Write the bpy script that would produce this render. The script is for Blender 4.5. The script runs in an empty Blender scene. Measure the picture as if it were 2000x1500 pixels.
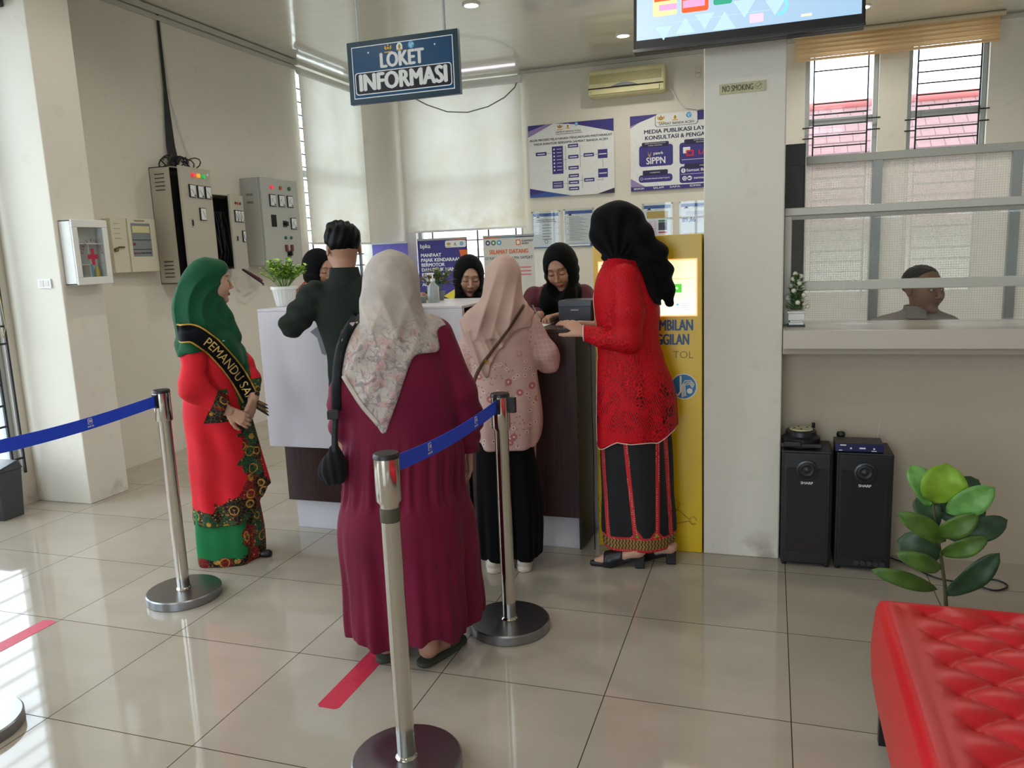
import bpy, bmesh, math, random
import numpy as np
from mathutils import Vector, Matrix
random.seed(7)
S = bpy.context.scene
COL = S.collection
PI = math.pi

# ------------------------------------------------------------ camera
F_PX = 1530.1
CAM = Vector((1.1212, -2.4104, 1.5011))
def cam_axes(y, p, r):
    fwd = Vector((-math.sin(y)*math.cos(p), math.cos(y)*math.cos(p), -math.sin(p)))
    right = Vector((math.cos(y), math.sin(y), 0)); up = right.cross(fwd)
    return (math.cos(r)*right+math.sin(r)*up, -math.sin(r)*right+math.cos(r)*up, fwd)
cr, cu_, cf = cam_axes(.32273, .16689, -.04066)
cd = bpy.data.cameras.new('camera'); cam = bpy.data.objects.new('camera', cd); COL.objects.link(cam)
cd.sensor_width = 36; cd.sensor_fit = 'HORIZONTAL'; cd.lens = F_PX/2000*36
cd.clip_start = .05; cd.clip_end = 200
cam.matrix_world = Matrix(((cr.x, cu_.x, -cf.x, CAM.x), (cr.y, cu_.y, -cf.y, CAM.y), (cr.z, cu_.z, -cf.z, CAM.z), (0, 0, 0, 1)))
S.camera = cam

# ------------------------------------------------------------ light and exposure
W = bpy.data.worlds.new('world'); S.world = W; W.use_nodes = True
wn = W.node_tree; wn.nodes.clear()
wo = wn.nodes.new('ShaderNodeOutputWorld'); wb = wn.nodes.new('ShaderNodeBackground')
wb.inputs[0].default_value = (.80, .90, 1.0, 1); wb.inputs[1].default_value = 6.0
wn.links.new(wb.outputs[0], wo.inputs[0])
S.view_settings.view_transform = 'Standard'; S.view_settings.look = 'None'
S.view_settings.gamma = 1; S.view_settings.use_curve_mapping = False
S.view_settings.exposure = 0.2
def portal(loc, rot, sx, sy):
    l = bpy.data.lights.new('window_portal', 'AREA'); l.shape = 'RECTANGLE'; l.size = sx; l.size_y = sy
    l.cycles.is_portal = True
    o = bpy.data.objects.new('window_portal', l); o.location = loc; o.rotation_euler = rot; COL.objects.link(o)
R90 = PI/2
portal((-3.56, .4, 1.7), (0, -R90, 0), 3.0, 1.8)       # left windows (face +x)
portal((-3.56, -2.4, 1.7), (0, -R90, 0), 3.0, 2.6)
portal((-3.56, 5.45, 2.1), (0, -R90, 0), 2.8, 1.3)
portal((-2.3, 6.55, 2.1), (-R90, 0, 0), 1.5, 2.8)      # back windows (face -y)
portal((1.75, 6.55, 2.1), (-R90, 0, 0), .75, 2.4)
portal((2.7, 6.55, 2.1), (-R90, 0, 0), .75, 2.4)
portal((-.35, -6.05, 1.45), (R90, 0, 0), 2.5, 2.9)
portal((3.2, -6.05, 2.4), (R90, 0, 0), 2.4, 1.3)       # entrance behind the camera (faces +y)
LAMP_E = 34.0
ROOM_LAMPS = [(-1.23, 3.97), (-.257, 5.478), (1.846, 5.528), (3.0, 3.9), (1.8, 3.6), (.6, 3.9), (-1.9, 1.6), (.1, 1.7),  # unseen rear-office lamps are added to brighten the frosted partition
              (-2.0, -1.2), (.1, -.9), (-1.5, -3.8), (1.2, -3.8)]

# ------------------------------------------------------------ helpers
def s2l(c):
    c = c/255.0
    return c/12.92 if c <= .04045 else ((c+.055)/1.055)**2.4
def C8(r, g, b): return (s2l(r), s2l(g), s2l(b), 1)
MATS = {}
def mat(name, rgb=(128, 128, 128), rough=.6, metal=0.0, noise=None, bump=None, spec=.5, emis=0, trans=0, coat=0, sheen=0, ecol=None):
    if name in MATS: return MATS[name]
    m = bpy.data.materials.new(name); m.use_nodes = True; n = m.node_tree; b = n.nodes['Principled BSDF']
    c = C8(*rgb)
    b.inputs['Base Color'].default_value = c; b.inputs['Roughness'].default_value = rough; b.inputs['Metallic'].default_value = metal
    b.inputs['Specular IOR Level'].default_value = spec
    if coat: b.inputs['Coat Weight'].default_value = coat; b.inputs['Coat Roughness'].default_value = .08
    if sheen: b.inputs['Sheen Weight'].default_value = sheen
    if trans: b.inputs['Transmission Weight'].default_value = trans
    if emis:
        b.inputs['Emission Color'].default_value = C8(*(ecol or rgb)); b.inputs['Emission Strength'].default_value = emis
    tc = None
    if noise or bump:
        tc = n.nodes.new('ShaderNodeTexCoord')
    if noise:
        sc, am = noise[:2]
        t = n.nodes.new('ShaderNodeTexNoise'); t.inputs['Scale'].default_value = sc; t.inputs['Detail'].default_value = 5
        n.links.new(tc.outputs['Object'], t.inputs['Vector'])
        r = n.nodes.new('ShaderNodeMapRange'); r.inputs[1].default_value = .3; r.inputs[2].default_value = .7
        r.inputs[3].default_value = 1-am; r.inputs[4].default_value = 1+am
        n.links.new(t.outputs['Fac'], r.inputs[0])
        mx = n.nodes.new('ShaderNodeVectorMath'); mx.operation = 'SCALE'; mx.inputs[0].default_value = c[:3]
        n.links.new(r.outputs[0], mx.inputs['Scale']); n.links.new(mx.outputs[0], b.inputs['Base Color'])
    if bump:
        t2 = n.nodes.new('ShaderNodeTexNoise'); t2.inputs['Scale'].default_value = bump[0]; t2.inputs['Detail'].default_value = 4
        n.links.new(tc.outputs['Object'], t2.inputs['Vector'])
        bp = n.nodes.new('ShaderNodeBump'); bp.inputs['Strength'].default_value = bump[1]; bp.inputs['Distance'].default_value = .01
        n.links.new(t2.outputs['Fac'], bp.inputs['Height']); n.links.new(bp.outputs[0], b.inputs['Normal'])
    MATS[name] = m
    return m

class NT:
    """small node-tree writer"""
    def __init__(s, name, rough=.7):
        s.m = bpy.data.materials.new(name); s.m.use_nodes = True; s.n = s.m.node_tree; s.b = s.n.nodes['Principled BSDF']
        s.b.inputs['Roughness'].default_value = rough
        s.tc = s.n.nodes.new('ShaderNodeTexCoord'); s.obj = s.tc.outputs['Object']
    def put(s, sock, v):
        if hasattr(v, 'links'): s.n.links.new(v, sock)
        elif isinstance(v, (tuple, list)) and sock.type == 'RGBA' and len(v) == 3: sock.default_value = (*v, 1)
        else: sock.default_value = v
    def math(s, op, a, b=0.0, c=0.0):
        k = s.n.nodes.new('ShaderNodeMath'); k.operation = op; s.put(k.inputs[0], a); s.put(k.inputs[1], b); s.put(k.inputs[2], c); return k.outputs[0]
    def sep(s, v=None):
        k = s.n.nodes.new('ShaderNodeSeparateXYZ'); s.put(k.inputs[0], v or s.obj); return k.outputs
    def comb(s, x, y, z):
        k = s.n.nodes.new('ShaderNodeCombineXYZ'); s.put(k.inputs[0], x); s.put(k.inputs[1], y); s.put(k.inputs[2], z); return k.outputs[0]
    def noise(s, scale, detail=4, v=None, dist=0):
        k = s.n.nodes.new('ShaderNodeTexNoise'); s.put(k.inputs['Vector'], v or s.obj); k.inputs['Scale'].default_value = scale
        k.inputs['Detail'].default_value = detail; k.inputs['Distortion'].default_value = dist; return k.outputs['Fac']
    def vor(s, scale, v=None, feature='F1', out='Distance', rnd=1, dim='3D'):
        k = s.n.nodes.new('ShaderNodeTexVoronoi'); k.feature = feature; k.voronoi_dimensions = dim; s.put(k.inputs['Vector'], v or s.obj); k.inputs['Scale'].default_value = scale
        k.inputs['Randomness'].default_value = rnd; return k.outputs[out]
    def mapr(s, v, a, b, c=0.0, d=1.0):
        k = s.n.nodes.new('ShaderNodeMapRange'); s.put(k.inputs[0], v); s.put(k.inputs[1], a); s.put(k.inputs[2], b); s.put(k.inputs[3], c); s.put(k.inputs[4], d); return k.outputs[0]
    def mix(s, f, a, b):
        k = s.n.nodes.new('ShaderNodeMix'); k.data_type = 'RGBA'; s.put(k.inputs[0], f); s.put(k.inputs[6], a); s.put(k.inputs[7], b); return k.outputs[2]
    def bump(s, h, strength=.3, dist=.01):
        k = s.n.nodes.new('ShaderNodeBump'); s.put(k.inputs['Height'], h); k.inputs['Strength'].default_value = strength; k.inputs['Distance'].default_value = dist
        s.n.links.new(k.outputs[0], s.b.inputs['Normal']); return k.outputs[0]
    def col(s, c): s.put(s.b.inputs['Base Color'], c)
    def out(s, sh): s.n.links.new(sh, s.n.nodes['Material Output'].inputs[0])

def prop(o, label=None, cat=None, group=None, kind=None):
    if label: o['label'] = label
    if cat: o['category'] = cat
    if group: o['group'] = group
    if kind: o['kind'] = kind
    return o
def empty(name, loc=(0, 0, 0), rz=0, label=None, cat=None, group=None, parent=None):
    o = bpy.data.objects.new(name, None); o.location = loc; o.rotation_euler = (0, 0, rz); o.empty_display_size = .1
    COL.objects.link(o)
    if parent: o.parent = parent
    return prop(o, label, cat, group)

class MB:
    def __init__(s): s.v = []; s.f = []; s.m = []; s.X = None
    def add(s, vs, fs, m=0):
        o = len(s.v)
        if s.X is not None: vs = [tuple(s.X @ Vector(v)) for v in vs]
        s.v += [tuple(v) for v in vs]; s.f += [tuple(i+o for i in f) for f in fs]; s.m += [m]*len(fs); return s
    def box(s, x0, x1, y0, y1, z0, z1, m=0):
        return s.add([(x0, y0, z0), (x1, y0, z0), (x1, y1, z0), (x0, y1, z0), (x0, y0, z1), (x1, y0, z1), (x1, y1, z1), (x0, y1, z1)],
                     [(3, 2, 1, 0), (4, 5, 6, 7), (0, 1, 5, 4), (1, 2, 6, 5), (2, 3, 7, 6), (3, 0, 4, 7)], m)
    def cyl(s, p0, p1, r0, r1=None, n=20, m=0, caps=True):
        r1 = r0 if r1 is None else r1
        p0 = Vector(p0); p1 = Vector(p1); d = (p1-p0).normalized()
        a = d.orthogonal().normalized(); b = d.cross(a)
        vs = []
        for p, r in ((p0, r0), (p1, r1)):
            for i in range(n):
                t = 2*PI*i/n; vs.append(p+(a*math.cos(t)+b*math.sin(t))*r)
        fs = [(i, (i+1) % n, n+(i+1) % n, n+i) for i in range(n)]
        if caps: fs += [tuple(range(n-1, -1, -1)), tuple(range(n, 2*n))]
        return s.add(vs, fs, m)
    def tube(s, pts, r, n=8, m=0, closed=False, caps=True):
        P = [Vector(p) for p in pts]; k = len(P); vs = []
        rr = r if isinstance(r, (list, tuple)) else [r]*k
        up = None
        for i, p in enumerate(P):
            if closed: t = (P[(i+1) % k]-P[i-1]).normalized()
            else: t = (P[min(i+1, k-1)]-P[max(i-1, 0)]).normalized()
            if up is None: a = t.orthogonal().normalized()
            else:
                a = up-t*up.dot(t); a = a.normalized() if a.length > 1e-6 else t.orthogonal().normalized()
            up = a; b = t.cross(a)
            for j in range(n):
                th = 2*PI*j/n; vs.append(p+(a*math.cos(th)+b*math.sin(th))*rr[i])
        fs = []
        for i in range(k if closed else k-1):
            for j in range(n):
                i2 = (i+1) % k; fs.append((i*n+j, i*n+(j+1) % n, i2*n+(j+1) % n, i2*n+j))
        if caps and not closed: fs += [tuple(range(n-1, -1, -1)), tuple(range((k-1)*n, k*n))]
        return s.add(vs, fs, m)
    def lathe(s, prof, c=(0, 0), n=32, m=0, sx=1, sy=1):
        vs = []; k = len(prof)
        for r, z in prof:
            for j in range(n):
                t = 2*PI*j/n; vs.append((c[0]+r*sx*math.cos(t), c[1]+r*sy*math.sin(t), z))
        fs = [(i*n+j, i*n+(j+1) % n, (i+1)*n+(j+1) % n, (i+1)*n+j) for i in range(k-1) for j in range(n)]
        if prof[0][0] > 1e-6: fs.append(tuple(range(n-1, -1, -1)))
        if prof[-1][0] > 1e-6: fs.append(tuple(range((k-1)*n, k*n)))
        return s.add(vs, fs, m)
    def prism(s, pts, y0, y1, m=0):
        """polygon in xz, counter-clockwise seen from -y, between y0 (front) and y1"""
        n = len(pts); vs = [(x, y0, z) for x, z in pts]+[(x, y1, z) for x, z in pts]
        fs = [tuple(range(n)), tuple(range(2*n-1, n-1, -1))]+[((i+1) % n, i, n+i, n+(i+1) % n) for i in range(n)]
        return s.add(vs, fs, m)
    def rrect(s, x0, x1, z0, z1, r, y0, y1, m=0, k=5):
        pts = []
        for cx, cz, a0 in ((x1-r, z0+r, -90), (x1-r, z1-r, 0), (x0+r, z1-r, 90), (x0+r, z0+r, 180)):
            for i in range(k+1):
                a = math.radians(a0+90*i/k); pts.append((cx+r*math.cos(a), cz+r*math.sin(a)))
        return s.prism(pts, y0, y1, m)
    def disc(s, cx, cz, r, y0, y1, m=0, n=20):
        return s.prism([(cx+r*math.cos(2*PI*i/n), cz+r*math.sin(2*PI*i/n)) for i in range(n)], y0, y1, m)
    def text(s, st, x, z, size, y=0, m=0, align='CENTER', bold=0.0, w=None, rot=0, shear=0):
        me = text_mesh(st, size, align, 0, shear)
        base = [v.co.copy() for v in me.vertices]; fs = [tuple(p.vertices) for p in me.polygons]; bpy.data.meshes.remove(me)
        if w and base:
            xs = [v.x for v in base]; ww = max(xs)-min(xs); k = w/ww if ww > 0 else 1
            for v in base: v.x *= k
        b_ = bold*size; offs = [(0, 0)] if bold < .012 else [(0, 0), (b_, 0), (-b_, 0), (0, b_*.5), (0, -b_*.5)]
        c, sn = math.cos(rot), math.sin(rot)
        for k_, (ox, oz) in enumerate(offs):
            s.add([(x+(v.x+ox)*c-(v.y+oz)*sn, y-.00012*k_, z+(v.x+ox)*sn+(v.y+oz)*c) for v in base], fs, m)
        return s
    def build(s, name, mats, parent=None, loc=None, rz=0, smooth=None, bevel=0, label=None, cat=None, group=None, kind=None):
        me = bpy.data.meshes.new(name); me.from_pydata(s.v, [], s.f)
        if not isinstance(mats, (list, tuple)): mats = [mats]
        for m in mats: me.materials.append(m)
        me.polygons.foreach_set('material_index', s.m)
        if smooth is not None:
            me.polygons.foreach_set('use_smooth', [True]*len(me.polygons))
            me.set_sharp_from_angle(angle=math.radians(smooth))
        me.update()
        o = bpy.data.objects.new(name, me); COL.objects.link(o)
        if parent: o.parent = parent
        if loc: o.location = loc
        if rz: o.rotation_euler = (0, 0, rz)
        if bevel:
            b = o.modifiers.new('edge', 'BEVEL'); b.width = bevel; b.segments = 2; b.limit_method = 'ANGLE'; b.angle_limit = math.radians(40)
        return prop(o, label, cat, group, kind)
def text_mesh(st, size, align='CENTER', bold=0.0, shear=0):
    cu = bpy.data.curves.new('t', 'FONT'); cu.body = st; cu.size = size; cu.align_x = align; cu.align_y = 'CENTER'
    cu.offset = bold*size; cu.resolution_u = 3; cu.shear = shear
    ob = bpy.data.objects.new('t', cu); me = bpy.data.meshes.new_from_object(ob)
    bpy.data.objects.remove(ob); bpy.data.curves.remove(cu); return me
def clone(o, parent=None):
    c = o.copy(); COL.objects.link(c)
    if parent: c.parent = parent
    for ch in [x for x in o.children]: clone(ch, c)
    return c
def on_plane(px, py, ax, val):
    d = cr*((px-1000)/F_PX)+cu_*(-(py-750)/F_PX)+cf
    t = (val-CAM[ax])/d[ax]; return CAM+d*t

def dense(kn, n=60):
    kn = np.array(kn, dtype=float); kn = kn[np.argsort(kn[:, 0])]; z = kn[:, 0]; zz = np.linspace(z[0], z[-1], n); out = [zz]
    for c in range(1, kn.shape[1]):
        y = kn[:, c]; m = np.gradient(y, z); i = np.clip(np.searchsorted(z, zz)-1, 0, len(z)-2); h = z[i+1]-z[i]; t = (zz-z[i])/h
        out.append((2*t**3-3*t**2+1)*y[i]+(t**3-2*t**2+t)*h*m[i]+(-2*t**3+3*t**2)*y[i+1]+(t**3-t**2)*h*m[i+1])
    return out
# ------------------------------------------------------------ shared materials
M_wall = NT('painted_wall', .75)
_n = M_wall.noise(1.3, 6); _k = M_wall.noise(9, 5)
_z = M_wall.sep()[2]
_dirt = M_wall.math('MULTIPLY', M_wall.mapr(_z, .0, .16, 1, 0), M_wall.mapr(M_wall.noise(5, 8), .56, .7))
_c = M_wall.mix(M_wall.mapr(_n, .35, .7), C8(220, 215, 203), C8(226, 220, 207))
_c = M_wall.mix(M_wall.mapr(_k, .62, .72, 0, .25), _c, C8(196, 192, 178))
_c = M_wall.mix(M_wall.math('MULTIPLY', _dirt, .7), _c, C8(120, 110, 98))
M_wall.col(_c); M_wall.bump(M_wall.noise(40, 3), .06, .004); M_wall = M_wall.m
M_white = mat('white_laminate', (206, 202, 208), .35)
M_whitep = mat('white_plastic', (226, 226, 222), .4)
M_black = mat('black_plastic', (22, 22, 25), .4)
M_blackm = mat('black_metal', (24, 22, 30), .5)
M_alu = mat('grey_aluminium', (168, 170, 168), .4, .4)
M_dark = mat('dark_recess', (12, 12, 13), .8)
M_text_w = mat('print_white', (235, 235, 235), .6)
M_text_k = mat('print_dark', (28, 26, 60), .6)
M_navy = mat('print_navy', (56, 50, 128), .55)
M_chrome = NT('brushed_steel', .16); M_chrome.b.inputs['Metallic'].default_value = 1; M_chrome.col(C8(205, 200, 192))
_x = M_chrome.sep(); M_chrome.put(M_chrome.b.inputs['Roughness'], M_chrome.mapr(M_chrome.noise(60, 3, M_chrome.comb(_x[0], _x[1], M_chrome.math('MULTIPLY', _x[2], .02))), .3, .7, .05, .15)); M_chrome = M_chrome.m
g = NT('window_glass', .02)
tr = g.n.nodes.new('ShaderNodeBsdfTransparent'); tr.inputs[0].default_value = (.96, .98, .98, 1)
gl = g.n.nodes.new('ShaderNodeBsdfGlossy'); gl.inputs['Roughness'].default_value = .02
fr = g.n.nodes.new('ShaderNodeLayerWeight')
ff = g.mapr(g.math('POWER', fr.outputs['Facing'], 4.0), 0, 1, .04, .8)
mx = g.n.nodes.new('ShaderNodeMixShader'); g.n.links.new(ff, mx.inputs[0]); g.n.links.new(tr.outputs[0], mx.inputs[1]); g.n.links.new(gl.outputs[0], mx.inputs[2])
g.out(mx.outputs[0]); M_glass = g.m
# ============================================================ the room
H = 3.5; XL = -3.49; YB = 6.42; XR = 5.2; YR = -6.0
t = NT('floor_tiles', .1)
s_ = t.sep(); gx = t.math('PINGPONG', s_[0], .3); gy = t.math('PINGPONG', s_[1], .3)
gr = t.math('LESS_THAN', t.math('MINIMUM', gx, gy), .0017)
wn_ = t.n.nodes.new('ShaderNodeTexWhiteNoise'); wn_.noise_dimensions = '2D'
t.put(wn_.inputs['Vector'], t.comb(t.math('FLOOR', t.math('DIVIDE', s_[0], .6)), t.math('FLOOR', t.math('DIVIDE', s_[1], .6)), 0))
c_ = t.mix(wn_.outputs['Value'], C8(174, 165, 151), C8(182, 173, 160))
c_ = t.mix(t.mapr(t.noise(2.2, 6, t.comb(s_[0], t.math('MULTIPLY', s_[1], 2.5), 0)), .35, .7, 0, .5), c_, C8(164, 154, 138))
c_ = t.mix(gr, c_, C8(60, 50, 38)); t.col(c_)
t.put(t.b.inputs['Specular IOR Level'], t.mapr(gr, 0, 1, .68, .05))
t.put(t.b.inputs['Roughness'], t.mix(gr, (.055, .055, .055), (.6, .6, .6)))
M_floor = t.m
MB().box(XL-.2, XR, YR, YB+.2, -.1, 0).build('floor', M_floor, kind='structure')
t = NT('ceiling_panels', .12)
s_ = t.sep(); ln = t.math('LESS_THAN', t.math('PINGPONG', s_[1], .1), .0012)
t.col(t.mix(ln, C8(216, 213, 200), C8(172, 169, 156)))
t.put(t.b.inputs['Roughness'], .13); t.b.inputs['Coat Weight'].default_value = .6; t.b.inputs['Coat Roughness'].default_value = .05
t.bump(t.math('ADD', t.math('PINGPONG', s_[1], .1), t.math('MULTIPLY', t.noise(3, 2), .25)), .25, .02)
MB().box(XL-.2, XR, YR, YB+.2, H, H+.1).build('ceiling', t.m, kind='structure')

def grid_wall(axis, pos, th, a0, a1, z0, z1, holes, name):
    us = sorted({a0, a1, *[h[0] for h in holes], *[h[1] for h in holes]}); zs = sorted({z0, z1, *[h[2] for h in holes], *[h[3] for h in holes]})
    mb = MB()
    for u0, u1 in zip(us, us[1:]):
        for w0, w1 in zip(zs, zs[1:]):
            cu, cz = (u0+u1)/2, (w0+w1)/2
            if any(h[0] < cu < h[1] and h[2] < cz < h[3] for h in holes): continue
            if axis == 'x': mb.box(min(pos, pos+th), max(pos, pos+th), u0, u1, w0, w1)
            else: mb.box(u0, u1, min(pos, pos+th), max(pos, pos+th), w0, w1)
    return mb.build(name, M_wall, kind='structure')
WIN_L = [(.25, 1.28, .22, 3.15), (-1.35, -.1, .22, 3.15), (-3.6, -1.75, .22, 3.15)]
grid_wall('x', XL, -.16, YR, YB+.2, 0, H, WIN_L+[(4.86, 6.12, .7, 3.47)], 'wall_left')
grid_wall('y', YB, .16, XL, XR, 0, H, [(-2.98, -1.62, .75, 3.47), (1.42, 2.1, .9, 3.4), (2.36, 3.05, .9, 3.4)], 'wall_back')
grid_wall('x', XR, .16, YR, YB, 0, H, [], 'wall_right')
grid_wall('y', YR, -.16, XL-.16, XR+.16, 0, H, [(-1.6, .9, 0, 2.9), (2.0, 2.75, 1.75, 3.0), (3.2, 3.6, 1.75, 3.0), (3.8, 4.4, 1.75, 3.0)], 'wall_rear')
MB().box(XL, -3.039, 1.353, 1.671, 0, H).build('wall_pier', M_wall, kind='structure', bevel=.006)
MB().box(.822, 1.172, 1.353, 1.72, 0, H).build('wall_column', M_wall, kind='structure', bevel=.006)
MB().lathe([(.33, 0), (.33, H)], (-3.44, 6.40), 40).build('wall_corner', M_wall, kind='structure', smooth=40)
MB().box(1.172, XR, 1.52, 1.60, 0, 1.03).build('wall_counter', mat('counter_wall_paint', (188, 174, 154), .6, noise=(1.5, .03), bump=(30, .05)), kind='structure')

# windows
def window(name, axis, pos, a0, a1, z0, z1, bars_v, bars_h, rail=None, depth=.08, grille=.06):
    """axis 'x': plane x=pos looking -x outside; axis 'y': plane y=pos, outside +y.  pos is the pane plane."""
    r = empty(name, (0, 0, 0)); prop(r, kind='structure')
    sgn = 1 if axis == 'x' else -1
    def put(mb, u0, u1, d0, d1, w0, w1):
        d0, d1 = sorted((pos+sgn*d0, pos+sgn*d1))
        if axis == 'x': mb.box(d0, d1, u0, u1, w0, w1)
        else: mb.box(u0, u1, d0, d1, w0, w1)
    f = MB(); w = .045
    put(f, a0, a0+w, -.03, .03, z0, z1); put(f, a1-w, a1, -.03, .03, z0, z1)
    put(f, a0+w, a1-w, -.03, .03, z0, z0+w); put(f, a0+w, a1-w, -.03, .03, z1-w, z1)
    for zr in (rail or []): put(f, a0+w, a1-w, -.028, .028, zr-.035, zr+.035)
    f.build('window_frame', M_alu, r, bevel=.004)
    p = MB(); put(p, a0+w, a1-w, -.003, .003, z0+w, z1-w); p.build('pane', M_glass, r)
    g_ = MB()
    for u, w0, w1 in bars_v: put(g_, u-.007, u+.007, grille-.007, grille+.007, w0, w1)
    for wz, u0, u1 in bars_h: put(g_, u0, u1, grille-.006, grille+.006, wz-.006, wz+.006)
    if g_.v: g_.build('window_grille', M_blackm, r)
    return r
k = 1
for a0, a1, z0, z1 in WIN_L:
    n = int((z1-z0)/.132)
    hb = [(z0+.06+i*.132, a0+.02, a1-.1) for i in range(n)]+[(z, a1-.1, a1-.02) for z in (z0+.1, z0+.23, 1.06, 1.17, 2.1, 2.2)]
    window('window_%d' % k, 'x', XL-.06, a0, a1, z0, z1, [(a1-.1, z0, z1), (a1-.02, z0, z1), (a0+.02, z0, z1)], hb, grille=.1); k += 1
window('window_%d' % k, 'x', XL-.1, 4.86, 6.12, .7, 3.47, [(5.0, .7, 3.4), (5.5, .7, 3.4), (6.0, .7, 3.4)], [(.9+i*.13, 4.9, 6.1) for i in range(19)], rail=[2.4]); k += 1
window('window_%d' % k, 'y', YB+.1, -2.98, -1.62, .75, 3.47, [(-2.78, .75, 3.4), (-2.2, .75, 3.4), (-2.06, .75, 3.4), (-1.72, .75, 3.4)],
       [(z, -2.97, -1.63) for z in (1.66, 1.46, 1.26, 2.2)]+[(z, -2.06, -1.72) for z in (1.56, 1.36)], rail=[2.4]); k += 1
for a0, a1, v0, v1 in ((1.42, 2.1, 1.50, 2.0), (2.36, 3.05, 2.44, 2.98)):
    hb = [(2.95-.105*i, v0, v1) for i in range(-2, 18) if not (a0 < 2 and i in (-1, 0))]
    hb += [(z, a0-.02, v0) for z in (2.62, 2.515)]+[(z, v1, a1+.02) for z in (2.67, 2.56)]
    window('window_%d' % k, 'y', YB+.1, a0, a1, .9, 3.4, [(v0, .9, 3.4), (v1, .9, 3.4)], hb, rail=[2.68], grille=.1); k += 1

# entrance doors behind the camera (seen only as reflections)
for i, (a0, a1, z0_, z1_, n) in enumerate(((-1.6, .9, 0, 2.9, 3), (2.0, 2.75, 1.75, 3.0, 2), (3.2, 3.6, 1.75, 3.0, 1), (3.8, 4.4, 1.75, 3.0, 2))):
    r = empty('door_1' if i == 0 else 'window_%d' % (k+i-1)); prop(r, kind='structure')
    f = MB()
    for j in range(n+1):
        u = a0+(a1-a0)*j/n; f.box(max(a0, u-.03), min(a1, u+.03), YR-.1, YR-.04, z0_, z1_)
    for z in ((.02, 1.0, 2.2, 2.87) if i == 0 else (1.78, 2.15, 2.55, 2.97)): f.box(a0, a1, YR-.095, YR-.045, z-.02, z+.03)
    f.build('frame', M_alu, r)
    MB().box(a0, a1, YR-.073, YR-.067, z0_+.02, z1_-.02).build('pane', M_glass, r)

# trunking and trim below the ceiling
M_trunk = mat('trunking', (190, 188, 178), .45)
tr1 = MB().box(XL, XL+.035, 1.68, 4.86, 3.445, 3.49).box(XL, XL+.02, 1.68, 6.1, 3.40, 3.435)
tr1.build('trim_1', M_trunk, kind='structure')
MB().box(-1.6, XR, YB-.03, YB, 3.455, 3.485).build('trim_2', M_trunk, kind='structure')
MB().box(XR-.02, XR, YR, YB, 0, .1).build('baseboard_right', mat('skirting', (150, 140, 124), .4), kind='structure')

# ground and red-tiled roof outside the windows
M_ground = mat('concrete_yard', (176, 172, 162), .9, noise=(2, .1))
MB().box(-16, XL-.2, -12, 20, -.12, -.06).box(XL-.2, 16, YB+.3, 26, -.12, -.06).box(XL-.2, 16, -18, YR-.2, -.12, -.06).build('ground', M_ground, kind='structure')
t = NT('roof_tiles', .8); s_ = t.sep()
row = t.math('PINGPONG', s_[1], .16); co = t.math('PINGPONG', t.math('ADD', s_[0], t.math('MULTIPLY', t.math('FLOOR', t.math('DIVIDE', s_[1], .32)), .12)), .12)
c_ = t.mix(t.noise(5, 5), C8(134, 96, 92), C8(100, 74, 76)); c_ = t.mix(t.math('LESS_THAN', row, .02), c_, C8(70, 44, 46)); c_ = t.mix(t.math('LESS_THAN', co, .008), c_, C8(84, 56, 56)); t.col(c_)
M_roof = t.m
b = empty('neighbour_house', (3.2, 12.5, 0), 0, 'low house with a red clay tile roof outside the right windows', 'building')
MB().box(-4, 8, .8, 5, 0, 2.0).build('wall', mat('house_wall', (196, 188, 176), .8), b)
rf = MB(); rf.add([(-4.5, 0, 1.7), (8.5, 0, 1.7), (8.5, 3.4, 4.2), (-4.5, 3.4, 4.2), (-4.5, 6.4, 1.7), (8.5, 6.4, 1.7)], [(0, 1, 2, 3), (3, 2, 5, 4), (0, 3, 4), (1, 5, 2)])
rf.build('roof', M_roof, b)
MB().cyl((-4.5, 3.4, 4.22), (8.5, 3.4, 4.22), .1).build('roof_ridge', mat('ridge', (150, 80, 76), .8), b)
b2 = empty('garden_shed', (-3.9, 12, 0), 0, 'small pale outbuilding with a faded pink roof beyond the rear left window', 'building')
MB().box(-2.5, 1.8, .5, 4, 0, 1.7).build('wall', mat('shed_wall', (215, 210, 200), .8), b2)
rf = MB(); rf.add([(-2.8, 0, 1.6), (1.9, 0, 1.6), (1.9, 4.2, 2.6), (-2.8, 4.2, 2.6)], [(0, 1, 2, 3)]); rf.build('roof', mat('pink_roof', (200, 170, 176), .8), b2)

# ceiling lights
M_lamp = mat('lamp_glow', (255, 252, 240), .5, emis=14)
lr = None
for i, (x, y) in enumerate(ROOM_LAMPS):
    if lr is None:
        lr = empty('ceiling_light', (x, y, H))
        MB().lathe([(.075, 0), (.075, -.012), (.058, -.014), (.055, -.004), (0, -.004)], n=28).build('trim_ring', M_whitep, lr, smooth=40)
        MB().lathe([(.054, -.006), (.03, -.012), (0, -.013)], n=24).build('diffuser', M_lamp, lr, smooth=40)
        o = lr
    else:
        o = clone(lr); o.location = (x, y, H)
    lab = {0: 'round recessed ceiling downlight above and right of the hanging information sign', 1: 'round recessed ceiling downlight just left of the television above the air conditioner',
           2: 'round recessed ceiling downlight at the right edge of the television'}.get(i, 'round recessed white ceiling downlight added out of view')
    prop(o, lab, 'ceiling light', 'recessed ceiling downlights')
    l = bpy.data.lights.new('downlight', 'SPOT'); l.energy = LAMP_E; l.spot_size = math.radians(165); l.spot_blend = .6; l.shadow_soft_size = .06; l.color = (1, .95, .86)
    lo = bpy.data.objects.new('downlight', l); lo.location = (x, y, H-.03); COL.objects.link(lo)
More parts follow.
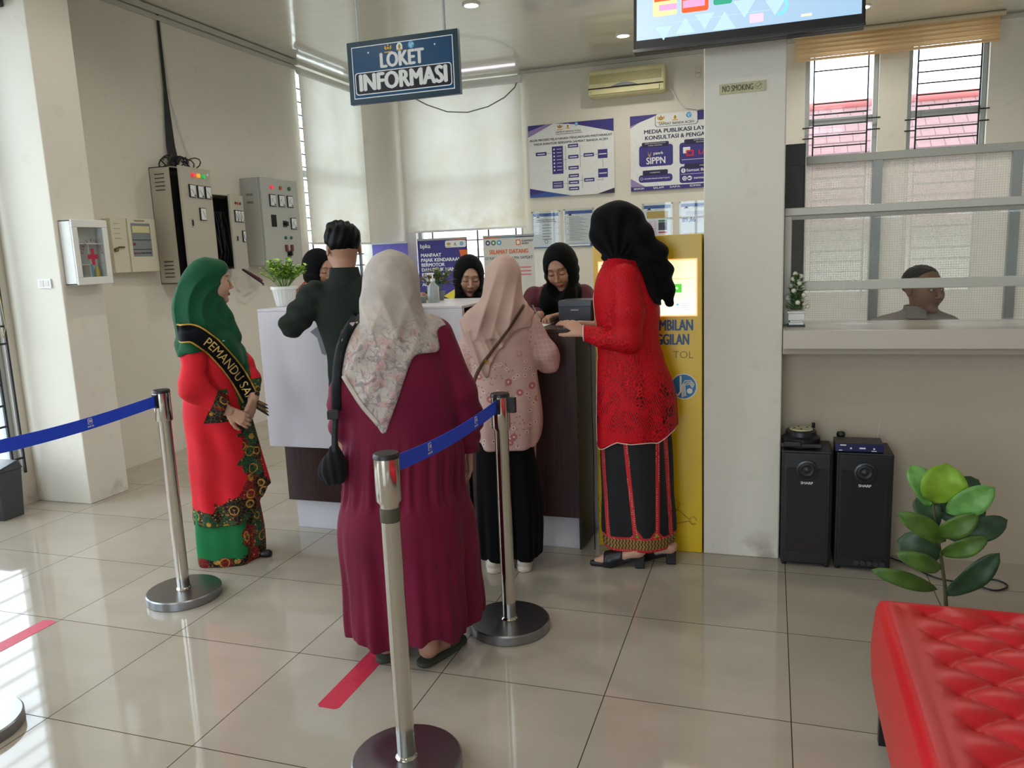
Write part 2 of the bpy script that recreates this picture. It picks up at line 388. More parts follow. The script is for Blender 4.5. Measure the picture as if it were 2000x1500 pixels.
# ============================================================ wall fixtures, boards, blinds
def wallroot(name, y, z, label, cat, group=None, x=XL):      # things hung on the left wall: local x = world y, local -y = world +x
    return empty(name, (x, y, z), PI/2, label, cat, group)
def emblem(mb, x, z, r, y, kind):
    """small crest: 0 winged shield, 1 gate with monogram, 2 round wave mark; materials 0 white 1 dark 2 gold 3 blue 4 green"""
    if kind == 0:
        mb.disc(x, z, r*.45, y-.0006, y, 1); mb.disc(x, z, r*.3, y-.001, y, 2)
        for s in (-1, 1):
            mb.prism([(x+s*r*.45, z-r*.5), (x+s*r*.95, z-r*.1), (x+s*r*.9, z+r*.7), (x+s*r*.5, z+r*.35)][::s], y-.0008, y, 2 if s else 1)
        mb.prism([(x-r*.25, z+r*.5), (x+r*.25, z+r*.5), (x, z+r)], y-.0008, y, 2)
        mb.box(x-r, x+r, y-.0008, y, z-r*1.05, z-r*.8, 2)
    elif kind == 1:
        mb.prism([(x-r*.8, z-r*.8), (x+r*.8, z-r*.8), (x+r*.8, z+r*.3), (x+r*.35, z+r*.9), (x-r*.35, z+r*.9), (x-r*.8, z+r*.3)], y-.0006, y, 0)
        mb.disc(x, z, r*.45, y-.001, y, 2, 12); mb.box(x-r*.12, x+r*.12, y-.0014, y, z-r*.5, z+r*.6, 4); mb.box(x-r*.8, x+r*.8, y-.001, y, z-r*.85, z-r*.55, 2)
    else:
        mb.disc(x, z, r*.85, y-.0006, y, 3)
        mb.tube([(x-r*.3, y-.001, z+r*.5), (x-r*.3, y-.001, z-r*.2), (x-r*.05, y-.001, z-r*.35)], r*.09, 4, 0)
        mb.tube([(x+r*.05, y-.001, z-r*.7), (x+r*.05, y-.001, z+r*.2), (x+r*.3, y-.001, z+r*.45), (x+r*.55, y-.001, z+r*.2), (x+r*.4, y-.001, z-r*.1)], r*.09, 4, 0)
M_gold = mat('print_gold', (212, 170, 60), .5); M_lblue = mat('print_sky_blue', (70, 160, 205), .5); M_green = mat('print_green', (60, 120, 60), .5)
M_paper = mat('print_paper', (226, 227, 226), .45, noise=(30, .04)); M_lilac = mat('print_lilac', (150, 130, 180), .5); M_blue = mat('print_blue', (52, 84, 160), .5)
M_red = mat('print_red', (205, 40, 45), .5); M_orange = mat('print_orange', (228, 110, 50), .5)
EMB = [M_text_w, M_text_k, M_gold, M_lblue, M_green]

# --- hanging sign LOKET INFORMASI
yS = 1.3
M_sb = mat('sign_blue', (10, 66, 104), .25); M_sd = mat('sign_edge_blue', (14, 50, 66), .3); M_sk = mat('sign_plate_dark', (20, 18, 34), .25)
sg = empty('hanging_sign', (-.623, yS, 2.417), 0, 'dark blue hanging sign board reading LOKET INFORMASI on two thin ceiling rods', 'sign')
MB().box(-.30, .30, 0, .03, -.149, .149).build('board', M_sd, sg, bevel=.002)
f = MB()
f.box(-.274, .274, -.0012, 0, -.124, .124, 1); f.box(-.27, .27, -.0018, -.0012, -.120, .120, 0)
f.build('face', [M_sb, M_text_w], sg)
f = MB(); f.rrect(-.262, .262, -.107, .0, .015, -.003, -.0018, 1); f.rrect(-.258, .258, -.103, -.004, .013, -.0034, -.003, 0); f.build('dark_plate', [M_sk, M_text_w], sg)
f = MB(); f.text('LOKET', 0, .042, .098, -.003, 0, bold=.045, w=.232); f.text('INFORMASI', 0, -.054, .112, -.004, 0, bold=.05, w=.47)
f.build('lettering', [mat('letter_silver', (214, 214, 210), .4)], sg, label='raised pale grey letters LOKET INFORMASI')
f = MB()
emblem(f, -.07, .1, .02, -.002, 0); emblem(f, -.008, .1, .02, -.002, 1); emblem(f, .055, .102, .02, -.002, 2)
for sx in (-.18, .18): f.disc(sx, .09, .004, -.004, -.0018, 0, 10)
f.build('crests', EMB, sg)
for px_ in (-.235, .228):
    MB().cyl((px_, .015, .149), (px_, .015, H-2.417), .009, n=10).build('rod', M_alu, sg, smooth=40)

# --- television
M_scr = NT('television_picture', .3); u = M_scr.sep(); M_scr.col((.02, .02, .02))
cc = M_scr.mix(M_scr.mapr(u[0], -.4, .4), C8(196, 222, 240), C8(168, 204, 236)); M_scr.put(M_scr.b.inputs['Emission Color'], cc); M_scr.b.inputs['Emission Strength'].default_value = .95; M_scr = M_scr.m
def em(name, rgb, k=.9): return mat(name, rgb, .4, emis=k)
tv = empty('television', (1.0, 1.16, 2.325), 0, 'large flat television hung from the ceiling in front of the white column', 'television')
tv.rotation_euler = (math.radians(-6), 0, math.radians(0))
MB().box(-.46, .46, 0, .05, 0, .56).box(-.30, .30, .05, .09, .1, .45).build('casing', M_black, tv, bevel=.006)
MB().box(-.445, .445, -.002, 0, .05, .55).build('screen', M_scr, tv)
MB().box(-.46, .46, -.008, 0, 0, .012).build('bezel_strip', mat('clear_trim', (60, 62, 66), .15), tv)
f = MB(); y_ = -.003
f.rrect(-.375, -.275, .14, .3, .01, y_-.001, y_, 0); f.box(-.37, -.30, y_-.002, y_-.001, .2, .29, 1); f.box(-.35, -.275, y_-.003, y_-.002, .16, .185, 2)
f.rrect(-.255, -.145, .14, .32, .01, y_-.001, y_, 1); f.box(-.25, -.16, y_-.002, y_-.001, .16, .19, 2)
f.rrect(-.125, -.05, .155, .32, .01, y_-.001, y_, 3)
for (x, z, s_, m_, sg_) in ((-.24, .085, .04, 4, 1), (-.16, .10, .04, 4, -1), (-.08, .085, .045, 4, 1), (0, .13, .045, 4, -1), (-.33, .07, .035, 4, -1), (.12, .12, .04, 4, -1), (.2, .2, .05, 4, 1)):
    f.prism([(x-s_, z-s_*.7*sg_), (x+s_, z-s_*.7*sg_), (x, z+s_*.9*sg_)][::sg_], y_-.0006, y_, m_)
f.box(.02, .075, y_-.001, y_, .065, .10, 5); f.box(.22, .26, y_-.001, y_, .065, .075, 6)
f.tube([(.13+.035*math.cos(a), y_-.001, .12+.035*math.sin(a)) for a in np.linspace(-1.6, 1.6, 9)], .008, 4, 7)
f.box(-.405, .1, y_-.0006, y_, .107, .109, 8); f.box(-.405, -.403, y_-.0006, y_, .108, .4, 8)
f.build('picture', [em('tv_cream', (230, 216, 150)), em('tv_orange', (236, 84, 36)), em('tv_pink', (240, 150, 190)), em('tv_teal', (50, 150, 120)), em('tv_grey_blue', (172, 200, 226)),
                    em('tv_rose', (208, 186, 206)), em('tv_sand', (214, 222, 190)), em('tv_cyan', (120, 200, 226)), em('tv_line', (170, 196, 214))], tv, label='lit cards and pale triangles on the screen')
MB().cyl((0, .1, .3), (0, .1, 1.17), .018, n=12).box(-.06, .06, .07, .13, .25, .35).build('ceiling_mount', M_black, tv)

# --- air conditioner
t = NT('aged_plastic', .45); t.col(t.mix(t.mapr(t.noise(6, 4), .3, .7), C8(222, 214, 168), C8(206, 198, 148))); M_ac = t.m
ac = empty('air_conditioner', (-.366, YB-.005, 3.10), 0, 'yellowed split air conditioner above the blue and white posters', 'air conditioner')
f = MB(); f.prism([(-.41, 0), (.41, 0), (.41, .27), (-.41, .27)], -.19, 0); f.build('casing', M_ac, ac, bevel=.022)
MB().box(-.39, .37, -.197, -.19, .13, .215).build('front_band', mat('ac_band', (180, 172, 122), .5), ac, bevel=.003)
MB().box(-.405, .39, -.196, -.18, .075, .085).build('air_slot', M_dark, ac)
MB().box(-.37, .35, -.206, -.19, .018, .066).build('louvre', M_ac, ac, bevel=.004)
f = MB(); f.prism([(-.155+.28*i/12, .088+.034*math.sin(PI*i/12)) for i in range(12, -1, -1)][::-1][::-1] and [( .125-.28*i/12, .088+.034*math.sin(PI*i/12)) for i in range(13)], -.2, -.19); f.build('badge', mat('ac_badge', (130, 134, 136), .3), ac)
cb = MB(); cb.tube([(.4, -.05, .07), (.46, -.03, .02), (.52, -.02, -.1), (.6, -.012, -.17), (.74, -.012, -.2), (.8, -.012, -.18)], .006, 8); cb.build('drain_pipe', M_whitep, ac, smooth=60)
for i, (zz) in enumerate((3.33,)):
    MB().box(.34, .385, YB-.03, YB, 3.27, 3.33).box(.34, .385, YB-.03, YB, 3.22, 3.26).build('wall_socket', mat('socket_cream', (222, 214, 190), .5), bevel=.004,
        label='small cream power socket high on the wall beside the white column', cat='socket')

# --- posters
def board(name, x0, x1, z0, z1, y, label, group=None, m=None, th=.006):
    o = MB().box(x0, x1, y-th, y, z0, z1).build(name, m or M_paper, label=label, cat='poster', group=group); return o, y-th
PM = [M_paper, M_text_k, M_navy, M_lilac, M_blue, M_text_w, M_red, M_gold, mat('print_midnight', (34, 28, 66), .5)]
# flow chart poster
Y0 = YB-.02; X0, Z0 = -1.512, 2.10; w, h_ = .975, .79
po, yf = board('poster', X0, X0+w, Z0, Z0+h_, Y0, 'white poster with purple corners and a flow chart of small boxes below the air conditioner', 'blue and white information posters')
U = lambda u: X0+u*w
V = lambda v: Z0+h_*(1-v)
a = MB(); y1 = yf-.0008; y2 = yf-.0016; y3 = yf-.0024
a.prism([(U(0), V(0)), (U(0), V(.16)), (U(.3), V(0))], y1, yf, 2); a.prism([(U(0), V(.16)), (U(.3), V(0)), (U(.22), V(0)), (U(0), V(.08))][::-1][::-1], y2, y1, 3)
a.prism([(U(.33), V(0)), (U(.55), V(.03)), (U(1), V(.17)), (U(1), V(0))], y1, yf, 2)
a.prism([(U(0), V(1)), (U(.5), V(1)), (U(.3), V(.95)), (U(0), V(.87))][::1], y1, yf, 4); a.prism([(U(0), V(.97)), (U(.2), V(.93)), (U(0), V(.87))], y2, y1, 2)
a.prism([(U(.8), V(1)), (U(1), V(1)), (U(1), V(.93))], y1, yf, 8)
def bx(u, v, du, dv, mm=2): a.box(U(u-du/2), U(u+du/2), y1, yf, V(v+dv/2), V(v-dv/2), mm)
for u, v, du, dv in ((.15, .4, .13, .05), (.345, .5, .13, .38), (.53, .32, .12, .05), (.53, .47, .12, .05), (.53, .62, .12, .05), (.71, .46, .12, .05), (.87, .46, .11, .12), (.87, .72, .11, .12),
                     (.53, .73, .12, .05), (.53, .82, .12, .05), (.53, .905, .12, .05), (.71, .8, .12, .05), (.34, .84, .13, .1)): bx(u, v, du, dv)
for u, v in ((.15, .4), (.53, .32), (.53, .47), (.53, .62), (.71, .46), (.53, .73), (.53, .82), (.53, .905), (.71, .8), (.87, .46), (.87, .72)): a.box(U(u-.045), U(u+.045), y2, y1, V(v+.008), V(v-.004), 5)
for i in range(7):
    a.disc(U(.305), V(.35+.048*i), .009, y2, y1, 5, 10); a.box(U(.335), U(.395), y2, y1, V(.353+.048*i), V(.347+.048*i), 5)
for v in (.82, .85, .87): a.box(U(.29), U(.39), y2, y1, V(v), V(v-.006), 5)
def ln(u0, v0, u1, v1):
    e = .0016
    a.box(min(U(u0), U(u1))-e, max(U(u0), U(u1))+e, y1, yf, min(V(v0), V(v1))-e, max(V(v0), V(v1))+e, 1)
for q in ((.22, .4, .26, .4), (.44, .32, .44, .64), (.42, .5, .46, .5), (.61, .32, .61, .62), (.61, .47, .64, .47), (.78, .46, .81, .46), (.87, .53, .87, .64), (.87, .79, .87, .81), (.8, .81, .87, .81), (.63, .73, .63, .9), (.6, .8, .64, .8), (.46, .74, .46, .92), (.42, .83, .46, .83)): ln(*q)
a.text('ALUR PROSES PELAYANAN PENGADUAN MASYARAKAT', U(.5), V(.21), .034, y2, 1, bold=.02, w=.94)
a.text('PADA KANTOR BERSAMA SAMSAT BANDA ACEH', U(.5), V(.265), .034, y2, 1, bold=.02, w=.84)
a.text('SAMSAT BANDA ACEH', U(.48), V(.12), .022, y2, 1, bold=.02, w=.28); a.box(U(.33), U(.64), y2, y1, V(.15), V(.145), 1)
a.build('printing', PM, po)
e_ = MB(); emblem(e_, U(.38), V(.05), .032, y2, 0); emblem(e_, U(.475), V(.05), .03, y2, 1); emblem(e_, U(.575), V(.03), .024, y2, 2); e_.build('crests', EMB, po)
# second poster, partly behind the column
X0, w = -.357, 1.25
po, yf = board('poster', X0, X0+w, Z0, Z0+h_, Y0, 'white and purple poster headed MEDIA PUBLIKASI LAYANAN partly hidden by the column', 'blue and white information posters')
a = MB(); y1 = yf-.0008; y2 = yf-.0016; y3 = yf-.0024
a.prism([(U(0), V(0)), (U(0), V(.13)), (U(.2), V(.03)), (U(.24), V(0))], y1, yf, 2); a.prism([(U(0), V(.16)), (U(.08), V(.09)), (U(0), V(.13))], y2, y1, 3); a.box(U(.57), U(1), y1, yf, V(.12), V(0), 2)
a.rrect(U(.215), U(.575), V(.17), V(-.0), .03, y2, y1, 1); a.rrect(U(.22), U(.57), V(.165), V(-.0), .028, y3, y2, 0)
a.prism([(U(0), V(.83)), (U(0), V(.95)), (U(.13), V(.95))], y1, yf, 3)
a.text('SAMSAT BANDA ACEH', U(.395), V(.135), .036, yf-.003, 1, bold=.02, w=.36)
a.text('MEDIA PUBLIKASI LAYANAN', U(.45), V(.225), .058, y2, 1, bold=.03, w=.82); a.text('KONSULTASI & PENGADUAN', U(.45), V(.305), .058, y2, 1, bold=.03, w=.8)
for (u0, u1, v0, v1) in ((.075, .365, .40, .68), (.42, .9, .40, .68), (.07, .36, .79, .89), (.42, .9, .71, .93)): a.rrect(U(u0), U(u1), V(v1), V(v0), .03, y1, yf, 2)
for (u0, u1, v0, v1) in ((.1, .33, .36, .425), (.46, .86, .36, .425), (.105, .32, .73, .80), (.46, .86, .68, .74)): a.rrect(U(u0), U(u1), V(v1), V(v0), .012, y2, y1, 8)
a.text('SIPPN', U(.22), V(.61), .1, y3, 5, bold=.02, w=.2); a.text('panrb', U(.24), V(.51), .045, y3, 5, bold=.015, w=.1)
a.prism([(U(.15), V(.48)), (U(.165), V(.54)), (U(.18), V(.48)), (U(.175), V(.53)), (U(.165), V(.56)), (U(.155), V(.53))], y3, y2, 7)
a.text('LAPOR!', U(.67), V(.54), .07, y3, 6, bold=.03, w=.22); a.rrect(U(.45), U(.51), V(.54), V(.46), .006, y2, y1, 5); a.rrect(U(.475), U(.54), V(.58), V(.5), .006, y3, y2, 6); a.rrect(U(.49), U(.525), V(.56), V(.52), .004, y3-.0005, y3, 2)
a.box(U(.44), U(.88), y2, y1, V(.625), V(.62), 5)
for uu, v, ww, st in ((.215, .378, .22, 'SISTEM INFORMASI PELAYANAN'), (.215, .405, .15, 'PUBLIK NASIONAL'), (.66, .378, .3, 'SISTEM PENGELOLAAN PENGADUAN'), (.66, .405, .25, 'PELAYANAN PUBLIK NASIONAL'), (.21, .765, .11, 'WEBSITE'), (.66, .71, .18, 'MEDIA SOSIAL')): a.text(st, U(uu), V(v), .016, y3, 5, bold=.01, w=ww)
a.text('samsatbandaaceh.acehprov.go.id', U(.225), V(.84), .022, y3, 5, bold=.015, w=.27); a.disc(U(.095), V(.84), .014, y2, y1, 5); a.disc(U(.095), V(.84), .011, y3, y2, 2)
a.text('Samsat Banda Aceh', U(.63), V(.765), .04, y3, 5, bold=.02, w=.38); a.disc(U(.452), V(.765), .024, y2, y1, 5); a.text('f', U(.452), V(.765), .045, y3, 2, bold=.02)
a.box(U(.43), U(.89), y2, y1, V(.815), V(.811), 5); a.text('samsatbandaaceh', U(.66), V(.868), .036, y3, 5, bold=.02, w=.3)
for uu in (.462, .505): a.disc(U(uu), V(.868), .024, y2, y1, 5)
a.disc(U(.462), V(.868), .015, y3, y2, 2); a.disc(U(.462), V(.868), .009, y3-.0004, y3, 5); a.prism([(U(.49), V(.875)), (U(.505), V(.885)), (U(.522), V(.855)), (U(.505), V(.865)), (U(.492), V(.855))], y3, y2, 2)
a.box(U(0), U(1), y1, yf, V(1), V(.945), 2)
for uu, st in ((.07, 'SENYUM'), (.24, 'SALAM'), (.38, 'SAPA'), (.55, 'SOPAN'), (.75, 'SANTUN')): a.text(st, U(uu), V(.97), .03, y2, 5, bold=.02, w=.11)
a.build('printing', PM, po)
e_ = MB(); emblem(e_, U(.265), V(.06), .042, y3, 0); emblem(e_, U(.385), V(.06), .038, y3, 1); emblem(e_, U(.5), V(.045), .034, y3, 2); e_.build('crests', EMB, po)
# acrylic notices
def notice(x0, x1, z0, z1, label, fn):
    o = MB().box(x0, x1, YB-.014, YB-.008, z0, z1).build('notice_sheet', mat('acrylic_sheet_paper', (216, 218, 222), .15), label=label, cat='notice', group='acrylic framed notices below the posters')
    w_, hh = x1-x0, z1-z0; yy = YB-.014; q = MB()
    q.box(x0, x1, yy-.0008, yy, z1-.045, z1-.01, 4); q.box(x0, x1, yy-.0012, yy-.0008, z1-.06, z1-.045, 5)
    q.text('SAMSAT BANDA ACEH', x0+w_*.65, z1-.052, .012, yy-.002, 2, bold=.01, w=w_*.5); q.prism([(x0+.03, z1-.06), (x0+.08, z1-.06), (x0+.06, z1-.035)], yy-.0016, yy-.0008, 8)
    fn(q, x0, x1, z0, z1, yy, w_, hh); q.build('printing', PM+[M_green, mat('print_pink', (214, 186, 206), .5), mat('print_ochre', (190, 160, 84), .5)], o)
    p = MB()
    for sx in (x0-.012, x1+.012):
        for sz in (z0-.008, z1+.008): p.cyl((sx, YB-.03, sz), (sx, YB-.0, sz), .009, n=10)
    p.box(x0-.02, x1+.02, YB-.017, YB-.0155, z0-.016, z1+.016); 
    p.m = [0]*(len(p.f)-6)+[1]*6
    p.build('acrylic_holder', [M_alu, M_glass], o)
def n1(q, x0, x1, z0, z1, yy, w_, hh):
    q.text('MAKLUMAT PELAYANAN', x0+w_/2, z1-.085, .02, yy-.001, 1, bold=.02, w=w_*.7); q.text('KANTOR SAMSAT BANDA ACEH', x0+w_/2, z1-.105, .018, yy-.001, 1, bold=.02, w=w_*.8)
    for i in range(6): q.box(x0+w_*.35, x1-w_*.35+.02*(i % 2), yy-.001, yy, z1-.145-i*.032, z1-.14-i*.032, 1)
    q.disc(x0+w_/2, z0+.07, .02, yy-.001, yy, 9); q.disc(x0+w_/2, z0+.07, .014, yy-.0016, yy-.001, 5); q.box(x0, x1, yy-.001, yy, z0, z0+.012, 4)
def n2(q, x0, x1, z0, z1, yy, w_, hh):
    for i in range(17):
        q.box(x0+.04, x0+w_*(.55+.35*((i*7) % 5)/5), yy-.001, yy, z1-.08-i*.016, z1-.077-i*.016, 1)
        if i % 4 == 0: q.box(x0+.022, x0+.03, yy-.001, yy, z1-.083-i*.016, z1-.075-i*.016, 1)
    q.box(x0, x1, yy-.001, yy, z0, z0+.035, 4); q.box(x0+.015, x1-.03, yy-.0016, yy-.001, z0+.008, z0+.03, 5)
def n3(q, x0, x1, z0, z1, yy, w_, hh):
    q.box(x0+.03, x1-.03, yy-.001, yy, z1-.15, z1-.075, 11); q.box(x0+.035, x0+w_*.46, yy-.001, yy, z0+.02, z1-.18, 10); q.box(x1-w_*.46, x1-.04, yy-.001, yy, z1-.19, z1-.17, 9)
    q.box(x1-w_*.46, x1-.04, yy-.001, yy, z1-.28, z1-.195, 8); q.box(x1-w_*.46, x1-.04, yy-.001, yy, z1-.31, z1-.295, 6)
    for i in range(8): q.box(x0+w_*.28, x0+w_*.38, yy-.0016, yy-.001, z1-.2-i*.024, z1-.192-i*.024, 5)
def n4(q, x0, x1, z0, z1, yy, w_, hh):
    for i in range(3): q.box(x0+.05, x1-.05, yy-.001, yy, z1-.1-i*.013, z1-.096-i*.013, 3)
    q.text('89,86', x0+w_*.26, z1-.185, .065, yy-.001, 4, bold=.03)
    for i in range(5): q.box(x0+w_*.5, x1-.03, yy-.001, yy, z1-.16-i*.015, z1-.158-i*.015, 3)
    for i in range(3): q.box(x0+.03, x1-.04, yy-.001, yy, z0+.05+i*.02, z0+.054+i*.02, 1)
notice(-1.49, -1.19, 1.53, 1.93, 'acrylic framed notice with a pinkish sheet nearest the rear windows', n1)
notice(-1.11, -.80, 1.53, 1.94, 'acrylic framed notice sheet of small grey text left of the black hijab', n2)
notice(-.22, .07, 1.53, 1.95, 'acrylic framed notice with ochre and lilac blocks above the yellow kiosk', n3)
notice(.18, .5, 1.53, 1.95, 'acrylic framed notice printed 89,86 beside the white column', n4)

# --- NO SMOKING plate on the column
ns = MB().box(.889, 1.084, 1.347, 1.353, 2.151, 2.195).build('nameplate', mat('brass_plate', (186, 180, 140), .35, noise=(60, .08)), label='small tarnished plate reading NO SMOKING on the white column', cat='sign')
q = MB(); q.text('NO SMOKING', .968, 2.172, .036, 1.3465, 0, bold=.012, w=.13); q.tube([(1.045, 1.3465, 2.176), (1.052, 1.3465, 2.168), (1.066, 1.3465, 2.182)], .0012, 4, 0)
q.tube([(1.055+.014*math.cos(i*PI/8), 1.3466, 2.174+.014*math.sin(i*PI/8)) for i in range(16)], .0006, 4, 0, closed=True)
q.build('lettering', mat('engraved_dark', (58, 52, 34), .6), ns)

# --- roller blinds
def blind_mat(name, a_, b_, tr_=.23):
    t = NT(name, .8); s_ = t.sep()
    c = t.mix(t.mapr(t.noise(2.5, 5), .35, .7), C8(*a_), C8(*b_)); c = t.mix(t.math('MULTIPLY', t.mapr(s_[2], 0, .45, 1, 0), t.mapr(t.noise(7, 6), .4, .6, 0, .6)), c, C8(206, 194, 160)); t.col(c)
    d = t.n.nodes.new('ShaderNodeBsdfTranslucent'); t.put(d.inputs[0], c); m_ = t.n.nodes.new('ShaderNodeMixShader'); m_.inputs[0].default_value = tr_
    t.n.links.new(t.b.outputs[0], m_.inputs[1]); t.n.links.new(d.outputs[0], m_.inputs[2]); t.out(m_.outputs[0])
    wv = t.math('SINE', t.math('MULTIPLY', s_[2], 60)); t.bump(wv, .08, .01); return t.m
Mb1 = blind_mat('blind_fabric', (232, 230, 220), (224, 218, 202))
b = empty('roller_blind', (-2.3, YB-.07, 1.78), 0, 'cream roller blind lowered over the rear window behind the counter', 'blind', 'cream roller blinds')
MB().add([(-.735, 0, 0), (.73, 0, 0), (.73, 0, 1.6), (-.735, 0, 1.6)], [(0, 1, 2, 3)]).build('fabric', Mb1, b); MB().box(-.74, .735, -.008, .008, -.012, .012).build('bottom_bar', M_whitep, b, bevel=.003)
MB().cyl((-.74, .0, 1.6), (.74, .0, 1.6), .028, n=16).box(-.745, .745, -.03, .04, 1.6, 1.64).build('roller', M_whitep, b, smooth=40)
b = empty('roller_blind', (XL+.07, 5.52, 1.67), PI/2, 'stained cream roller blind on the left wall window beside the grey panels', 'blind', 'cream roller blinds')
MB().add([(-.71, 0, 0), (.62, 0, 0), (.62, 0, 1.7), (-.71, 0, 1.7)], [(0, 1, 2, 3)]).build('fabric', Mb1, b); MB().box(-.71, .62, -.008, .008, -.012, .012).build('bottom_bar', M_whitep, b, bevel=.003)
MB().cyl((-.71, 0, 1.7), (.62, 0, 1.7), .028, n=16).box(-.715, .625, -.03, .03, 1.7, 1.73).build('roller', M_whitep, b, smooth=40)
t = NT('orange_blind', .7); s_ = t.sep(); c = t.mix(t.mapr(t.noise(6, 4, t.comb(t.math('MULTIPLY', s_[0], .3), 0, t.math('MULTIPLY', s_[2], 6))), .35, .65), C8(244, 220, 176), C8(232, 190, 140)); t.col(c)
d = t.n.nodes.new('ShaderNodeBsdfTranslucent'); t.put(d.inputs[0], c); m_ = t.n.nodes.new('ShaderNodeMixShader'); m_.inputs[0].default_value = .25
t.n.links.new(t.b.outputs[0], m_.inputs[1]); t.n.links.new(d.outputs[0], m_.inputs[2]); t.out(m_.outputs[0])
b = empty('wooden_blind', (2.2, YB-.12, 3.27), 0, 'raised tan wooden slat blind across both right rear windows', 'blind')
for i in range(5):
    f = MB(); f.X = Matrix.Rotation(math.radians(68), 4, 'X'); f.add([(-.89, -.026, 0), (.89, -.026, 0), (.89, .026, 0), (-.89, .026, 0)], [(0, 1, 2, 3)]); f.X = None
    f.build('slat', t.m, b, loc=(0, 0, .022+.042*i))
MB().box(-.89, .89, -.02, .02, -.025, -.005).build('bottom_rail', t.m, b, bevel=.003)
MB().box(-.91, .92, -.035, .03, .215, .23).cyl((-.91, -.045, .205), (.92, -.045, .205), .022, n=12).build('headrail', mat('headrail_tan', (206, 190, 158), .5), b, smooth=40)

# --- electrical cabinets on the left wall
M_pan = mat('panel_grey_beige', (182, 176, 160), .45, noise=(3, .04)); M_pan2 = mat('panel_grey', (176, 178, 172), .45, noise=(3, .03)); M_pan3 = mat('panel_cream', (216, 210, 188), .4)
M_mtr = mat('meter_face', (222, 226, 226), .3)
def lamp(p, x, z, y, m, r=.013):
    MB().cyl((x, y, z), (x, y-.006, z), r*1.25, n=16).lathe([(0, 0)], n=3).build('lamp_bezel', M_alu, p) if False else None
    q = MB(); q.cyl((x, y, z), (x, y-.014, z), r, r*.85, n=16); return q.build('indicator_lamp', m, p, smooth=50)
def meter(p, x, z, y, s=.042, hs=None):
    hs = hs or s
    o = MB().box(x-s, x+s, y-.012, y, z-hs, z+hs).build('meter', M_black, p, bevel=.002)
    q = MB(); q.box(x-s*.86, x+s*.86, y-.0135, y-.012, z-hs*.86, z+hs*.86, 0); q.tube([(x+s*.55, y-.0145, z-hs*.6), (x-s*.5, y-.0145, z+hs*.25)], .0013, 4, 1)
    q.tube([(x+s*.5+s*1.1*math.cos(a_), y-.0145, z-hs*.55+hs*1.1*math.sin(a_)) for a_ in np.linspace(1.7, 3.1, 7)], .0008, 4, 1); q.box(x+s*.3, x+s*.75, y-.0145, y-.0135, z-hs*.78, z-hs*.6, 1)
    q.build('dial', [M_mtr, M_text_k], o)
L_r = mat('lamp_red', (240, 50, 70), .3, emis=.5); L_y = mat('lamp_amber', (250, 170, 40), .3, emis=.5); L_g = mat('lamp_green', (40, 190, 90), .3, emis=.4)
L_rd = mat('lamp_red_off', (150, 40, 40), .3); L_yd = mat('lamp_amber_off', (170, 100, 60), .3); L_gd = mat('lamp_green_off', (30, 100, 70), .3)
# cabinet 1
p = wallroot('electrical_cabinet', 2.69, 1.36, 'largest beige electrical cabinet with red amber green lamps and its door ajar', 'electrical cabinet', 'wall mounted electrical cabinets')
f = MB(); f.box(0, .44, -.005, 0, 0, .9).box(0, .006, -.19, 0, 0, .9).box(.434, .44, -.19, 0, 0, .9).box(0, .44, -.19, 0, 0, .006).box(0, .44, -.19, 0, .894, .9)
f.build('body', M_pan, p); f = MB()
for z0 in (.72, .05):
    for i in range(5): f.box(-.003, 0, -.14, -.05, z0+i*.03, z0+.008+i*.03)
f.build('vent_slots', mat('slot_shadow', (84, 78, 66), .7), p)
MB().box(.01, .43, -.15, -.01, .01, .89).build('inner_equipment', M_dark, p)
dr = empty('cabinet_door', (.44, -.195, 0), math.radians(9), parent=p)
MB().box(-.44, 0, -.022, 0, .005, .9).build('door_leaf', M_pan, dr, bevel=.003)
yD = -.022
q = MB()
for i, m_ in enumerate((L_r, L_y, L_g)):
    mb = MB(); mb.cyl((-.27+i*.075, yD, .84), (-.27+i*.075, yD-.016, .84), .017, n=16, m=0); mb.build('indicator_lamp', m_, dr, smooth=50)
for i in range(3):
    mb = MB(); x = -.3+i*.115; z = .715; mb.box(x-.042, x+.042, yD-.012, yD, z-.05, z+.05, 1); mb.box(x-.036, x+.036, yD-.0135, yD-.012, z-.044, z+.044, 0); mb.tube([(x+.024, yD-.0145, z-.03), (x-.022, yD-.0145, z+.012)], .0013, 4, 1); mb.box(x+.012, x+.032, yD-.0145, yD-.013, z-.04, z-.03, 1)
    mb.build('meter', [M_mtr, M_black], dr)
mb = MB(); x = -.18; z = .54; mb.box(x-.042, x+.042, yD-.012, yD, z-.05, z+.05, 1); mb.box(x-.036, x+.036, yD-.0135, yD-.012, z-.044, z+.044, 0); mb.tube([(x+.024, yD-.0145, z-.03), (x-.008, yD-.0145, z+.024)], .0013, 4, 1); mb.build('meter', [M_mtr, M_black], dr)
mb = MB(); mb.box(-.35, -.33, yD-.004, yD, .43, .50, 0); mb.box(-.345, -.335, yD-.012, yD-.004, .445, .49, 1); mb.build('lock', [M_alu, M_black], dr)
MB().box(-.06, -.03, yD-.002, yD, .85, .868).build('name_tag', M_text_w, dr)
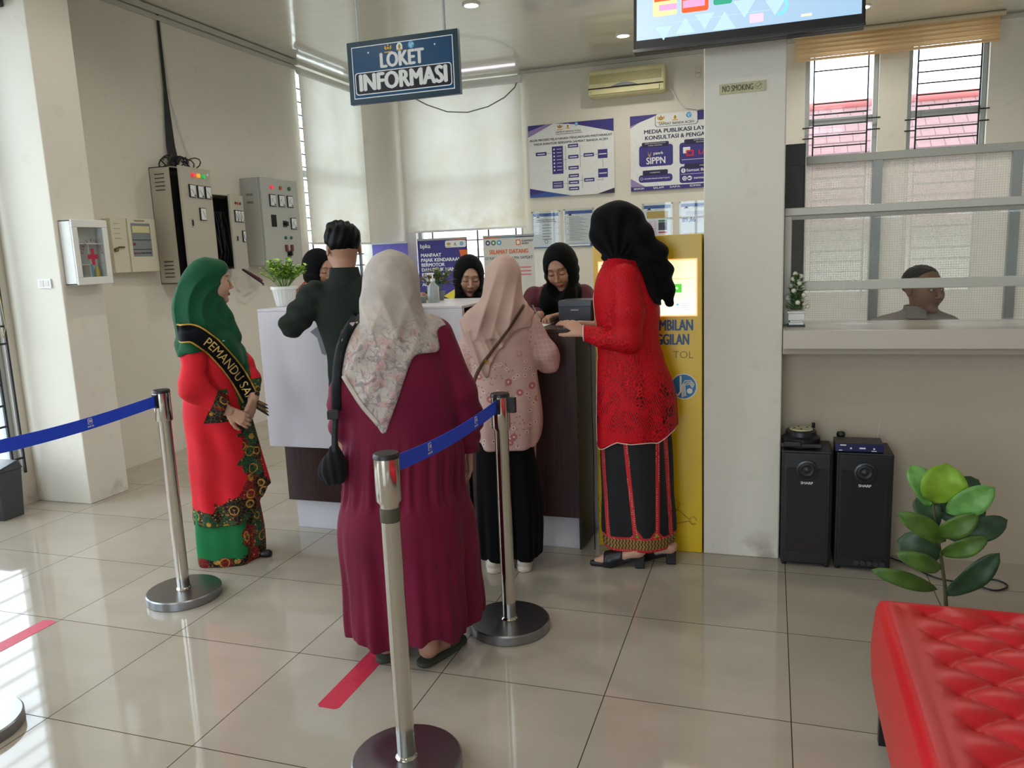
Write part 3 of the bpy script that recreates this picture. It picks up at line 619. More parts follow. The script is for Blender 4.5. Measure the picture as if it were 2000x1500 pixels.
# cabinet 2
p = wallroot('electrical_cabinet', 3.17, 1.45, 'smallest electrical cabinet with its door open showing dark wiring', 'electrical cabinet', 'wall mounted electrical cabinets')
f = MB(); f.box(0, .4, -.005, 0, 0, .63).box(0, .006, -.16, 0, 0, .63).box(.394, .4, -.16, 0, 0, .63).box(0, .4, -.16, 0, 0, .006).box(0, .4, -.16, 0, .624, .63); f.build('body', M_pan, p)
f = MB(); f.box(.01, .39, -.03, -.006, .02, .61)
f.build('mounting_plate', M_dark, p)
f = MB()
random.seed(3)
for i in range(10):
    x = .04+i*.03; f.tube([(x, -.05, .05), (x+random.uniform(-.03, .03), -.09, .15), (x+random.uniform(-.04, .04), -.06, .28+random.uniform(0, .1)), (x, -.04, .5)], .005, 5, i % 3)
f.build('wiring', [mat('wire_black', (26, 26, 30), .5), mat('wire_brown', (72, 60, 34), .5), mat('wire_blue', (40, 48, 84), .5)], p)
dr = empty('cabinet_door', (.40, -.165, 0), math.radians(14), parent=p)
MB().box(-.27, 0, -.02, 0, .0, .63).build('door_leaf', M_pan, dr, bevel=.003)
for i, m_ in enumerate((L_rd, L_yd, L_gd)): MB().cyl((-.17+i*.045, -.02, .56), (-.17+i*.045, -.032, .56), .011, n=12).build('indicator_lamp', m_, dr, smooth=50)
for i in range(3): meter(dr, -.185+i*.058, .45, -.02, .027, .05)
meter(dr, -.06, .28, -.02, .027, .05); MB().box(-.2, -.19, -.03, -.02, .24, .28).build('lock', M_black, dr)
# cabinet 3
p = wallroot('electrical_cabinet', 3.80, 1.47, 'closed grey electrical cabinet with meters and switches beside the corner window', 'electrical cabinet', 'wall mounted electrical cabinets')
MB().box(0, .6, -.19, 0, 0, .79).build('body', M_pan2, p, bevel=.003)
MB().box(.01, .6, -.212, -.19, .0, .79).build('door_leaf', M_pan2, p, bevel=.004)
MB().box(-.003, 0, -.13, -.06, .63, .65).box(-.003, 0, -.13, -.06, .56, .58).build('vent_slots', mat('slot_grey', (128, 126, 116), .7), p)
for i, m_ in enumerate((L_r, L_yd, L_gd)): MB().cyl((.17+i*.14, -.212, .71), (.17+i*.14, -.226, .71), .018, n=16).build('indicator_lamp', m_, p, smooth=50)
for i in range(3): meter(p, .17+i*.14, .59, -.212, .046, .055)
meter(p, .48, .385, -.212, .046, .055)
MB().box(.13, .21, -.214, -.212, .35, .46).build('display_opening', M_dark, p)
for x, z in ((.34, .38), (.37, .1)): MB().box(x-.03, x+.03, -.216, -.212, z-.03, z+.03).cyl((x, -.212, z), (x, -.235, z), .016, n=16).box(x-.008, x+.008, -.25, -.235, z-.02, z+.02).build('rotary_switch', [M_black], p)
for x in (.33, .42):
    MB().cyl((x, -.212, .25), (x, -.224, .25), .015, n=16).build('push_button', mat('button_green', (20, 100, 80), .4), p, smooth=50)
    MB().rrect(x-.018, x+.018, .12, .185, .012, -.224, -.212).build('push_button', mat('button_red_black', (110, 30, 30), .4), p)
# cables up the wall
M_cab = mat('cable_black', (22, 22, 32), .5); M_cabw = mat('cable_white', (206, 202, 198), .5)
f = MB()
for i in range(7):
    o_ = (i-3)*.012
    f.tube([(XL+.012, 2.96+o_*.2, 3.45), (XL+.014, 2.955+o_*.3, 2.9), (XL+.02, 2.94+o_*1.2, 2.45), (XL+.05, 2.93+o_*1.4, 2.28)], .005, 6, 0)
f.build('cable_bundle', M_cab, smooth=60, label='thick black cable bundle dropping from the ceiling to the largest electrical cabinet', cat='cable')
f = MB()
for i in range(14):
    a_ = i*.9; cx = XL+.06+.05*math.sin(a_*1.7); cy = 2.80+.022*i
    f.tube([(cx+.045*math.sin(q_)+.01*math.cos(3*a_), cy+.05*math.cos(q_+a_), 2.315+.045*math.sin(q_*1.0+a_)) for q_ in np.linspace(0, 5.5, 10)], .005, 5, i % 3)
f.build('cable_coil', [M_cab, mat('cable_olive', (66, 62, 42), .6), mat('cable_navy', (36, 38, 66), .5)], smooth=60, label='tangle of dark loose cables lying on top of the largest electrical cabinet', cat='cable')
f = MB(); f.tube([(XL+.008, 2.975, 3.45), (XL+.008, 2.99, 2.9), (XL+.01, 3.05, 2.6), (XL+.015, 3.15, 2.32)], .0025, 5); f.tube([(XL+.008, 2.985, 3.45), (XL+.008, 3.01, 2.8), (XL+.01, 3.12, 2.45), (XL+.015, 3.22, 2.3)], .0025, 5)
f.build('thin_wires', M_cabw, smooth=60, label='two thin pale wires hanging on the wall beside the black cable bundle', cat='cable')
f = MB(); f.tube([(-3.40, 3.60, 1.445), (-3.34, 3.64, 1.40), (-3.33, 3.72, 1.36), (-3.36, 3.80, 1.34), (-3.42, 3.9, 1.33)], .011, 8, 0); f.tube([(-3.37, 3.56, 1.445), (-3.30, 3.62, 1.37), (-3.30, 3.72, 1.32), (-3.35, 3.82, 1.30), (-3.43, 3.93, 1.29)], .009, 8, 1)
f.build('loose_cables', [mat('cable_red', (120, 30, 50), .5), M_cab], smooth=60, label='red and black cables sagging below the grey cabinets behind the potted plant', cat='cable')
# first aid cabinet
p = wallroot('first_aid_cabinet', 1.385, 1.405, 'white first aid cabinet with a red cross on its glass door', 'first aid cabinet', x=-3.039); p.scale = (.80, .72, .93)
f = MB(); f.box(0, .34, -.01, 0, 0, .43).box(0, .012, -.125, 0, 0, .43).box(.328, .34, -.125, 0, 0, .43).box(0, .34, -.125, 0, 0, .014).box(0, .34, -.125, 0, .416, .43); f.build('body', M_whitep, p, bevel=.004)
f = MB(); f.box(.01, .33, -.1, -.01, .27, .276).box(.01, .17, -.1, -.01, .13, .136).box(.166, .172, -.1, -.01, .014, .27); f.build('shelf', M_whitep, p)
f = MB(); f.box(0, .34, -.145, -.127, 0, .05).box(0, .34, -.145, -.127, .38, .43).box(0, .05, -.145, -.127, .05, .38).box(.29, .34, -.145, -.127, .05, .38); f.build('door_frame', M_whitep, p, bevel=.004)
MB().box(.05, .29, -.138, -.135, .05, .38).build('door_pane', M_glass, p)
f = MB(); f.box(.155, .185, -.1395, -.138, .13, .24).box(.12, .155, -.1395, -.138, .17, .2).box(.185, .22, -.1395, -.138, .17, .2)
f.build('red_cross', mat('cross_red', (170, 20, 50), .5), p)
f = MB(); st = 'FIRST AID BOX'
for i, ch in enumerate(st):
    if ch != ' ':
        a_ = PI*(1-(i+.5)/len(st)); f.text(ch, .17+.095*math.cos(a_), .2+.095*math.sin(a_), .026, -.1395, 0, bold=.02, rot=a_-PI/2)
f.build('lettering', mat('dark_red_print', (120, 30, 50), .5), p)
def bottle(name, y, x, z, r, h_, m1, m2, label, rz=0):
    o = MB().lathe([(r, 0), (r, h_*.6), (r*.45, h_*.78), (r*.4, h_*.8)], n=20).build(name, m1, loc=(x, y, z), smooth=50, label=label, cat='bottle'); MB().lathe([(r*.5, h_*.8), (r*.5, h_)], n=16).build('cap', m2, o, smooth=50); return o
bottle('medicine_bottle', 1.595, -2.995, 1.419, .017, .12, mat('bottle_yellow', (190, 164, 40), .4), mat('cap_beige', (206, 190, 170), .4), 'yellow bottle with a beige cap inside the first aid cabinet')
bottle('medicine_bottle', 1.552, -2.995, 1.419, .013, .14, mat('bottle_blue', (70, 150, 190), .4), M_whitep, 'slim light blue bottle inside the first aid cabinet')
# fire alarm panel
p = wallroot('alarm_panel', 2.17, 1.465, 'cream fire alarm control panel with a grey window between first aid box and cabinets', 'control panel')
MB().box(0, .43, -.075, 0, 0, .395).build('body', M_pan3, p, bevel=.004); MB().box(.15, .43, -.085, -.075, 0, .395).build('door_leaf', M_pan3, p, bevel=.003)
f = MB(); f.box(.18, .37, -.0865, -.085, .115, .36, 0); f.box(.19, .36, -.088, -.0865, .29, .34, 1); f.box(.18, .37, -.0875, -.0865, .165, .17, 2); f.box(.18, .37, -.0875, -.0865, .235, .24, 2)
for i in range(9): f.box(.185+i*.02, .197+i*.02, -.0885, -.0865, .135, .145, 3 if i < 4 else 2)
f.box(.187, .207, -.0885, -.0865, .195, .215, 3)
f.build('instrument_window', [mat('panel_window_grey', (124, 132, 134), .3), mat('label_yellow', (214, 204, 156), .5), M_text_k, mat('marker_maroon', (130, 40, 44), .5)], p)
f = MB(); f.box(.22, .32, -.0865, -.085, .372, .385, 0)
for i in range(4): f.tube([(.03, -.076, .25+i*.035), (.085, -.076, .25+i*.035)], .002, 4, 0)
f.build('slots', [mat('slot_cream', (150, 142, 124), .6)], p)
f = MB(); f.tube([(.02, -.08, .175), (.05, -.085, .185), (.1, -.085, .185)], .006, 6); f.cyl((.015, -.08, .165), (.015, -.1, .165), .014, n=12); f.build('padlock', mat('old_brass', (120, 104, 60), .4, .6), p)
# socket on the pier, dark flood lamp at the top left
o = MB().rrect(-3.221, -3.115, 1.395, 1.452, .006, 1.343, 1.353).build('wall_socket', M_whitep, label='white double switch plate on the bright left pier', cat='socket')
MB().box(-3.205, -3.173, 1.341, 1.343, 1.405, 1.442).box(-3.163, -3.131, 1.341, 1.343, 1.405, 1.442).build('switch_insert', mat('switch_shade', (206, 200, 198), .4), o)
lm = empty('wall_lamp', (-3.24, 1.353, 3.04), 0, 'dark boxy wall lamp at the top left corner on the pier', 'lamp')
MB().box(-.13, .05, -.13, 0, 0, .16).build('housing', mat('lamp_dark', (46, 48, 54), .4), lm, bevel=.01); MB().box(-.11, .03, -.135, -.13, .02, .06).build('lens', mat('lens_white', (220, 220, 220), .2), lm)
f = MB(); f.tube([(XL+.06, 1.2, 1.9), (XL+.06, 1.19, 1.4), (XL+.065, 1.2, 1.22), (XL+.07, 1.22, 1.1), (XL+.075, 1.24, 1.16), (XL+.07, 1.235, 1.4), (XL+.06, 1.22, 1.9)], .003, 6)
f.build('blind_chain', mat('bead_brass', (190, 176, 120), .4), smooth=60, label='beaded blind pull cord looping in front of the left window', cat='cord')
# wire drooping behind the sign
f = MB(); pts = [(-1.6, YB-.05, 3.40), (-1.62, YB-.12, 3.30), (-1.75, YB-.1, 3.21), (-1.95, YB-.1, 3.13), (-2.2, YB-.1, 3.09), (-2.45, YB-.1, 3.12), (-2.7, YB-.1, 3.22), (-2.95, YB-.1, 3.36)]
f.tube(pts, .007, 6); f.build('hanging_wire', mat('wire_grey', (120, 116, 106), .5), smooth=60, label='thin dark wire drooping in front of the rear roller blind', cat='cable')
# stand banners behind the desks
def banner(x0, x1, z1, y, m, label):
    r = empty('banner_stand', ((x0+x1)/2, y, 0), 0, label, 'banner', 'stand banners in front of the rear windows'); w_ = (x1-x0)/2
    o = MB().box(-w_, w_, -.002, .002, .1, z1).build('banner_sheet', m, r); MB().box(-w_, w_, -.04, .04, 0, .09).build('base', M_alu, r, bevel=.01)
    MB().cyl((0, .02, .05), (0, .02, z1), .008, n=8).box(-w_, w_, -.008, .008, z1-.01, z1+.012).build('pole', M_alu, r); return r, o, w_
M_bpur = NT('banner_purple', .5); M_bpur.col(M_bpur.mix(M_bpur.mapr(M_bpur.noise(2, 2), .35, .65), C8(64, 58, 150), C8(96, 84, 176))); M_bpur = M_bpur.m
r, o, w_ = banner(-3.36, -2.90, 1.66, 6.0, M_bpur, 'plain purple stand banner half hidden behind the man in the dark shirt')
r, o, w_ = banner(-2.82, -2.2, 1.68, 6.1, M_navy, 'purple stand banner with white text MANFAAT PAJAK KENDARAAN BERMOTOR')
f = MB()
for i, st in enumerate(('MANFAAT', 'PAJAK KENDARAAN', 'BERMOTOR', 'DAN BALIK NAMA', 'KENDARAAN', 'BERMOTOR', 'ACEH')):
    f.text(st, -w_+.035, 1.68-.18-i*.056, .056, -.004, 0, align='LEFT', bold=.04)
f.text('bpka', -w_+.03, 1.68-.075, .07, -.004, 0, align='LEFT', bold=.02); f.rrect(.04, w_-.01, 1.58, 1.66, .02, -.004, -.002, 0)
f.prism([(w_, 1.55), (w_-.1, 1.55), (w_-.06, 1.38), (w_, 1.3)][::-1][::-1], -.004, -.002, 1); f.box(.1, w_, -.0045, -.0035, 1.665, 1.68, 1); f.prism([(w_, .9), (-.1, .98), (.02, 1.04), (w_, 1.2)][::-1], -.004, -.002, 2)
f.build('printing', [M_text_w, M_orange, mat('print_yellow', (226, 204, 60), .5)], o)
e_ = MB(); emblem(e_, .085, 1.62, .028, -.005, 0); emblem(e_, .165, 1.62, .026, -.005, 1); emblem(e_, .245, 1.62, .026, -.005, 2); e_.build('crests', EMB, o)
r, o, w_ = banner(-2.0, -1.4, 1.68, 6.1, mat('banner_grey_white', (214, 212, 206), .5, noise=(3, .06)), 'pale stand banner headed SELAMAT DATANG behind the woman in the pink hijab')
f = MB(); f.text('SELAMAT DATANG', .0, 1.68-.175, .068, -.004, 0, bold=.03, w=.46); f.text('DI KANTOR BERSAMA SAMSAT', 0, 1.68-.245, .045, -.004, 1, w=.56)
f.box(-w_, -.1, -.004, -.002, 1.66, 1.68, 0); f.box(-.1, .08, -.004, -.002, 1.66, 1.68, 3); f.box(.08, w_, -.004, -.002, 1.66, 1.68, 2)
f.text('E-SAMSAT', .16, 1.62, .03, -.004, 1, align='LEFT', bold=.02); f.text('ACEH', .16, 1.59, .03, -.004, 1, align='LEFT', bold=.02); f.rrect(.09, .145, 1.575, 1.635, .01, -.004, -.002, 0); f.rrect(.1, .135, 1.585, 1.625, .006, -.005, -.004, 4)
for i, k_ in enumerate((2, 5, 3)): f.disc(-.245+i*.068, 1.61, .028, -.004, -.002, k_); f.disc(-.245+i*.068, 1.61, .014, -.005, -.004, 4, 8)
for i in range(3): f.box(.1, .26, -.004, -.002, 1.32-i*.04, 1.335-i*.04, 6)
f.build('printing', [M_orange, M_text_k, M_navy, M_lblue, M_text_w, M_green, mat('print_rose', (216, 120, 130), .5)], o)
# ============================================================ desks, kiosk, counter
M_brown = NT('dark_wood_laminate', .35); s_ = M_brown.sep()
M_brown.col(M_brown.mix(M_brown.mapr(M_brown.noise(9, 6, M_brown.comb(M_brown.math('MULTIPLY', s_[0], 8), M_brown.math('MULTIPLY', s_[1], 8), M_brown.math('MULTIPLY', s_[2], .5))), .35, .65), C8(62, 38, 36), C8(44, 25, 26))); M_brown = M_brown.m
dk = empty('information_desk', (-.93, 1.2, 0), 0, 'tall information desk with a white front panel over a dark wood base', 'desk')
MB().box(-.595, .60, 0, .03, .488, 1.235).build('front_panel', M_white, dk, bevel=.003)
MB().box(-.52, .58, .03, .55, .174, 1.21).build('carcass', M_brown, dk); MB().box(-.50, .58, .07, .5, 0, .172).build('plinth', M_white, dk, bevel=.003)
MB().box(-.595, .60, .0, .6, 1.235, 1.25).build('desk_top', M_white, dk, bevel=.003)
dk = empty('brown_counter', (-.045, 1.2, 0), 0, 'dark wood counter with a white plinth between the white desk and the yellow kiosk', 'counter')
MB().box(-.275, .285, 0, .02, .19, 1.11).box(-.275, .275, .02, .52, .19, 1.10).build('front_panel', M_brown, dk, bevel=.002)
MB().box(.275, .286, .02, .52, .02, 1.105).build('side_panel', M_black, dk, label='black side panel'); MB().box(-.27, .27, .08, .5, 0, .187).build('plinth', M_white, dk, bevel=.003)
MB().box(-.275, .289, -.005, .52, 1.11, 1.13).build('counter_top', M_brown, dk, bevel=.002)
# kiosk
M_yel = NT('kiosk_yellow', .3); s_ = M_yel.sep(); M_yel.col(M_yel.mix(M_yel.mapr(M_yel.noise(1.6, 3), .35, .65), C8(224, 188, 6), C8(212, 172, 5))); M_yel = M_yel.m
M_scrk = NT('kiosk_screen', .2); M_scrk.col((.02, .02, .02)); s_ = M_scrk.sep(); M_scrk.put(M_scrk.b.inputs['Emission Color'], M_scrk.mix(M_scrk.mapr(s_[2], 1.17, 1.43), C8(250, 248, 232), C8(228, 226, 176))); M_scrk.b.inputs['Emission Strength'].default_value = 1.05; M_scrk = M_scrk.m
kk = empty('queue_kiosk', (.557, 1.353, 0), 0, 'yellow self service kiosk with a lit screen behind the woman in red lace', 'kiosk')
MB().box(-.257, .258, 0, .38, 0, 1.55).build('cabinet', M_yel, kk, bevel=.004)
MB().box(-.258, .259, .002, .38, .952, .955).build('panel_seam', mat('seam', (120, 94, 10), .5), kk)
f = MB(); f.box(-.232, .236, -.003, 0, 1.17, 1.438, 0); f.build('screen_frame', [em('screen_orange', (244, 176, 110), 1.0)], kk)
MB().box(-.226, .230, -.005, -.003, 1.176, 1.432).build('screen', M_scrk, kk)
f = MB(); f.rrect(.09, .165, 1.282, 1.322, .003, -.0065, -.005, 0); f.text('MULAI', .125, 1.302, .016, -.007, 1, bold=.02); f.rrect(.128, .216, 1.19, 1.245, .003, -.006, -.005, 2); f.prism([(.138, 1.222), (.152, 1.222), (.145, 1.232)], -.0066, -.006, 3)
for i in range(4): f.box(.16, .205, -.0066, -.006, 1.2+i*.01, 1.202+i*.01, 4)
f.box(-.1, .215, -.006, -.005, 1.345, 1.348, 5); f.disc(-.214, 1.42, .003, -.006, -.005, 6)
f.build('screen_picture', [em('scr_green', (90, 205, 70), .9), em('scr_white', (250, 250, 250), 1.0), em('scr_card', (232, 232, 222), .95), em('scr_blue', (70, 160, 200), .9), em('scr_grey', (170, 176, 180), .9), em('scr_ochre', (226, 206, 120), .9), em('scr_red', (220, 60, 40), .9)], kk)
f = MB()
f.text('PENGAMBILAN', .218, 1.125, .073, -.001, 0, align='RIGHT', bold=.03, w=.30)
f.text('NOMOR PANGGILAN', .20, 1.057, .073, -.001, 0, align='RIGHT', bold=.03, w=.41)
xs_ = f.v
f.build('lettering', mat('kiosk_blue', (14, 70, 120), .4), kk, label='blue capitals on the kiosk front')
f = MB(); f.disc(.172, .833, .063, -.001, 0, 0, 32); f.disc(.172, .833, .058, -.0016, -.001, 1, 32)
for k_ in (0, 1, 2):
    f.tube([(.165+.008*k_-.0, -.002, .78+.004*k_), (.165+.006*k_, -.002, .84), (.178+.01*k_, -.002, .862-.008*k_), (.205, -.002, .862-.010*k_), (.222-.004*k_, -.002, .842-.008*k_)], .0035, 4, 0)
f.tube([(.158, -.002, .885), (.158, -.002, .81), (.145, -.002, .79), (.128, -.002, .80)], .006, 4, 0); f.disc(.2, .812, .013, -.002, -.0016, 0)
f.build('round_logo', [mat('logo_white', (220, 220, 200), .4), mat('logo_blue', (26, 110, 160), .4)], kk)
f = MB()
f.text('TOL', .17, .985, .05, -.001, 0, bold=.0)
for cx, cz, r0, n_ in ((-.2, .45, .05, 3), (-.19, .32, .04, 3), (-.21, .22, .05, 2), (.215, .165, .018, 2)):
    for q in range(n_):
        r_ = r0*(1-.28*q); f.tube([(cx+r_*math.cos(a_), -.001, cz+r_*1.2*math.sin(a_)) for a_ in np.linspace(0, 5.6, 18)], .0014, 4, 0)
f.tube([(.215-.02, -.001, .17), (.15, -.001, .21), (.08, -.001, .23)], .002, 4, 0); f.tube([(.215-.02, -.001, .16), (.15, -.001, .15), (.08, -.001, .12)], .002, 4, 0); f.tube([(.13, -.001, .2), (.155, -.001, .25), (.12, -.001, .27), (.1, -.001, .22)], .002, 4, 0)
f.build('batik_outlines', mat('kiosk_olive', (150, 118, 6), .4), kk)
# card terminal on the counter
tm = empty('receipt_printer', (.205, 1.42, 1.13), 0, 'dark grey boxy receipt printer on the brown counter beside the writing woman', 'printer')
MB().box(-.085, .085, -.07, .09, .012, .125).build('housing', mat('slate_plastic', (46, 52, 62), .35), tm, bevel=.008)
MB().box(-.083, .083, -.074, -.07, .095, .12).build('lid_edge', mat('slate_light', (70, 78, 88), .3), tm, bevel=.002)
MB().box(-.02, .02, -.0755, -.07, .074, .081).build('badge', mat('badge_grey', (150, 152, 156), .4), tm)
MB().box(-.07, .08, -.08, .07, 0, .012).build('foot', M_black, tm)
f = MB(); f.tube([(.283, 1.3, 1.135), (.296, 1.28, 1.0), (.298, 1.26, .8), (.297, 1.28, .5), (.293, 1.28, .2), (.293, 1.28, .003)], .003, 6); f.build('power_cord', M_cab, smooth=60, label='thin black cord hanging down the black side of the brown counter', cat='cable')
MB().box(-.1, .06, 1.30, 1.50, 1.1305, 1.133).build('paper_form', M_paper, label='white paper form on the brown counter under the writing hand', cat='paper')
# things on the white desk
def leaf_mesh(mb, base, d, up, L_, w_, m, fold=.25, droop=.2, n=4):
    base = Vector(base); d = Vector(d).normalized(); side = d.cross(Vector(up)).normalized(); nrm = side.cross(d).normalized()
    rows = []
    for i in range(n+1):
        t_ = i/n; ww = w_*.5*math.sin(PI*min(1, (t_*.93+.05)))**.8 if i < n else 0.0008
        c = base+d*(L_*t_)-nrm*(droop*L_*t_*t_)
        rows.append((c-side*ww+nrm*ww*fold, c, c+side*ww+nrm*ww*fold))
    vs = [v for r_ in rows for v in r_]
    fs = []
    for i in range(n):
        for j in range(2): fs.append((i*3+j, i*3+j+1, (i+1)*3+j+1, (i+1)*3+j))
    mb.add(vs, fs, m)
def bush(name, parent, c, R_, Hh, nst, nleaf, ll, lw, mats_, spread=.6, seed=1, taper=False):
    rnd = random.Random(seed); f = MB(); st = MB()
    for i in range(nst):
        a_ = rnd.uniform(0, 2*PI); r_ = R_*math.sqrt(rnd.random()); hh = Hh*rnd.uniform(.6, 1)*(1-.35*(r_/R_))
        tip = Vector((c[0]+r_*math.cos(a_), c[1]+r_*math.sin(a_), c[2]+hh)); b0 = Vector((c[0]+.15*r_*math.cos(a_), c[1]+.15*r_*math.sin(a_), c[2]))
        mid = (tip+b0)/2+Vector((0, 0, .15*hh)); st.tube([b0, mid, tip], .0016, 4)
        for k_ in range(nleaf):
            t_ = .3+.7*(k_+.5)/nleaf; p_ = b0.lerp(mid, t_*2) if t_ < .5 else mid.lerp(tip, t_*2-1)
            aa = rnd.uniform(0, 2*PI); d_ = Vector((math.cos(aa), math.sin(aa), rnd.uniform(.1, .9)))
            leaf_mesh(f, p_, d_, (0, 0, 1), ll*rnd.uniform(.7, 1.15), lw, rnd.choice([0, 0, 1]) if t_ < .7 else rnd.choice([0, 1, 1]), n=3)
    st.build('stems', mat('stem_green', (90, 120, 50), .6), parent); f.build('foliage', mats_, parent)
pp = empty('potted_plant', (-1.50, 1.43, 1.25), 0, 'bushy light green artificial plant in a white ribbed pot on the white desk', 'plant')
f = MB(); f.lathe([(.045, 0), (.05, .004), (.066, .095), (.074, .096), (.074, .112), (.066, .112), (.062, .10), (0, .098)], n=40)
for i in range(20):
    a_ = 2*PI*i/20; f.tube([(.049*math.cos(a_), .049*math.sin(a_), .006), (.0655*math.cos(a_), .0655*math.sin(a_), .09)], .0022, 5)
f.build('flower_pot', M_whitep, pp, smooth=45)
bush('f', pp, (0, 0, .1), .135, .19, 36, 14, .038, .018, [mat('leaf_lime', (120, 168, 52), .5), mat('leaf_fresh', (168, 206, 84), .5)], seed=4)
pp = empty('potted_plant', (-.66, 1.66, 1.25), 0, 'dark green reddish tipped plant behind the hand sanitiser on the white desk', 'plant')
MB().lathe([(.035, 0), (.045, .05), (0, .05)], n=20).build('flower_pot', mat('pot_grey', (120, 124, 124), .5), pp, smooth=45)
bush('f', pp, (0, 0, .04), .085, .16, 16, 9, .06, .016, [mat('leaf_deep', (70, 110, 50), .5), mat('leaf_tip', (140, 120, 60), .5)], seed=9)
sn = empty('sanitiser_bottle', (-.60, 1.47, 1.25), 0, 'clear pump bottle of hand sanitiser on the white desk before the dark plant', 'bottle')
M_clear = mat('clear_plastic', (205, 215, 216), .15, trans=.6)
MB().lathe([(.03, 0), (.032, .01), (.032, .085), (.012, .105), (.011, .112)], n=24).build('bottle_body', M_clear, sn, smooth=50)
MB().cyl((0, 0, .112), (0, 0, .128), .013, n=16).cyl((0, 0, .128), (0, 0, .15), .004, n=8).box(-.03, .008, -.006, .006, .15, .158).build('pump', M_whitep, sn)
bx_ = MB().box(-.74, -.655, 1.42, 1.5, 1.2505, 1.285).build('storage_box', mat('box_grey_green', (120, 134, 130), .4), bevel=.003, label='small grey plastic box beside the sanitiser bottle on the white desk', cat='box')
# ------------------------------------------------------------ right service counter
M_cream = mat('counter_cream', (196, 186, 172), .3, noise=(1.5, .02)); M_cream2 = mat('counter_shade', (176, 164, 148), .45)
sc = empty('service_counter', (1.174, 1.25, 0), 0, 'long cream counter slab running right from the white column', 'counter')
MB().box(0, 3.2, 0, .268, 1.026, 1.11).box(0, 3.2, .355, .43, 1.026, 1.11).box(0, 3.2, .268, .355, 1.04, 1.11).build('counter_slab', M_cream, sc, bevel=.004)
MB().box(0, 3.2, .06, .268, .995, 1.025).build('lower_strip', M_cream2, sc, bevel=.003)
gp = empty('glass_partition', (1.157, 1.5, 1.112), 0, 'front glass screen with three pale aluminium rails standing on the cream counter', 'partition')
M_alw = mat('cream_aluminium', (190, 188, 176), .35, .15)
f = MB(); f.box(.017, .05, -.02, .02, 0, .5).build('post', M_alw, gp, bevel=.003)
MB().box(.017, 3.1, -.03, .03, .50, .535).build('rail', M_alw, gp, bevel=.003); MB().box(.05, 3.1, -.02, .02, .482, .499).build('rail', mat('rail_shade', (150, 148, 138), .4, .2), gp)
MB().box(.05, 3.1, -.03, .03, .158, .2).build('rail', M_alw, gp, bevel=.003)
MB().box(.05, 3.1, -.003, .003, .2, .482).build('pane', M_glass, gp)
MB().box(.05, 3.1, .008, .012, .0, .158).build('pane', M_glass, gp)
# frosted partition behind
t = NT('frosted_squares', .5); s_ = t.sep(); P_ = .0128
lx = t.math('LESS_THAN', t.math('PINGPONG', s_[0], P_/2), .0011); lz = t.math('LESS_THAN', t.math('PINGPONG', s_[2], P_/2), .0011)
ln_ = t.math('MAXIMUM', lx, lz)
t.col(C8(232, 228, 222)); tl = t.n.nodes.new('ShaderNodeBsdfTranslucent'); tl.inputs[0].default_value = C8(244, 240, 234); m1_ = t.n.nodes.new('ShaderNodeMixShader'); m1_.inputs[0].default_value = .55
t.n.links.new(t.b.outputs[0], m1_.inputs[1]); t.n.links.new(tl.outputs[0], m1_.inputs[2])
tp = t.n.nodes.new('ShaderNodeBsdfTransparent'); m2_ = t.n.nodes.new('ShaderNodeMixShader'); t.put(m2_.inputs[0], t.math('MULTIPLY', ln_, .4)); t.n.links.new(m1_.outputs[0], m2_.inputs[1]); t.n.links.new(tp.outputs[0], m2_.inputs[2]); t.out(m2_.outputs[0])
fp = empty('frosted_partition', (1.30, 2.5, 0), 0, 'rear office screen of square patterned frosted glass in grey aluminium frames', 'partition')
MB().box(0, 3.2, -.03, .03, 1.92, 1.965).build('rail', M_alw, fp, bevel=.003); MB().box(0, 3.2, -.025, .025, 0, .05).build('rail', M_alw, fp)
for x0 in (.355, 1.03, 1.75, 2.45): MB().box(x0, x0+.04, -.03, .03, .05, 1.92).box(x0-.008, x0, -.028, .02, .05, 1.92).build('mullion', [M_alu], fp)
for a0, a1 in ((0, .345), (.395, 1.02), (1.07, 1.74), (1.79, 2.44)): MB().add([(a0, 0, .05), (a1, 0, .05), (a1, 0, 1.92), (a0, 0, 1.92)], [(0, 1, 2, 3)]).build('frosted_pane', t.m, fp)
bc = empty('black_cabinet', (1.165, 2.2, 0), 0, 'tall narrow black cabinet behind the glass screen beside the white column', 'cabinet')
MB().box(0, .12, 0, .28, 0, 2.01).build('body', mat('cabinet_black', (34, 34, 38), .45), bc, bevel=.003); MB().box(.006, .114, -.006, 0, .02, 1.90).build('door_leaf', mat('cabinet_black2', (26, 26, 29), .4), bc, bevel=.002)
# flower pot on the counter
pp = empty('flower_pot', (1.232, 1.435, 1.11), 0, 'small cone of white balls and green leaves in a footed white pot', 'plant')
MB().box(-.038, .038, -.038, .038, 0, .008).build('saucer', M_black, pp); MB().box(-.033, .033, -.033, .033, .008, .02).box(-.028, .028, -.028, .028, .02, .03).box(-.036, .036, -.036, .036, .03, .062).box(-.04, .04, -.04, .04, .062, .072).build('pot', M_whitep, pp, bevel=.003)
rnd = random.Random(5); f = MB(); bl = MB()
for i in range(240):
    h_ = rnd.random(); r_ = .045*(1-h_*.7)*math.sqrt(rnd.random()); a_ = rnd.uniform(0, 2*PI)
    leaf_mesh(f, (r_*math.cos(a_), r_*math.sin(a_), .075+.16*h_), (math.cos(a_), math.sin(a_), rnd.uniform(.3, 1.2)), (0, 0, 1), .024, .009, rnd.choice([0, 1]), n=2)
f.build('foliage', [mat('leaf_box', (58, 104, 40), .5), mat('leaf_box2', (90, 136, 58), .5)], pp)
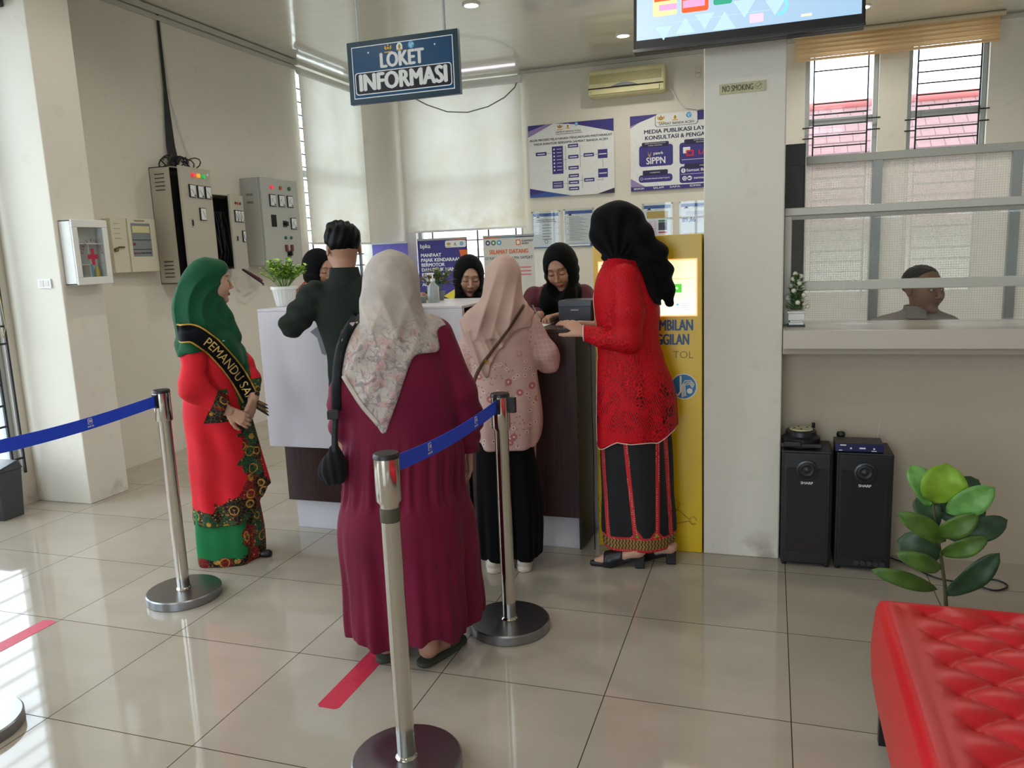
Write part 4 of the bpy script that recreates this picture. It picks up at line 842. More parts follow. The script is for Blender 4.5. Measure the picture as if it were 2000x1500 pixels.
for i in range(15):
    h_ = (i+.5)/15; r_ = .05*(1-h_*.75); a_ = i*2.4
    b_ = MB(); b_.lathe([(.0, -.011)]+[(.011*math.cos(q), .011*math.sin(q)) for q in np.linspace(-1.4, 1.4, 7)]+[(0, .011)], n=12); b_.build('white_ball', mat('ball_cream', (228, 226, 204), .5), pp, loc=(r_*math.cos(a_), r_*math.sin(a_), .085+.16*h_), smooth=60)
# ------------------------------------------------------------ loudspeakers and things on top
M_spk = mat('speaker_vinyl', (30, 31, 34), .45, noise=(30, .1)); M_grille = mat('speaker_cloth', (40, 34, 38), .85, noise=(200, .15)); M_grille2 = mat('speaker_cloth_black', (24, 24, 26), .85, noise=(200, .15))
def speaker(x, w_, label, cloth, knobs):
    r = empty('loudspeaker', (x, 1.28, 0), 0, label, 'loudspeaker', 'pair of black loudspeakers'); 
    MB().box(-w_/2, w_/2, .012, .232, .012, .553).build('cabinet', M_spk, r, bevel=.006)
    MB().box(-w_/2+.008, w_/2-.008, 0, .012, .02, .545).build('baffle', M_black, r, bevel=.004)
    MB().box(-w_/2+.02, w_/2-.02, -.005, 0, .075, .475).build('grille_cloth', cloth, r, bevel=.004)
    f = MB(); f.X = Matrix.Translation((0, 0, .468)) @ Matrix.Rotation(PI/2, 4, 'X')
    f.lathe([(.046, .0), (.046, .012), (.038, .014), (.034, .008), (.026, .012), (.016, .006), (.008, .012), (0, .013)], n=32); f.X = None; f.build('tweeter', mat('tweeter_ring', (38, 38, 42), .3), r, smooth=40)
    f = MB(); f.text('SHARP', 0, .407, .017, -.0055, 0, bold=.03, w=.052); f.build('lettering', M_text_w, r)
    if knobs:
        for i in range(5): MB().cyl((-.025+i*.027, 0, .045), (-.025+i*.027, -.012, .045), .0115, n=16).build('knob', mat('knob_grey', (52, 52, 54), .35), r, smooth=40)
    f = MB()
    for sx in (-w_/2+.015, w_/2-.015):
        for sy in (.03, .21): f.cyl((sx, sy, 0), (sx, sy, .013), .012, n=10)
    f.build('feet', M_black, r)
speaker(1.287, .215, 'left black loudspeaker with a dark plum grille beside the white column', M_grille, False)
speaker(1.530, .235, 'right black loudspeaker with a row of knobs at the bottom', M_grille2, True)
rl = empty('cable_reel', (1.262, 1.39, .5535), 0, 'round black cable reel with a pale yellow disc on top of the left loudspeaker', 'cable reel')
MB().lathe([(.07, 0), (.085, .008), (.085, .045), (.07, .055), (.068, .075), (.05, .08), (0, .08)], n=40).build('drum', M_black, rl, smooth=40)
MB().lathe([(.052, .08), (.05, .085), (0, .086)], n=32).build('disc', mat('reel_cream', (190, 188, 150), .4), rl, smooth=40)
f = MB()
for a_ in (.5, 1.9, 3.3, 4.7): f.cyl((.03*math.cos(a_), .03*math.sin(a_), .085), (.03*math.cos(a_), .03*math.sin(a_), .0875), .0045, n=8)
f.build('socket_holes', M_dark, rl); MB().box(-.075, -.0, -.098, -.08, .015, .04).box(-.09, .09, -.09, -.07, .01, .03).build('handle', mat('black_soft', (34, 34, 36), .5), rl, bevel=.006)
MB().cyl((.055, .03, .08), (.055, .03, .105), .008, n=10).build('winding_knob', M_black, rl)
rc = empty('wireless_receiver', (1.505, 1.36, .5535), 0, 'flat dark blue microphone receiver with two thin antennas on the right loudspeaker', 'receiver')
MB().box(-.1, .1, -.06, .07, .004, .04).build('case', mat('receiver_black', (30, 31, 34), .4), rc, bevel=.003); MB().box(-.1, .1, -.064, -.06, .004, .04).build('front_plate', mat('receiver_blue', (28, 28, 78), .35), rc, bevel=.002)
f = MB(); f.box(-.08, -.055, -.0655, -.064, .031, .036); f.cyl((-.035, -.064, .02), (-.035, -.068, .02), .004, n=10); f.cyl((.06, -.064, .02), (.06, -.068, .02), .004, n=10); f.box(0, .025, -.0655, -.064, .018, .024); f.box(-.085, -.07, -.0655, -.064, .008, .011); f.box(.05, .07, -.0655, -.064, .008, .011); f.build('markings', M_text_w, rc)
for s_, h_ in ((-1, .13), (1, .155)):
    MB().cyl((.085*s_, .065, .02), (.085*s_+s_*.022-.002, .075, .02+h_), .0018, .001, n=6).build('antenna', M_alu, rc)
mc = MB(); mc.lathe([(.0, .052), (.016, .048), (.02, .038), (.018, .026), (.013, .02), (.011, -.0), (.009, -.0)], n=20); mc.build('microphone', M_black, loc=(1.44, 1.46, .562), smooth=50, label='dark microphone head standing behind the blue receiver on the loudspeaker', cat='microphone')
f = MB(); q_ = np.array([(1.66, 1.46, .012), (1.70, 1.44, .006), (1.76, 1.38, .006), (1.80, 1.30, .006), (1.86, 1.25, .006), (1.95, 1.25, .006), (2.06, 1.30, .006), (2.10, 1.24, .006), (2.04, 1.18, .006), (1.98, 1.22, .006)]); q_ = dense(np.c_[np.arange(len(q_)), q_], 50); f.tube(list(zip(*[map(float, c) for c in q_[1:]])), .004, 6)
f.build('floor_cable', M_cab, smooth=60, label='thin black cable running over the floor from the loudspeakers behind the leafy plant', cat='cable')
# ------------------------------------------------------------ queue barrier posts
M_belt = mat('belt_blue', (32, 74, 220), .7, bump=(300, .1)); M_basem = NT('post_base_steel', .3); M_basem.b.inputs['Metallic'].default_value = 1; M_basem.col(C8(150, 152, 156)); M_basem = M_basem.m
M_sticker = mat('sticker_grey', (70, 66, 52), .6)
def barrier(x, y, label, clips=(0,)):
    r = empty('barrier_post', (x, y, 0), 0, label, 'barrier post', 'steel queue barrier posts')
    MB().lathe([(.16, 0), (.163, .003), (.163, .036), (.158, .041), (0, .043)], n=64).build('base', M_basem, r, smooth=40)
    MB().lathe([(.034, .043), (.03, .05), (.0275, .052), (.0275, .82), (.030, .824), (.030, .832), (0, .832)], n=32).build('pole', M_chrome, r, smooth=40)
    MB().lathe([(.034, .828), (.0365, .832), (.0365, .953), (0, .953)], n=32).build('head', M_chrome, r, smooth=40)
    MB().lathe([(.0375, .953), (.0375, .961), (.034, .967), (0, .967)], n=32).build('cap', M_black, r, smooth=40)
    for a_ in clips:
        q = MB(); q.X = Matrix.Rotation(a_*PI/2, 4, 'Z'); q.box(-.012, .012, -.046, -.03, .892, .95) if a_ != 1 else q.box(-.012, .012, -.062, -.03, .892, .95); q.X = None; q.build('belt_clip', M_black, r)
    return r
b1 = barrier(-1.421, .326, 'steel barrier post standing beside the woman with the green hijab')
b2 = barrier(.113, -.521, 'nearest steel barrier post in front of the maroon dress', (2,))
b3 = barrier(.132, .394, 'steel barrier post with a dark topped base right of the maroon dress', (0, 1))
b4 = barrier(-1.39, -.735, 'barrier post at the lower left with only its bright base edge showing', (2,))
def belt(parent, x0, y0, x1, y1, marks):
    d = math.hypot(x1-x0, y1-y0); ang = math.atan2(y1-y0, x1-x0)
    r = MB(); n = 24; vs = []
    for i in range(n+1):
        t_ = i/n; sag = -.018*math.sin(PI*t_); xx = .04+(d-.08)*t_
        for yy in (-.0012, .0012): vs += [(xx, yy, .898+sag), (xx, yy, .946+sag)]
    fs = []
    for i in range(n):
        a_, b_ = 4*i, 4*i+4
        fs += [(a_, b_, b_+1, a_+1), (a_+2, a_+3, b_+3, b_+2), (a_, a_+2, b_+2, b_), (a_+1, b_+1, b_+3, a_+3)]
    r.add(vs, fs); o = r.build('belt', M_belt, parent, loc=(0, 0, 0), rz=ang)
    q = MB()
    for mk in marks:
        zz = .922-.018*math.sin(PI*mk); xx = d*mk
        q.rrect(xx-.011, xx+.011, zz-.004, zz+.02, .004, -.0022, -.0012, 0); q.rrect(xx-.0092, xx+.0092, zz-.0022, zz+.0182, .003, -.0030, -.0022, 1)
        q.text('R', xx-.003, zz+.008, .018, -.0035, 0, bold=.02); q.text('R', xx+.005, zz+.008, .018, -.0035, 0, bold=.02)
        q.text('BANK BRI', xx, zz-.012, .0095, -.002, 0, bold=.03, w=.03)
    q.build('belt_print', [M_text_w, M_belt], o)
belt(b2, .113, -.521, .132, .394, (.30, .72)); belt(b4, -1.39, -.735, -1.421, .326, (.22, .62))
MB().lathe([(.0282, .77), (.0284, .771), (.0284, .809), (.0282, .81)], n=32).build('pole_collar', M_sticker, b2, smooth=40); 
# floor tape
def tape(x0, x1, y0, y1, label):
    f = MB(); k_ = .012; pts = [(x0+k_, y0), (x1-k_, y0), (x1, y0+k_), (x1, y1-k_), (x1-k_, y1), (x0+k_, y1), (x0, y1-k_), (x0, y0+k_)]
    n = len(pts); f.add([(x, y, .0002) for x, y in pts]+[(x, y, .0009) for x, y in pts], [tuple(range(n, 2*n))]+[(i, (i+1) % n, n+(i+1) % n, n+i) for i in range(n)])
    return f.build('floor_tape', mat('tape_red', (200, 44, 72), .5, noise=(60, .12)), label=label, cat='floor tape', group='red floor tape strips')
tape(-.335, -.252, -.305, .125, 'red floor tape strip under the sandals of the woman in maroon')
tape(-1.875, -1.80, -.62, -.018, 'thin faded red floor tape strip at the left in the window reflection')
tape(-.395, -.30, .14, .185, 'short end of red floor tape peeking out behind the maroon hem')
# trash bin
r = empty('trash_bin', (-3.385, 1.03, 0), 0, 'dark grey plastic bin with a flap lid under the left window', 'bin')
MB().add([(-.075, -.065, 0), (.07, -.065, 0), (.07, .075, 0), (-.075, .075, 0), (-.085, -.08, .30), (.08, -.08, .30), (.08, .09, .30), (-.085, .09, .30)], [(3, 2, 1, 0), (4, 5, 6, 7), (0, 1, 5, 4), (1, 2, 6, 5), (2, 3, 7, 6), (3, 0, 4, 7)]).build('bucket', mat('bin_grey', (64, 66, 70), .5), r, bevel=.006)
MB().add([(-.09, -.085, .30), (.086, -.085, .30), (.086, .095, .30), (-.09, .095, .30), (-.09, -.085, .318), (.086, -.085, .318), (.07, .08, .352), (-.08, .08, .352)], [(3, 2, 1, 0), (4, 5, 6, 7), (0, 1, 5, 4), (1, 2, 6, 5), (2, 3, 7, 6), (3, 0, 4, 7)]).build('lid', mat('bin_lid', (44, 46, 50), .4), r, bevel=.004)
# ------------------------------------------------------------ tufted red bench
M_sofa = NT('red_leatherette', .38); M_sofa.col(M_sofa.mix(M_sofa.mapr(M_sofa.noise(3, 3), .3, .7), C8(204, 28, 38), C8(194, 20, 32))); M_sofa.bump(M_sofa.noise(260, 2), .06, .002); M_sofa = M_sofa.m
bn = empty('tufted_bench', (1.43, -.015, 0), 0, 'large red button tufted leather bench in the lower right corner', 'bench')
LX, LY = 1.5, 1.7; nx, ny = 215, 245; vs = []; PX, PY = .092, .069
def tuft(x, y):
    m_ = min(x, LX-x, y, LY-y); e_ = max(0.0, min(1, (min(x, LX-x)-.07)/.06)); e2 = max(0.0, min(1, (min(y, LY-y)-.02)/.04)); e_ = e_*e_*(3-2*e_)*e2*e2*(3-2*e2)
    u = (x-.126)/(2*PX); v = (y-.20)/(2*PY); a_ = u+v; b_ = u-v
    h_ = (abs(math.sin(PI*a_))*abs(math.sin(PI*b_)))**.55
    da = min((a_ % 1), 1-(a_ % 1)); db = min((b_ % 1), 1-(b_ % 1)); bt = math.exp(-((da*da+db*db)/.006))
    roll = .008*math.sin(PI*min(1, m_/.06)) if m_ < .06 else 0
    r_ = .028; edge = -(r_-math.sqrt(max(0, r_*r_-max(0, r_-m_)**2))) if m_ < r_ else 0
    return .45+edge+roll*.5+e_*(-.016+.019*h_-.012*bt)
for j in range(ny+1):
    for i in range(nx+1):
        x = LX*i/nx; y = LY*j/ny; vs.append((x, -y, tuft(x, y)))
fs = [(j*(nx+1)+i, (j+1)*(nx+1)+i, (j+1)*(nx+1)+i+1, j*(nx+1)+i+1) for j in range(ny) for i in range(nx)]
f = MB(); f.add(vs, fs)
per = [(i, 0) for i in range(nx)]+[(nx, j) for j in range(ny)]+[(i, ny) for i in range(nx, 0, -1)]+[(0, j) for j in range(ny, 0, -1)]
rings = []
for z_, o_ in ((None, 0), (.39, -.004), (.30, -.010), (.2, -.006), (.13, .006)):
    rg = []
    for i, j in per:
        x = LX*i/nx; y = LY*j/ny; cx, cy = LX/2, LY/2
        if z_ is None: rg.append(vs[j*(nx+1)+i])
        else:
            ox = o_ if x == 0 else (-o_ if x == LX else 0); oy = -o_ if y == 0 else (o_ if y == LY else 0); rg.append((x+ox, -y+oy, z_))
    rings.append(rg)
n = len(per); vv = [v for r_ in rings for v in r_]; ff = [(k*n+i, k*n+(i+1) % n, (k+1)*n+(i+1) % n, (k+1)*n+i) for k in range(len(rings)-1) for i in range(n)]
ff.append(tuple(range((len(rings)-1)*n, len(rings)*n)))
f.add(vv, ff); o = f.build('cushion', M_sofa, bn, smooth=70)
for i in range(0, 15):
    for j in range(-2, 22):
        if (i+j) % 2: continue
        x = .126+i*PX; y = .20+j*PY
        if .1 < x < LX-.1 and .04 < y < 1.35:
            q = MB(); q.lathe([(.009, 0), (.008, .003), (.005, .005), (0, .0055)], n=12); q.build('button', M_sofa, o, loc=(x, -y, tuft(x, y)-.001), smooth=60)
MB().box(.02, LX-.02, -LY+.02, -.02, .11, .13).build('frame', M_black, bn)
for x in (.03, LX-.06):
    for y in (-.03, -LY+.03): MB().box(x-.015, x+.015, y-.015, y+.015, 0, .12).build('leg', M_black, bn)
# ------------------------------------------------------------ broad leaved plant behind the bench
pl = empty('leafy_plant', (1.73, .45, 0), 0, 'broad leaved green plant standing on the floor behind the red bench', 'plant')
MB().lathe([(.06, 0), (.085, .15), (.09, .16), (.08, .16), (.075, .14), (0, .14)], n=32).build('pot', M_whitep, pl, smooth=45)
YP = .45
def P3(px, py, dy=0):
    v = on_plane(px, py, 1, YP+dy); return Vector((v.x-1.73, v.y-.45, v.z))
M_leafs = []
for nm, c1, c2 in (('leaf_bright', (118, 160, 40), (140, 184, 60)), ('leaf_light', (92, 146, 70), (116, 168, 88)), ('leaf_olive', (66, 98, 36), (84, 118, 44)), ('leaf_dark', (40, 68, 44), (58, 86, 58))):
    t = NT(nm, .4); t.col(t.mix(t.mapr(t.noise(25, 4), .35, .65), C8(*c1), C8(*c2))); t.b.inputs['Specular IOR Level'].default_value = .4
    t.bump(t.noise(60, 3), .15, .004); M_leafs.append(t.m)
stem = [(1848, 1185), (1845, 1140), (1838, 1090), (1830, 1040), (1822, 985)]
f = MB(); f.tube([Vector((.0, 0, .13))]+[P3(*q) for q in stem], [.008, .007, .006, .006, .005, .004], 8); f.build('stem', mat('stem_brown_green', (84, 86, 48), .7), pl, smooth=60)
def big_leaf(b_, t_, wpx, m_, dyb=0, dyt=0, bend=.03, face=None, wave=.004):
    B = P3(*b_, dyb); T = P3(*t_, dyt); d = T-B; L_ = d.length; d.normalize(); w_ = wpx*3.0/1530*.5
    view = Vector((.61, -2.86, .95)).normalized() if face is None else Vector(face).normalized()
    side = d.cross(view).normalized(); nr = side.cross(d).normalized()
    n_ = 12; mm = 6; vs = []
    for i in range(n_+1):
        t = i/n_; prof = (math.sin(PI*min(1, t**.85*.98+.01))**.62)*(.62+.55*t) if 0 < t < 1 else .04
        ww = w_*prof; c = B+d*(L_*t)+nr*(bend*math.sin(PI*t))
        for j in range(-mm//2, mm//2+1):
            s = j/(mm/2); cc = c+side*(ww*s)+nr*(.22*ww*abs(s)-.06*ww+wave*math.sin(9*t+2*s)*abs(s)); vs.append(cc)
    fs = [(i*(mm+1)+j, i*(mm+1)+j+1, (i+1)*(mm+1)+j+1, (i+1)*(mm+1)+j) for i in range(n_) for j in range(mm)]
    q = MB(); q.add(vs, fs)
    q.tube([B-nr*.001+d*(L_*k/8)+nr*(bend*math.sin(PI*k/8)+.0-.06*w_*.8) for k in range(9)], [.0022*(1-.09*k) for k in range(9)], 5)
    o = q.build('leaf', M_leafs[m_], pl, smooth=80); so = o.modifiers.new('thickness', 'SOLIDIFY'); so.thickness = .0012
for a_ in (((1815, 990), (1779, 908), 48, 1, 0, .05), ((1822, 982), (1848, 905), 84, 0, -.01, -.03), ((1848, 1000), (1942, 952), 52, 1, 0, -.05), ((1838, 1000), (1912, 938), 66, 3, .03, .08), ((1838, 1012), (1925, 985), 56, 3, .03, .06),
           ((1828, 1035), (1790, 972), 48, 3, 0, .05), ((1826, 1045), (1912, 1005), 40, 2, -.01, -.06), ((1852, 1052), (1968, 1016), 46, 3, 0, .02), ((1846, 1058), (1752, 1002), 40, 2, 0, -.08),
           ((1836, 1088), (1752, 1056), 70, 3, 0, -.02), ((1838, 1082), (1930, 1050), 36, 2, 0, -.04), ((1838, 1112), (1750, 1082), 34, 2, -.02, -.09), ((1846, 1162), (1952, 1080), 44, 3, 0, -.03), ((1830, 1152), (1702, 1113), 32, 2, 0, -.06)): big_leaf(*a_)
# ============================================================ figure modelling toolkit (distance fields meshed with surface nets)
f32 = np.float32
def A3(*v): return np.array(v, dtype=f32)
def smin(a, b, k):
    h = np.clip(.5+.5*(b-a)/k, 0, 1); return b*(1-h)+a*h-k*h*(1-h)
def smax(a, b, k): return -smin(-a, -b, k)
def cap(P, a, b, ra, rb=None):
    rb = ra if rb is None else rb; a = A3(*a); b = A3(*b); ba = b-a; pa = P-a
    h = np.clip((pa@ba)/max(float(ba@ba), 1e-9), 0, 1); d = pa-h[:, None]*ba
    return np.sqrt((d*d).sum(1))-(ra+(rb-ra)*h)
def chain(P, pts, rs, k=.02):
    d = None
    for i in range(len(pts)-1):
        e = cap(P, pts[i], pts[i+1], rs[i], rs[i+1]); d = e if d is None else smin(d, e, k)
    return d
def ell(P, c, r):
    q = P-A3(*c); r = A3(*r); k0 = np.sqrt(((q/r)**2).sum(1)); k1 = np.sqrt(((q/(r*r))**2).sum(1)); return k0*(k0-1)/np.maximum(k1, 1e-6)
def loft(P, kn, fold=None, rnd=.02, power=2.0):
    """kn rows: z, cx, cy, rx, ry"""
    T = dense(kn); z = P[:, 2]; cx = np.interp(z, T[0], T[1]); cy = np.interp(z, T[0], T[2]); rx = np.interp(z, T[0], T[3]); ry = np.interp(z, T[0], T[4])
    dx = P[:, 0]-cx; dy = P[:, 1]-cy
    if power == 2.0: k0 = np.sqrt((dx/rx)**2+(dy/ry)**2)
    else: k0 = (np.abs(dx/rx)**power+np.abs(dy/ry)**power)**(1/power)
    k1 = np.sqrt((dx/rx**2)**2+(dy/ry**2)**2)
    d = np.where(k0 > .25, k0*(k0-1)/np.maximum(k1, 1e-6), -.5*np.minimum(rx, ry))
    if fold is not None:
        th = np.arctan2(dy/ry, dx/rx); d = d-fold(th, z, P)
    return smax(d, np.maximum(T[0][0]-z, z-T[0][-1]), rnd)
def poly2(P, pts):
    x = P[:, 0]; z = P[:, 2]; d = np.full(len(x), 1e9); s = np.ones(len(x)); n = len(pts)
    for i in range(n):
        x1, z1 = pts[i]; x0, z0 = pts[i-1]; ex, ez = x0-x1, z0-z1; wx, wz = x-x1, z-z1
        t = np.clip((wx*ex+wz*ez)/(ex*ex+ez*ez), 0, 1); bx_ = wx-ex*t; bz = wz-ez*t; d = np.minimum(d, bx_*bx_+bz*bz)
        c1 = z >= z1; c2 = z < z0; c3 = ex*wz > ez*wx; fl = (c1 & c2 & c3) | (~c1 & ~c2 & ~c3); s = np.where(fl, -s, s)
    return s*np.sqrt(d)
def surface_nets(f, lo, hi, h, k=6, open_=False):
    lo = np.array(lo, float); hi = np.array(hi, float); nb = np.ceil((hi-lo)/(h*k)).astype(int); n = nb*k+1
    bc = np.stack(np.meshgrid(*[lo[i]+(np.arange(nb[i])+.5)*h*k for i in range(3)], indexing='ij'), -1).reshape(-1, 3).astype(f32)
    db = f(bc); act = np.abs(db) < h*k*1.7+.012
    V = np.repeat(np.repeat(np.repeat(db.reshape(nb), k, 0), k, 1), k, 2).astype(f32)
    V = np.pad(V, ((0, 1), (0, 1), (0, 1)), mode='edge')
    bi = np.argwhere(act.reshape(nb))
    off = np.stack(np.meshgrid(*[np.arange(k+1)]*3, indexing='ij'), -1).reshape(-1, 3)
    for s0 in range(0, len(bi), 1200):
        idx = (bi[s0:s0+1200, None, :]*k+off[None]).reshape(-1, 3); pts = (lo+idx*h).astype(f32)
        V[idx[:, 0], idx[:, 1], idx[:, 2]] = f(pts)
    if not open_:
        for ax in range(3):
            sl = [slice(None)]*3
            for e in (0, -1): sl[ax] = e; V[tuple(sl)] = np.maximum(V[tuple(sl)], 1e-4)
    ins = V < 0
    c = [ins[a:n[0]-1+a, b:n[1]-1+b, c_:n[2]-1+c_] for a in (0, 1) for b in (0, 1) for c_ in (0, 1)]
    sm = sum(x.astype(np.int8) for x in c); mixed = (sm > 0) & (sm < 8); ci = np.argwhere(mixed)
    vid = -np.ones(mixed.shape, np.int64); vid[mixed] = np.arange(len(ci))
    acc = np.zeros((len(ci), 3)); cnt = np.zeros(len(ci))
    cor = [(a, b, c_) for a in (0, 1) for b in (0, 1) for c_ in (0, 1)]
    for a in cor:
        for ax in range(3):
            if a[ax] == 0:
                b = list(a); b[ax] = 1
                va = V[ci[:, 0]+a[0], ci[:, 1]+a[1], ci[:, 2]+a[2]]; vb = V[ci[:, 0]+b[0], ci[:, 1]+b[1], ci[:, 2]+b[2]]
                x = (va < 0) != (vb < 0); t = np.where(x, va/np.where(x, va-vb, 1), 0)
                p = np.tile(np.array(a, float), (len(ci), 1)); p[:, ax] += t; acc += np.where(x[:, None], p, 0); cnt += x
    vs = lo+(ci+acc/np.maximum(cnt, 1)[:, None])*h
    quads = []
    for ax in range(3):
        u, v = (ax+1) % 3, (ax+2) % 3
        sl0 = [slice(None)]*3; sl1 = [slice(None)]*3; sl0[ax] = slice(0, -1); sl1[ax] = slice(1, None)
        a = ins[tuple(sl0)]; b = ins[tuple(sl1)]; e = np.argwhere(a != b)
        e = e[(e[:, u] > 0) & (e[:, v] > 0) & (e[:, u] < n[u]-1) & (e[:, v] < n[v]-1)]
        flip = a[e[:, 0], e[:, 1], e[:, 2]]
        du = np.zeros(3, int); du[u] = 1; dv = np.zeros(3, int); dv[v] = 1
        q = [vid[tuple(x.T)] for x in (e-du-dv, e-dv, e, e-du)]
        q = np.stack(q, 1); q[~flip] = q[~flip][:, ::-1]; quads.append(q)
    return vs, np.concatenate(quads)
def sdf_object(name, regions, m, parent, color=None, smooth_it=1):
    """regions: list of (func, lo, hi, cell); all joined in one mesh"""
    VS = []; QS = []; o = 0
    for f, lo, hi, h in regions:
        v, q = surface_nets(f, lo, hi, h); VS.append(v); QS.append(q+o); o += len(v)
    v = np.concatenate(VS); q = np.concatenate(QS)
    for _ in range(smooth_it):
        s = np.zeros_like(v); c = np.zeros(len(v))
        for a, b in ((0, 1), (1, 2), (2, 3), (3, 0)):
            np.add.at(s, q[:, a], v[q[:, b]]); np.add.at(c, q[:, a], 1); np.add.at(s, q[:, b], v[q[:, a]]); np.add.at(c, q[:, b], 1)
        v = v*.5+.5*s/np.maximum(c, 1)[:, None]
    me = bpy.data.meshes.new(name); me.vertices.add(len(v)); me.vertices.foreach_set('co', v.astype(f32).ravel())
    me.loops.add(q.size); me.loops.foreach_set('vertex_index', q.ravel().astype(np.int32)); me.polygons.add(len(q)); me.polygons.foreach_set('loop_start', np.arange(0, q.size, 4, dtype=np.int32))
    me.polygons.foreach_set('use_smooth', np.ones(len(q), bool)); me.update(calc_edges=True); me.validate()
    if color is not None:
        at = me.color_attributes.new('Col', 'FLOAT_COLOR', 'POINT'); c = color(v); at.data.foreach_set('color', np.concatenate([c, np.ones((len(c), 1))], 1).astype(f32).ravel())
    me.materials.append(m); ob = bpy.data.objects.new(name, me); COL.objects.link(ob); ob.parent = parent
    return ob
def surf_y(f, xs, zs, y0=-.45, y1=.25):
    xs = np.asarray(xs, f32); zs = np.asarray(zs, f32); y = np.full(len(xs), y0, f32); done = np.zeros(len(xs), bool)
    for _ in range(60):
        d = f(np.stack([xs, y, zs], 1)); done |= d < .0008; y = np.where(done, y, y+np.clip(d*.7, .0005, .05)); y = np.minimum(y, y1)
    return y
def drape_patch(name, f, path, w, m, parent, off=.004, nseg=40, nw=6, mats=None, edge=0, wfun=None):
    """a ribbon laid on the camera-side surface of f; path in local (x,z)"""
    path = np.array(path, float); s = np.r_[0, np.cumsum(np.hypot(*np.diff(path, axis=0).T))]; tt = np.linspace(0, s[-1], nseg+1)
    kx = dense(np.c_[s, path[:, 0], path[:, 1]], nseg+1); X, Z = kx[1], kx[2]; tx = np.gradient(X); tz = np.gradient(Z); L_ = np.hypot(tx, tz); nx_, nz_ = -tz/L_, tx/L_
    U_ = np.linspace(-.5, .5, nw+1); ww = np.full(nseg+1, w) if wfun is None else np.array([wfun(t/s[-1]) for t in tt])
    PX = X[:, None]+nx_[:, None]*U_[None]*ww[:, None]; PZ = Z[:, None]+nz_[:, None]*U_[None]*ww[:, None]
    Y = surf_y(f, PX.ravel(), PZ.ravel()).reshape(PX.shape)
    Y = np.minimum(Y, np.median(Y, axis=1)[:, None]+.03)-off
    mb = MB(); vs = [(PX[i, j], Y[i, j], PZ[i, j]) for i in range(nseg+1) for j in range(nw+1)]; k = nw+1
    fs = [(i*k+j, i*k+j+1, (i+1)*k+j+1, (i+1)*k+j) for i in range(nseg) for j in range(nw)]
    mb.add(vs, fs); 
    if edge: mb.m = [1 if (j in (0, nw-1)) else 0 for i in range(nseg) for j in range(nw)]
    o = mb.build(name, m if mats is None else mats, parent, smooth=80)
    so = o.modifiers.new('thickness', 'SOLIDIFY'); so.thickness = .003; so.offset = 0
    return o, (X, Z, nx_, nz_, s[-1])
def rot_frame(yaw, pitch, roll=0):
    """columns = head axes in person frame; face looks along -y when all zero; yaw>0 turns the face to the viewer's right; pitch>0 looks down"""
    R = Matrix.Rotation(yaw, 3, 'Z') @ Matrix.Rotation(pitch, 3, 'X') @ Matrix.Rotation(roll, 3, 'Y'); return np.array(R, dtype=f32)
def head_local(P, c, R, s=1.0): return ((P-A3(*c))@R)/s
def head_sdf(q, male=False, ears=True):
    d = ell(q, (0, .014, .028), (.075, .094, .084)); j = .062 if male else .056
    d = smin(d, ell(q, (0, -.014, -.045), (j, .068, .066)), .03); d = smin(d, ell(q, (0, -.062, -.097), (.026 if male else .02, .02, .018)), .02)
    for s in (-1, 1):
        d = smin(d, ell(q, (s*.035, -.052, -.026), (.028, .03, .032)), .025)
    d = smin(d, cap(q, (-.032, -.076, .030), (.032, -.076, .030), .011 if male else .008), .02)
    for s in (-1, 1): d = smax(d, -ell(q, (s*.031, -.096, .004), (.02, .018, .014)), .012)
    for s in (-1, 1): d = smin(d, ell(q, (s*.030, -.0715, .003), (.0155, .0135, .0115)), .004)
    d = smin(d, cap(q, (0, -.080, .018), (0, -.100 if not male else -.107, -.030), .0052, .0085 if not male else .0125), .012)
    for s in (-1, 1): d = smin(d, ell(q, (s*(.0125 if male else .0105), -.0905, -.035), (.009 if male else .007, .009, .0065)), .006)
    d = smin(d, ell(q, (0, -.0815, -.0605), (.0195, .0095, .0045)), .005); d = smin(d, ell(q, (0, -.080, -.0695), (.0155, .0095, .0052)), .005)
    d = smax(d, -cap(q, (-.02, -.096, -.0655), (.02, -.096, -.0655), .0025), .003)
    if ears:
        for s in (-1, 1):
            e = ell(q, (s*.078, .014, -.004), (.007, .017, .03)); e = smax(e, -ell(q, (s*.087, .010, -.002), (.006, .010, .018)), .004); d = smin(d, e, .006)
    return d
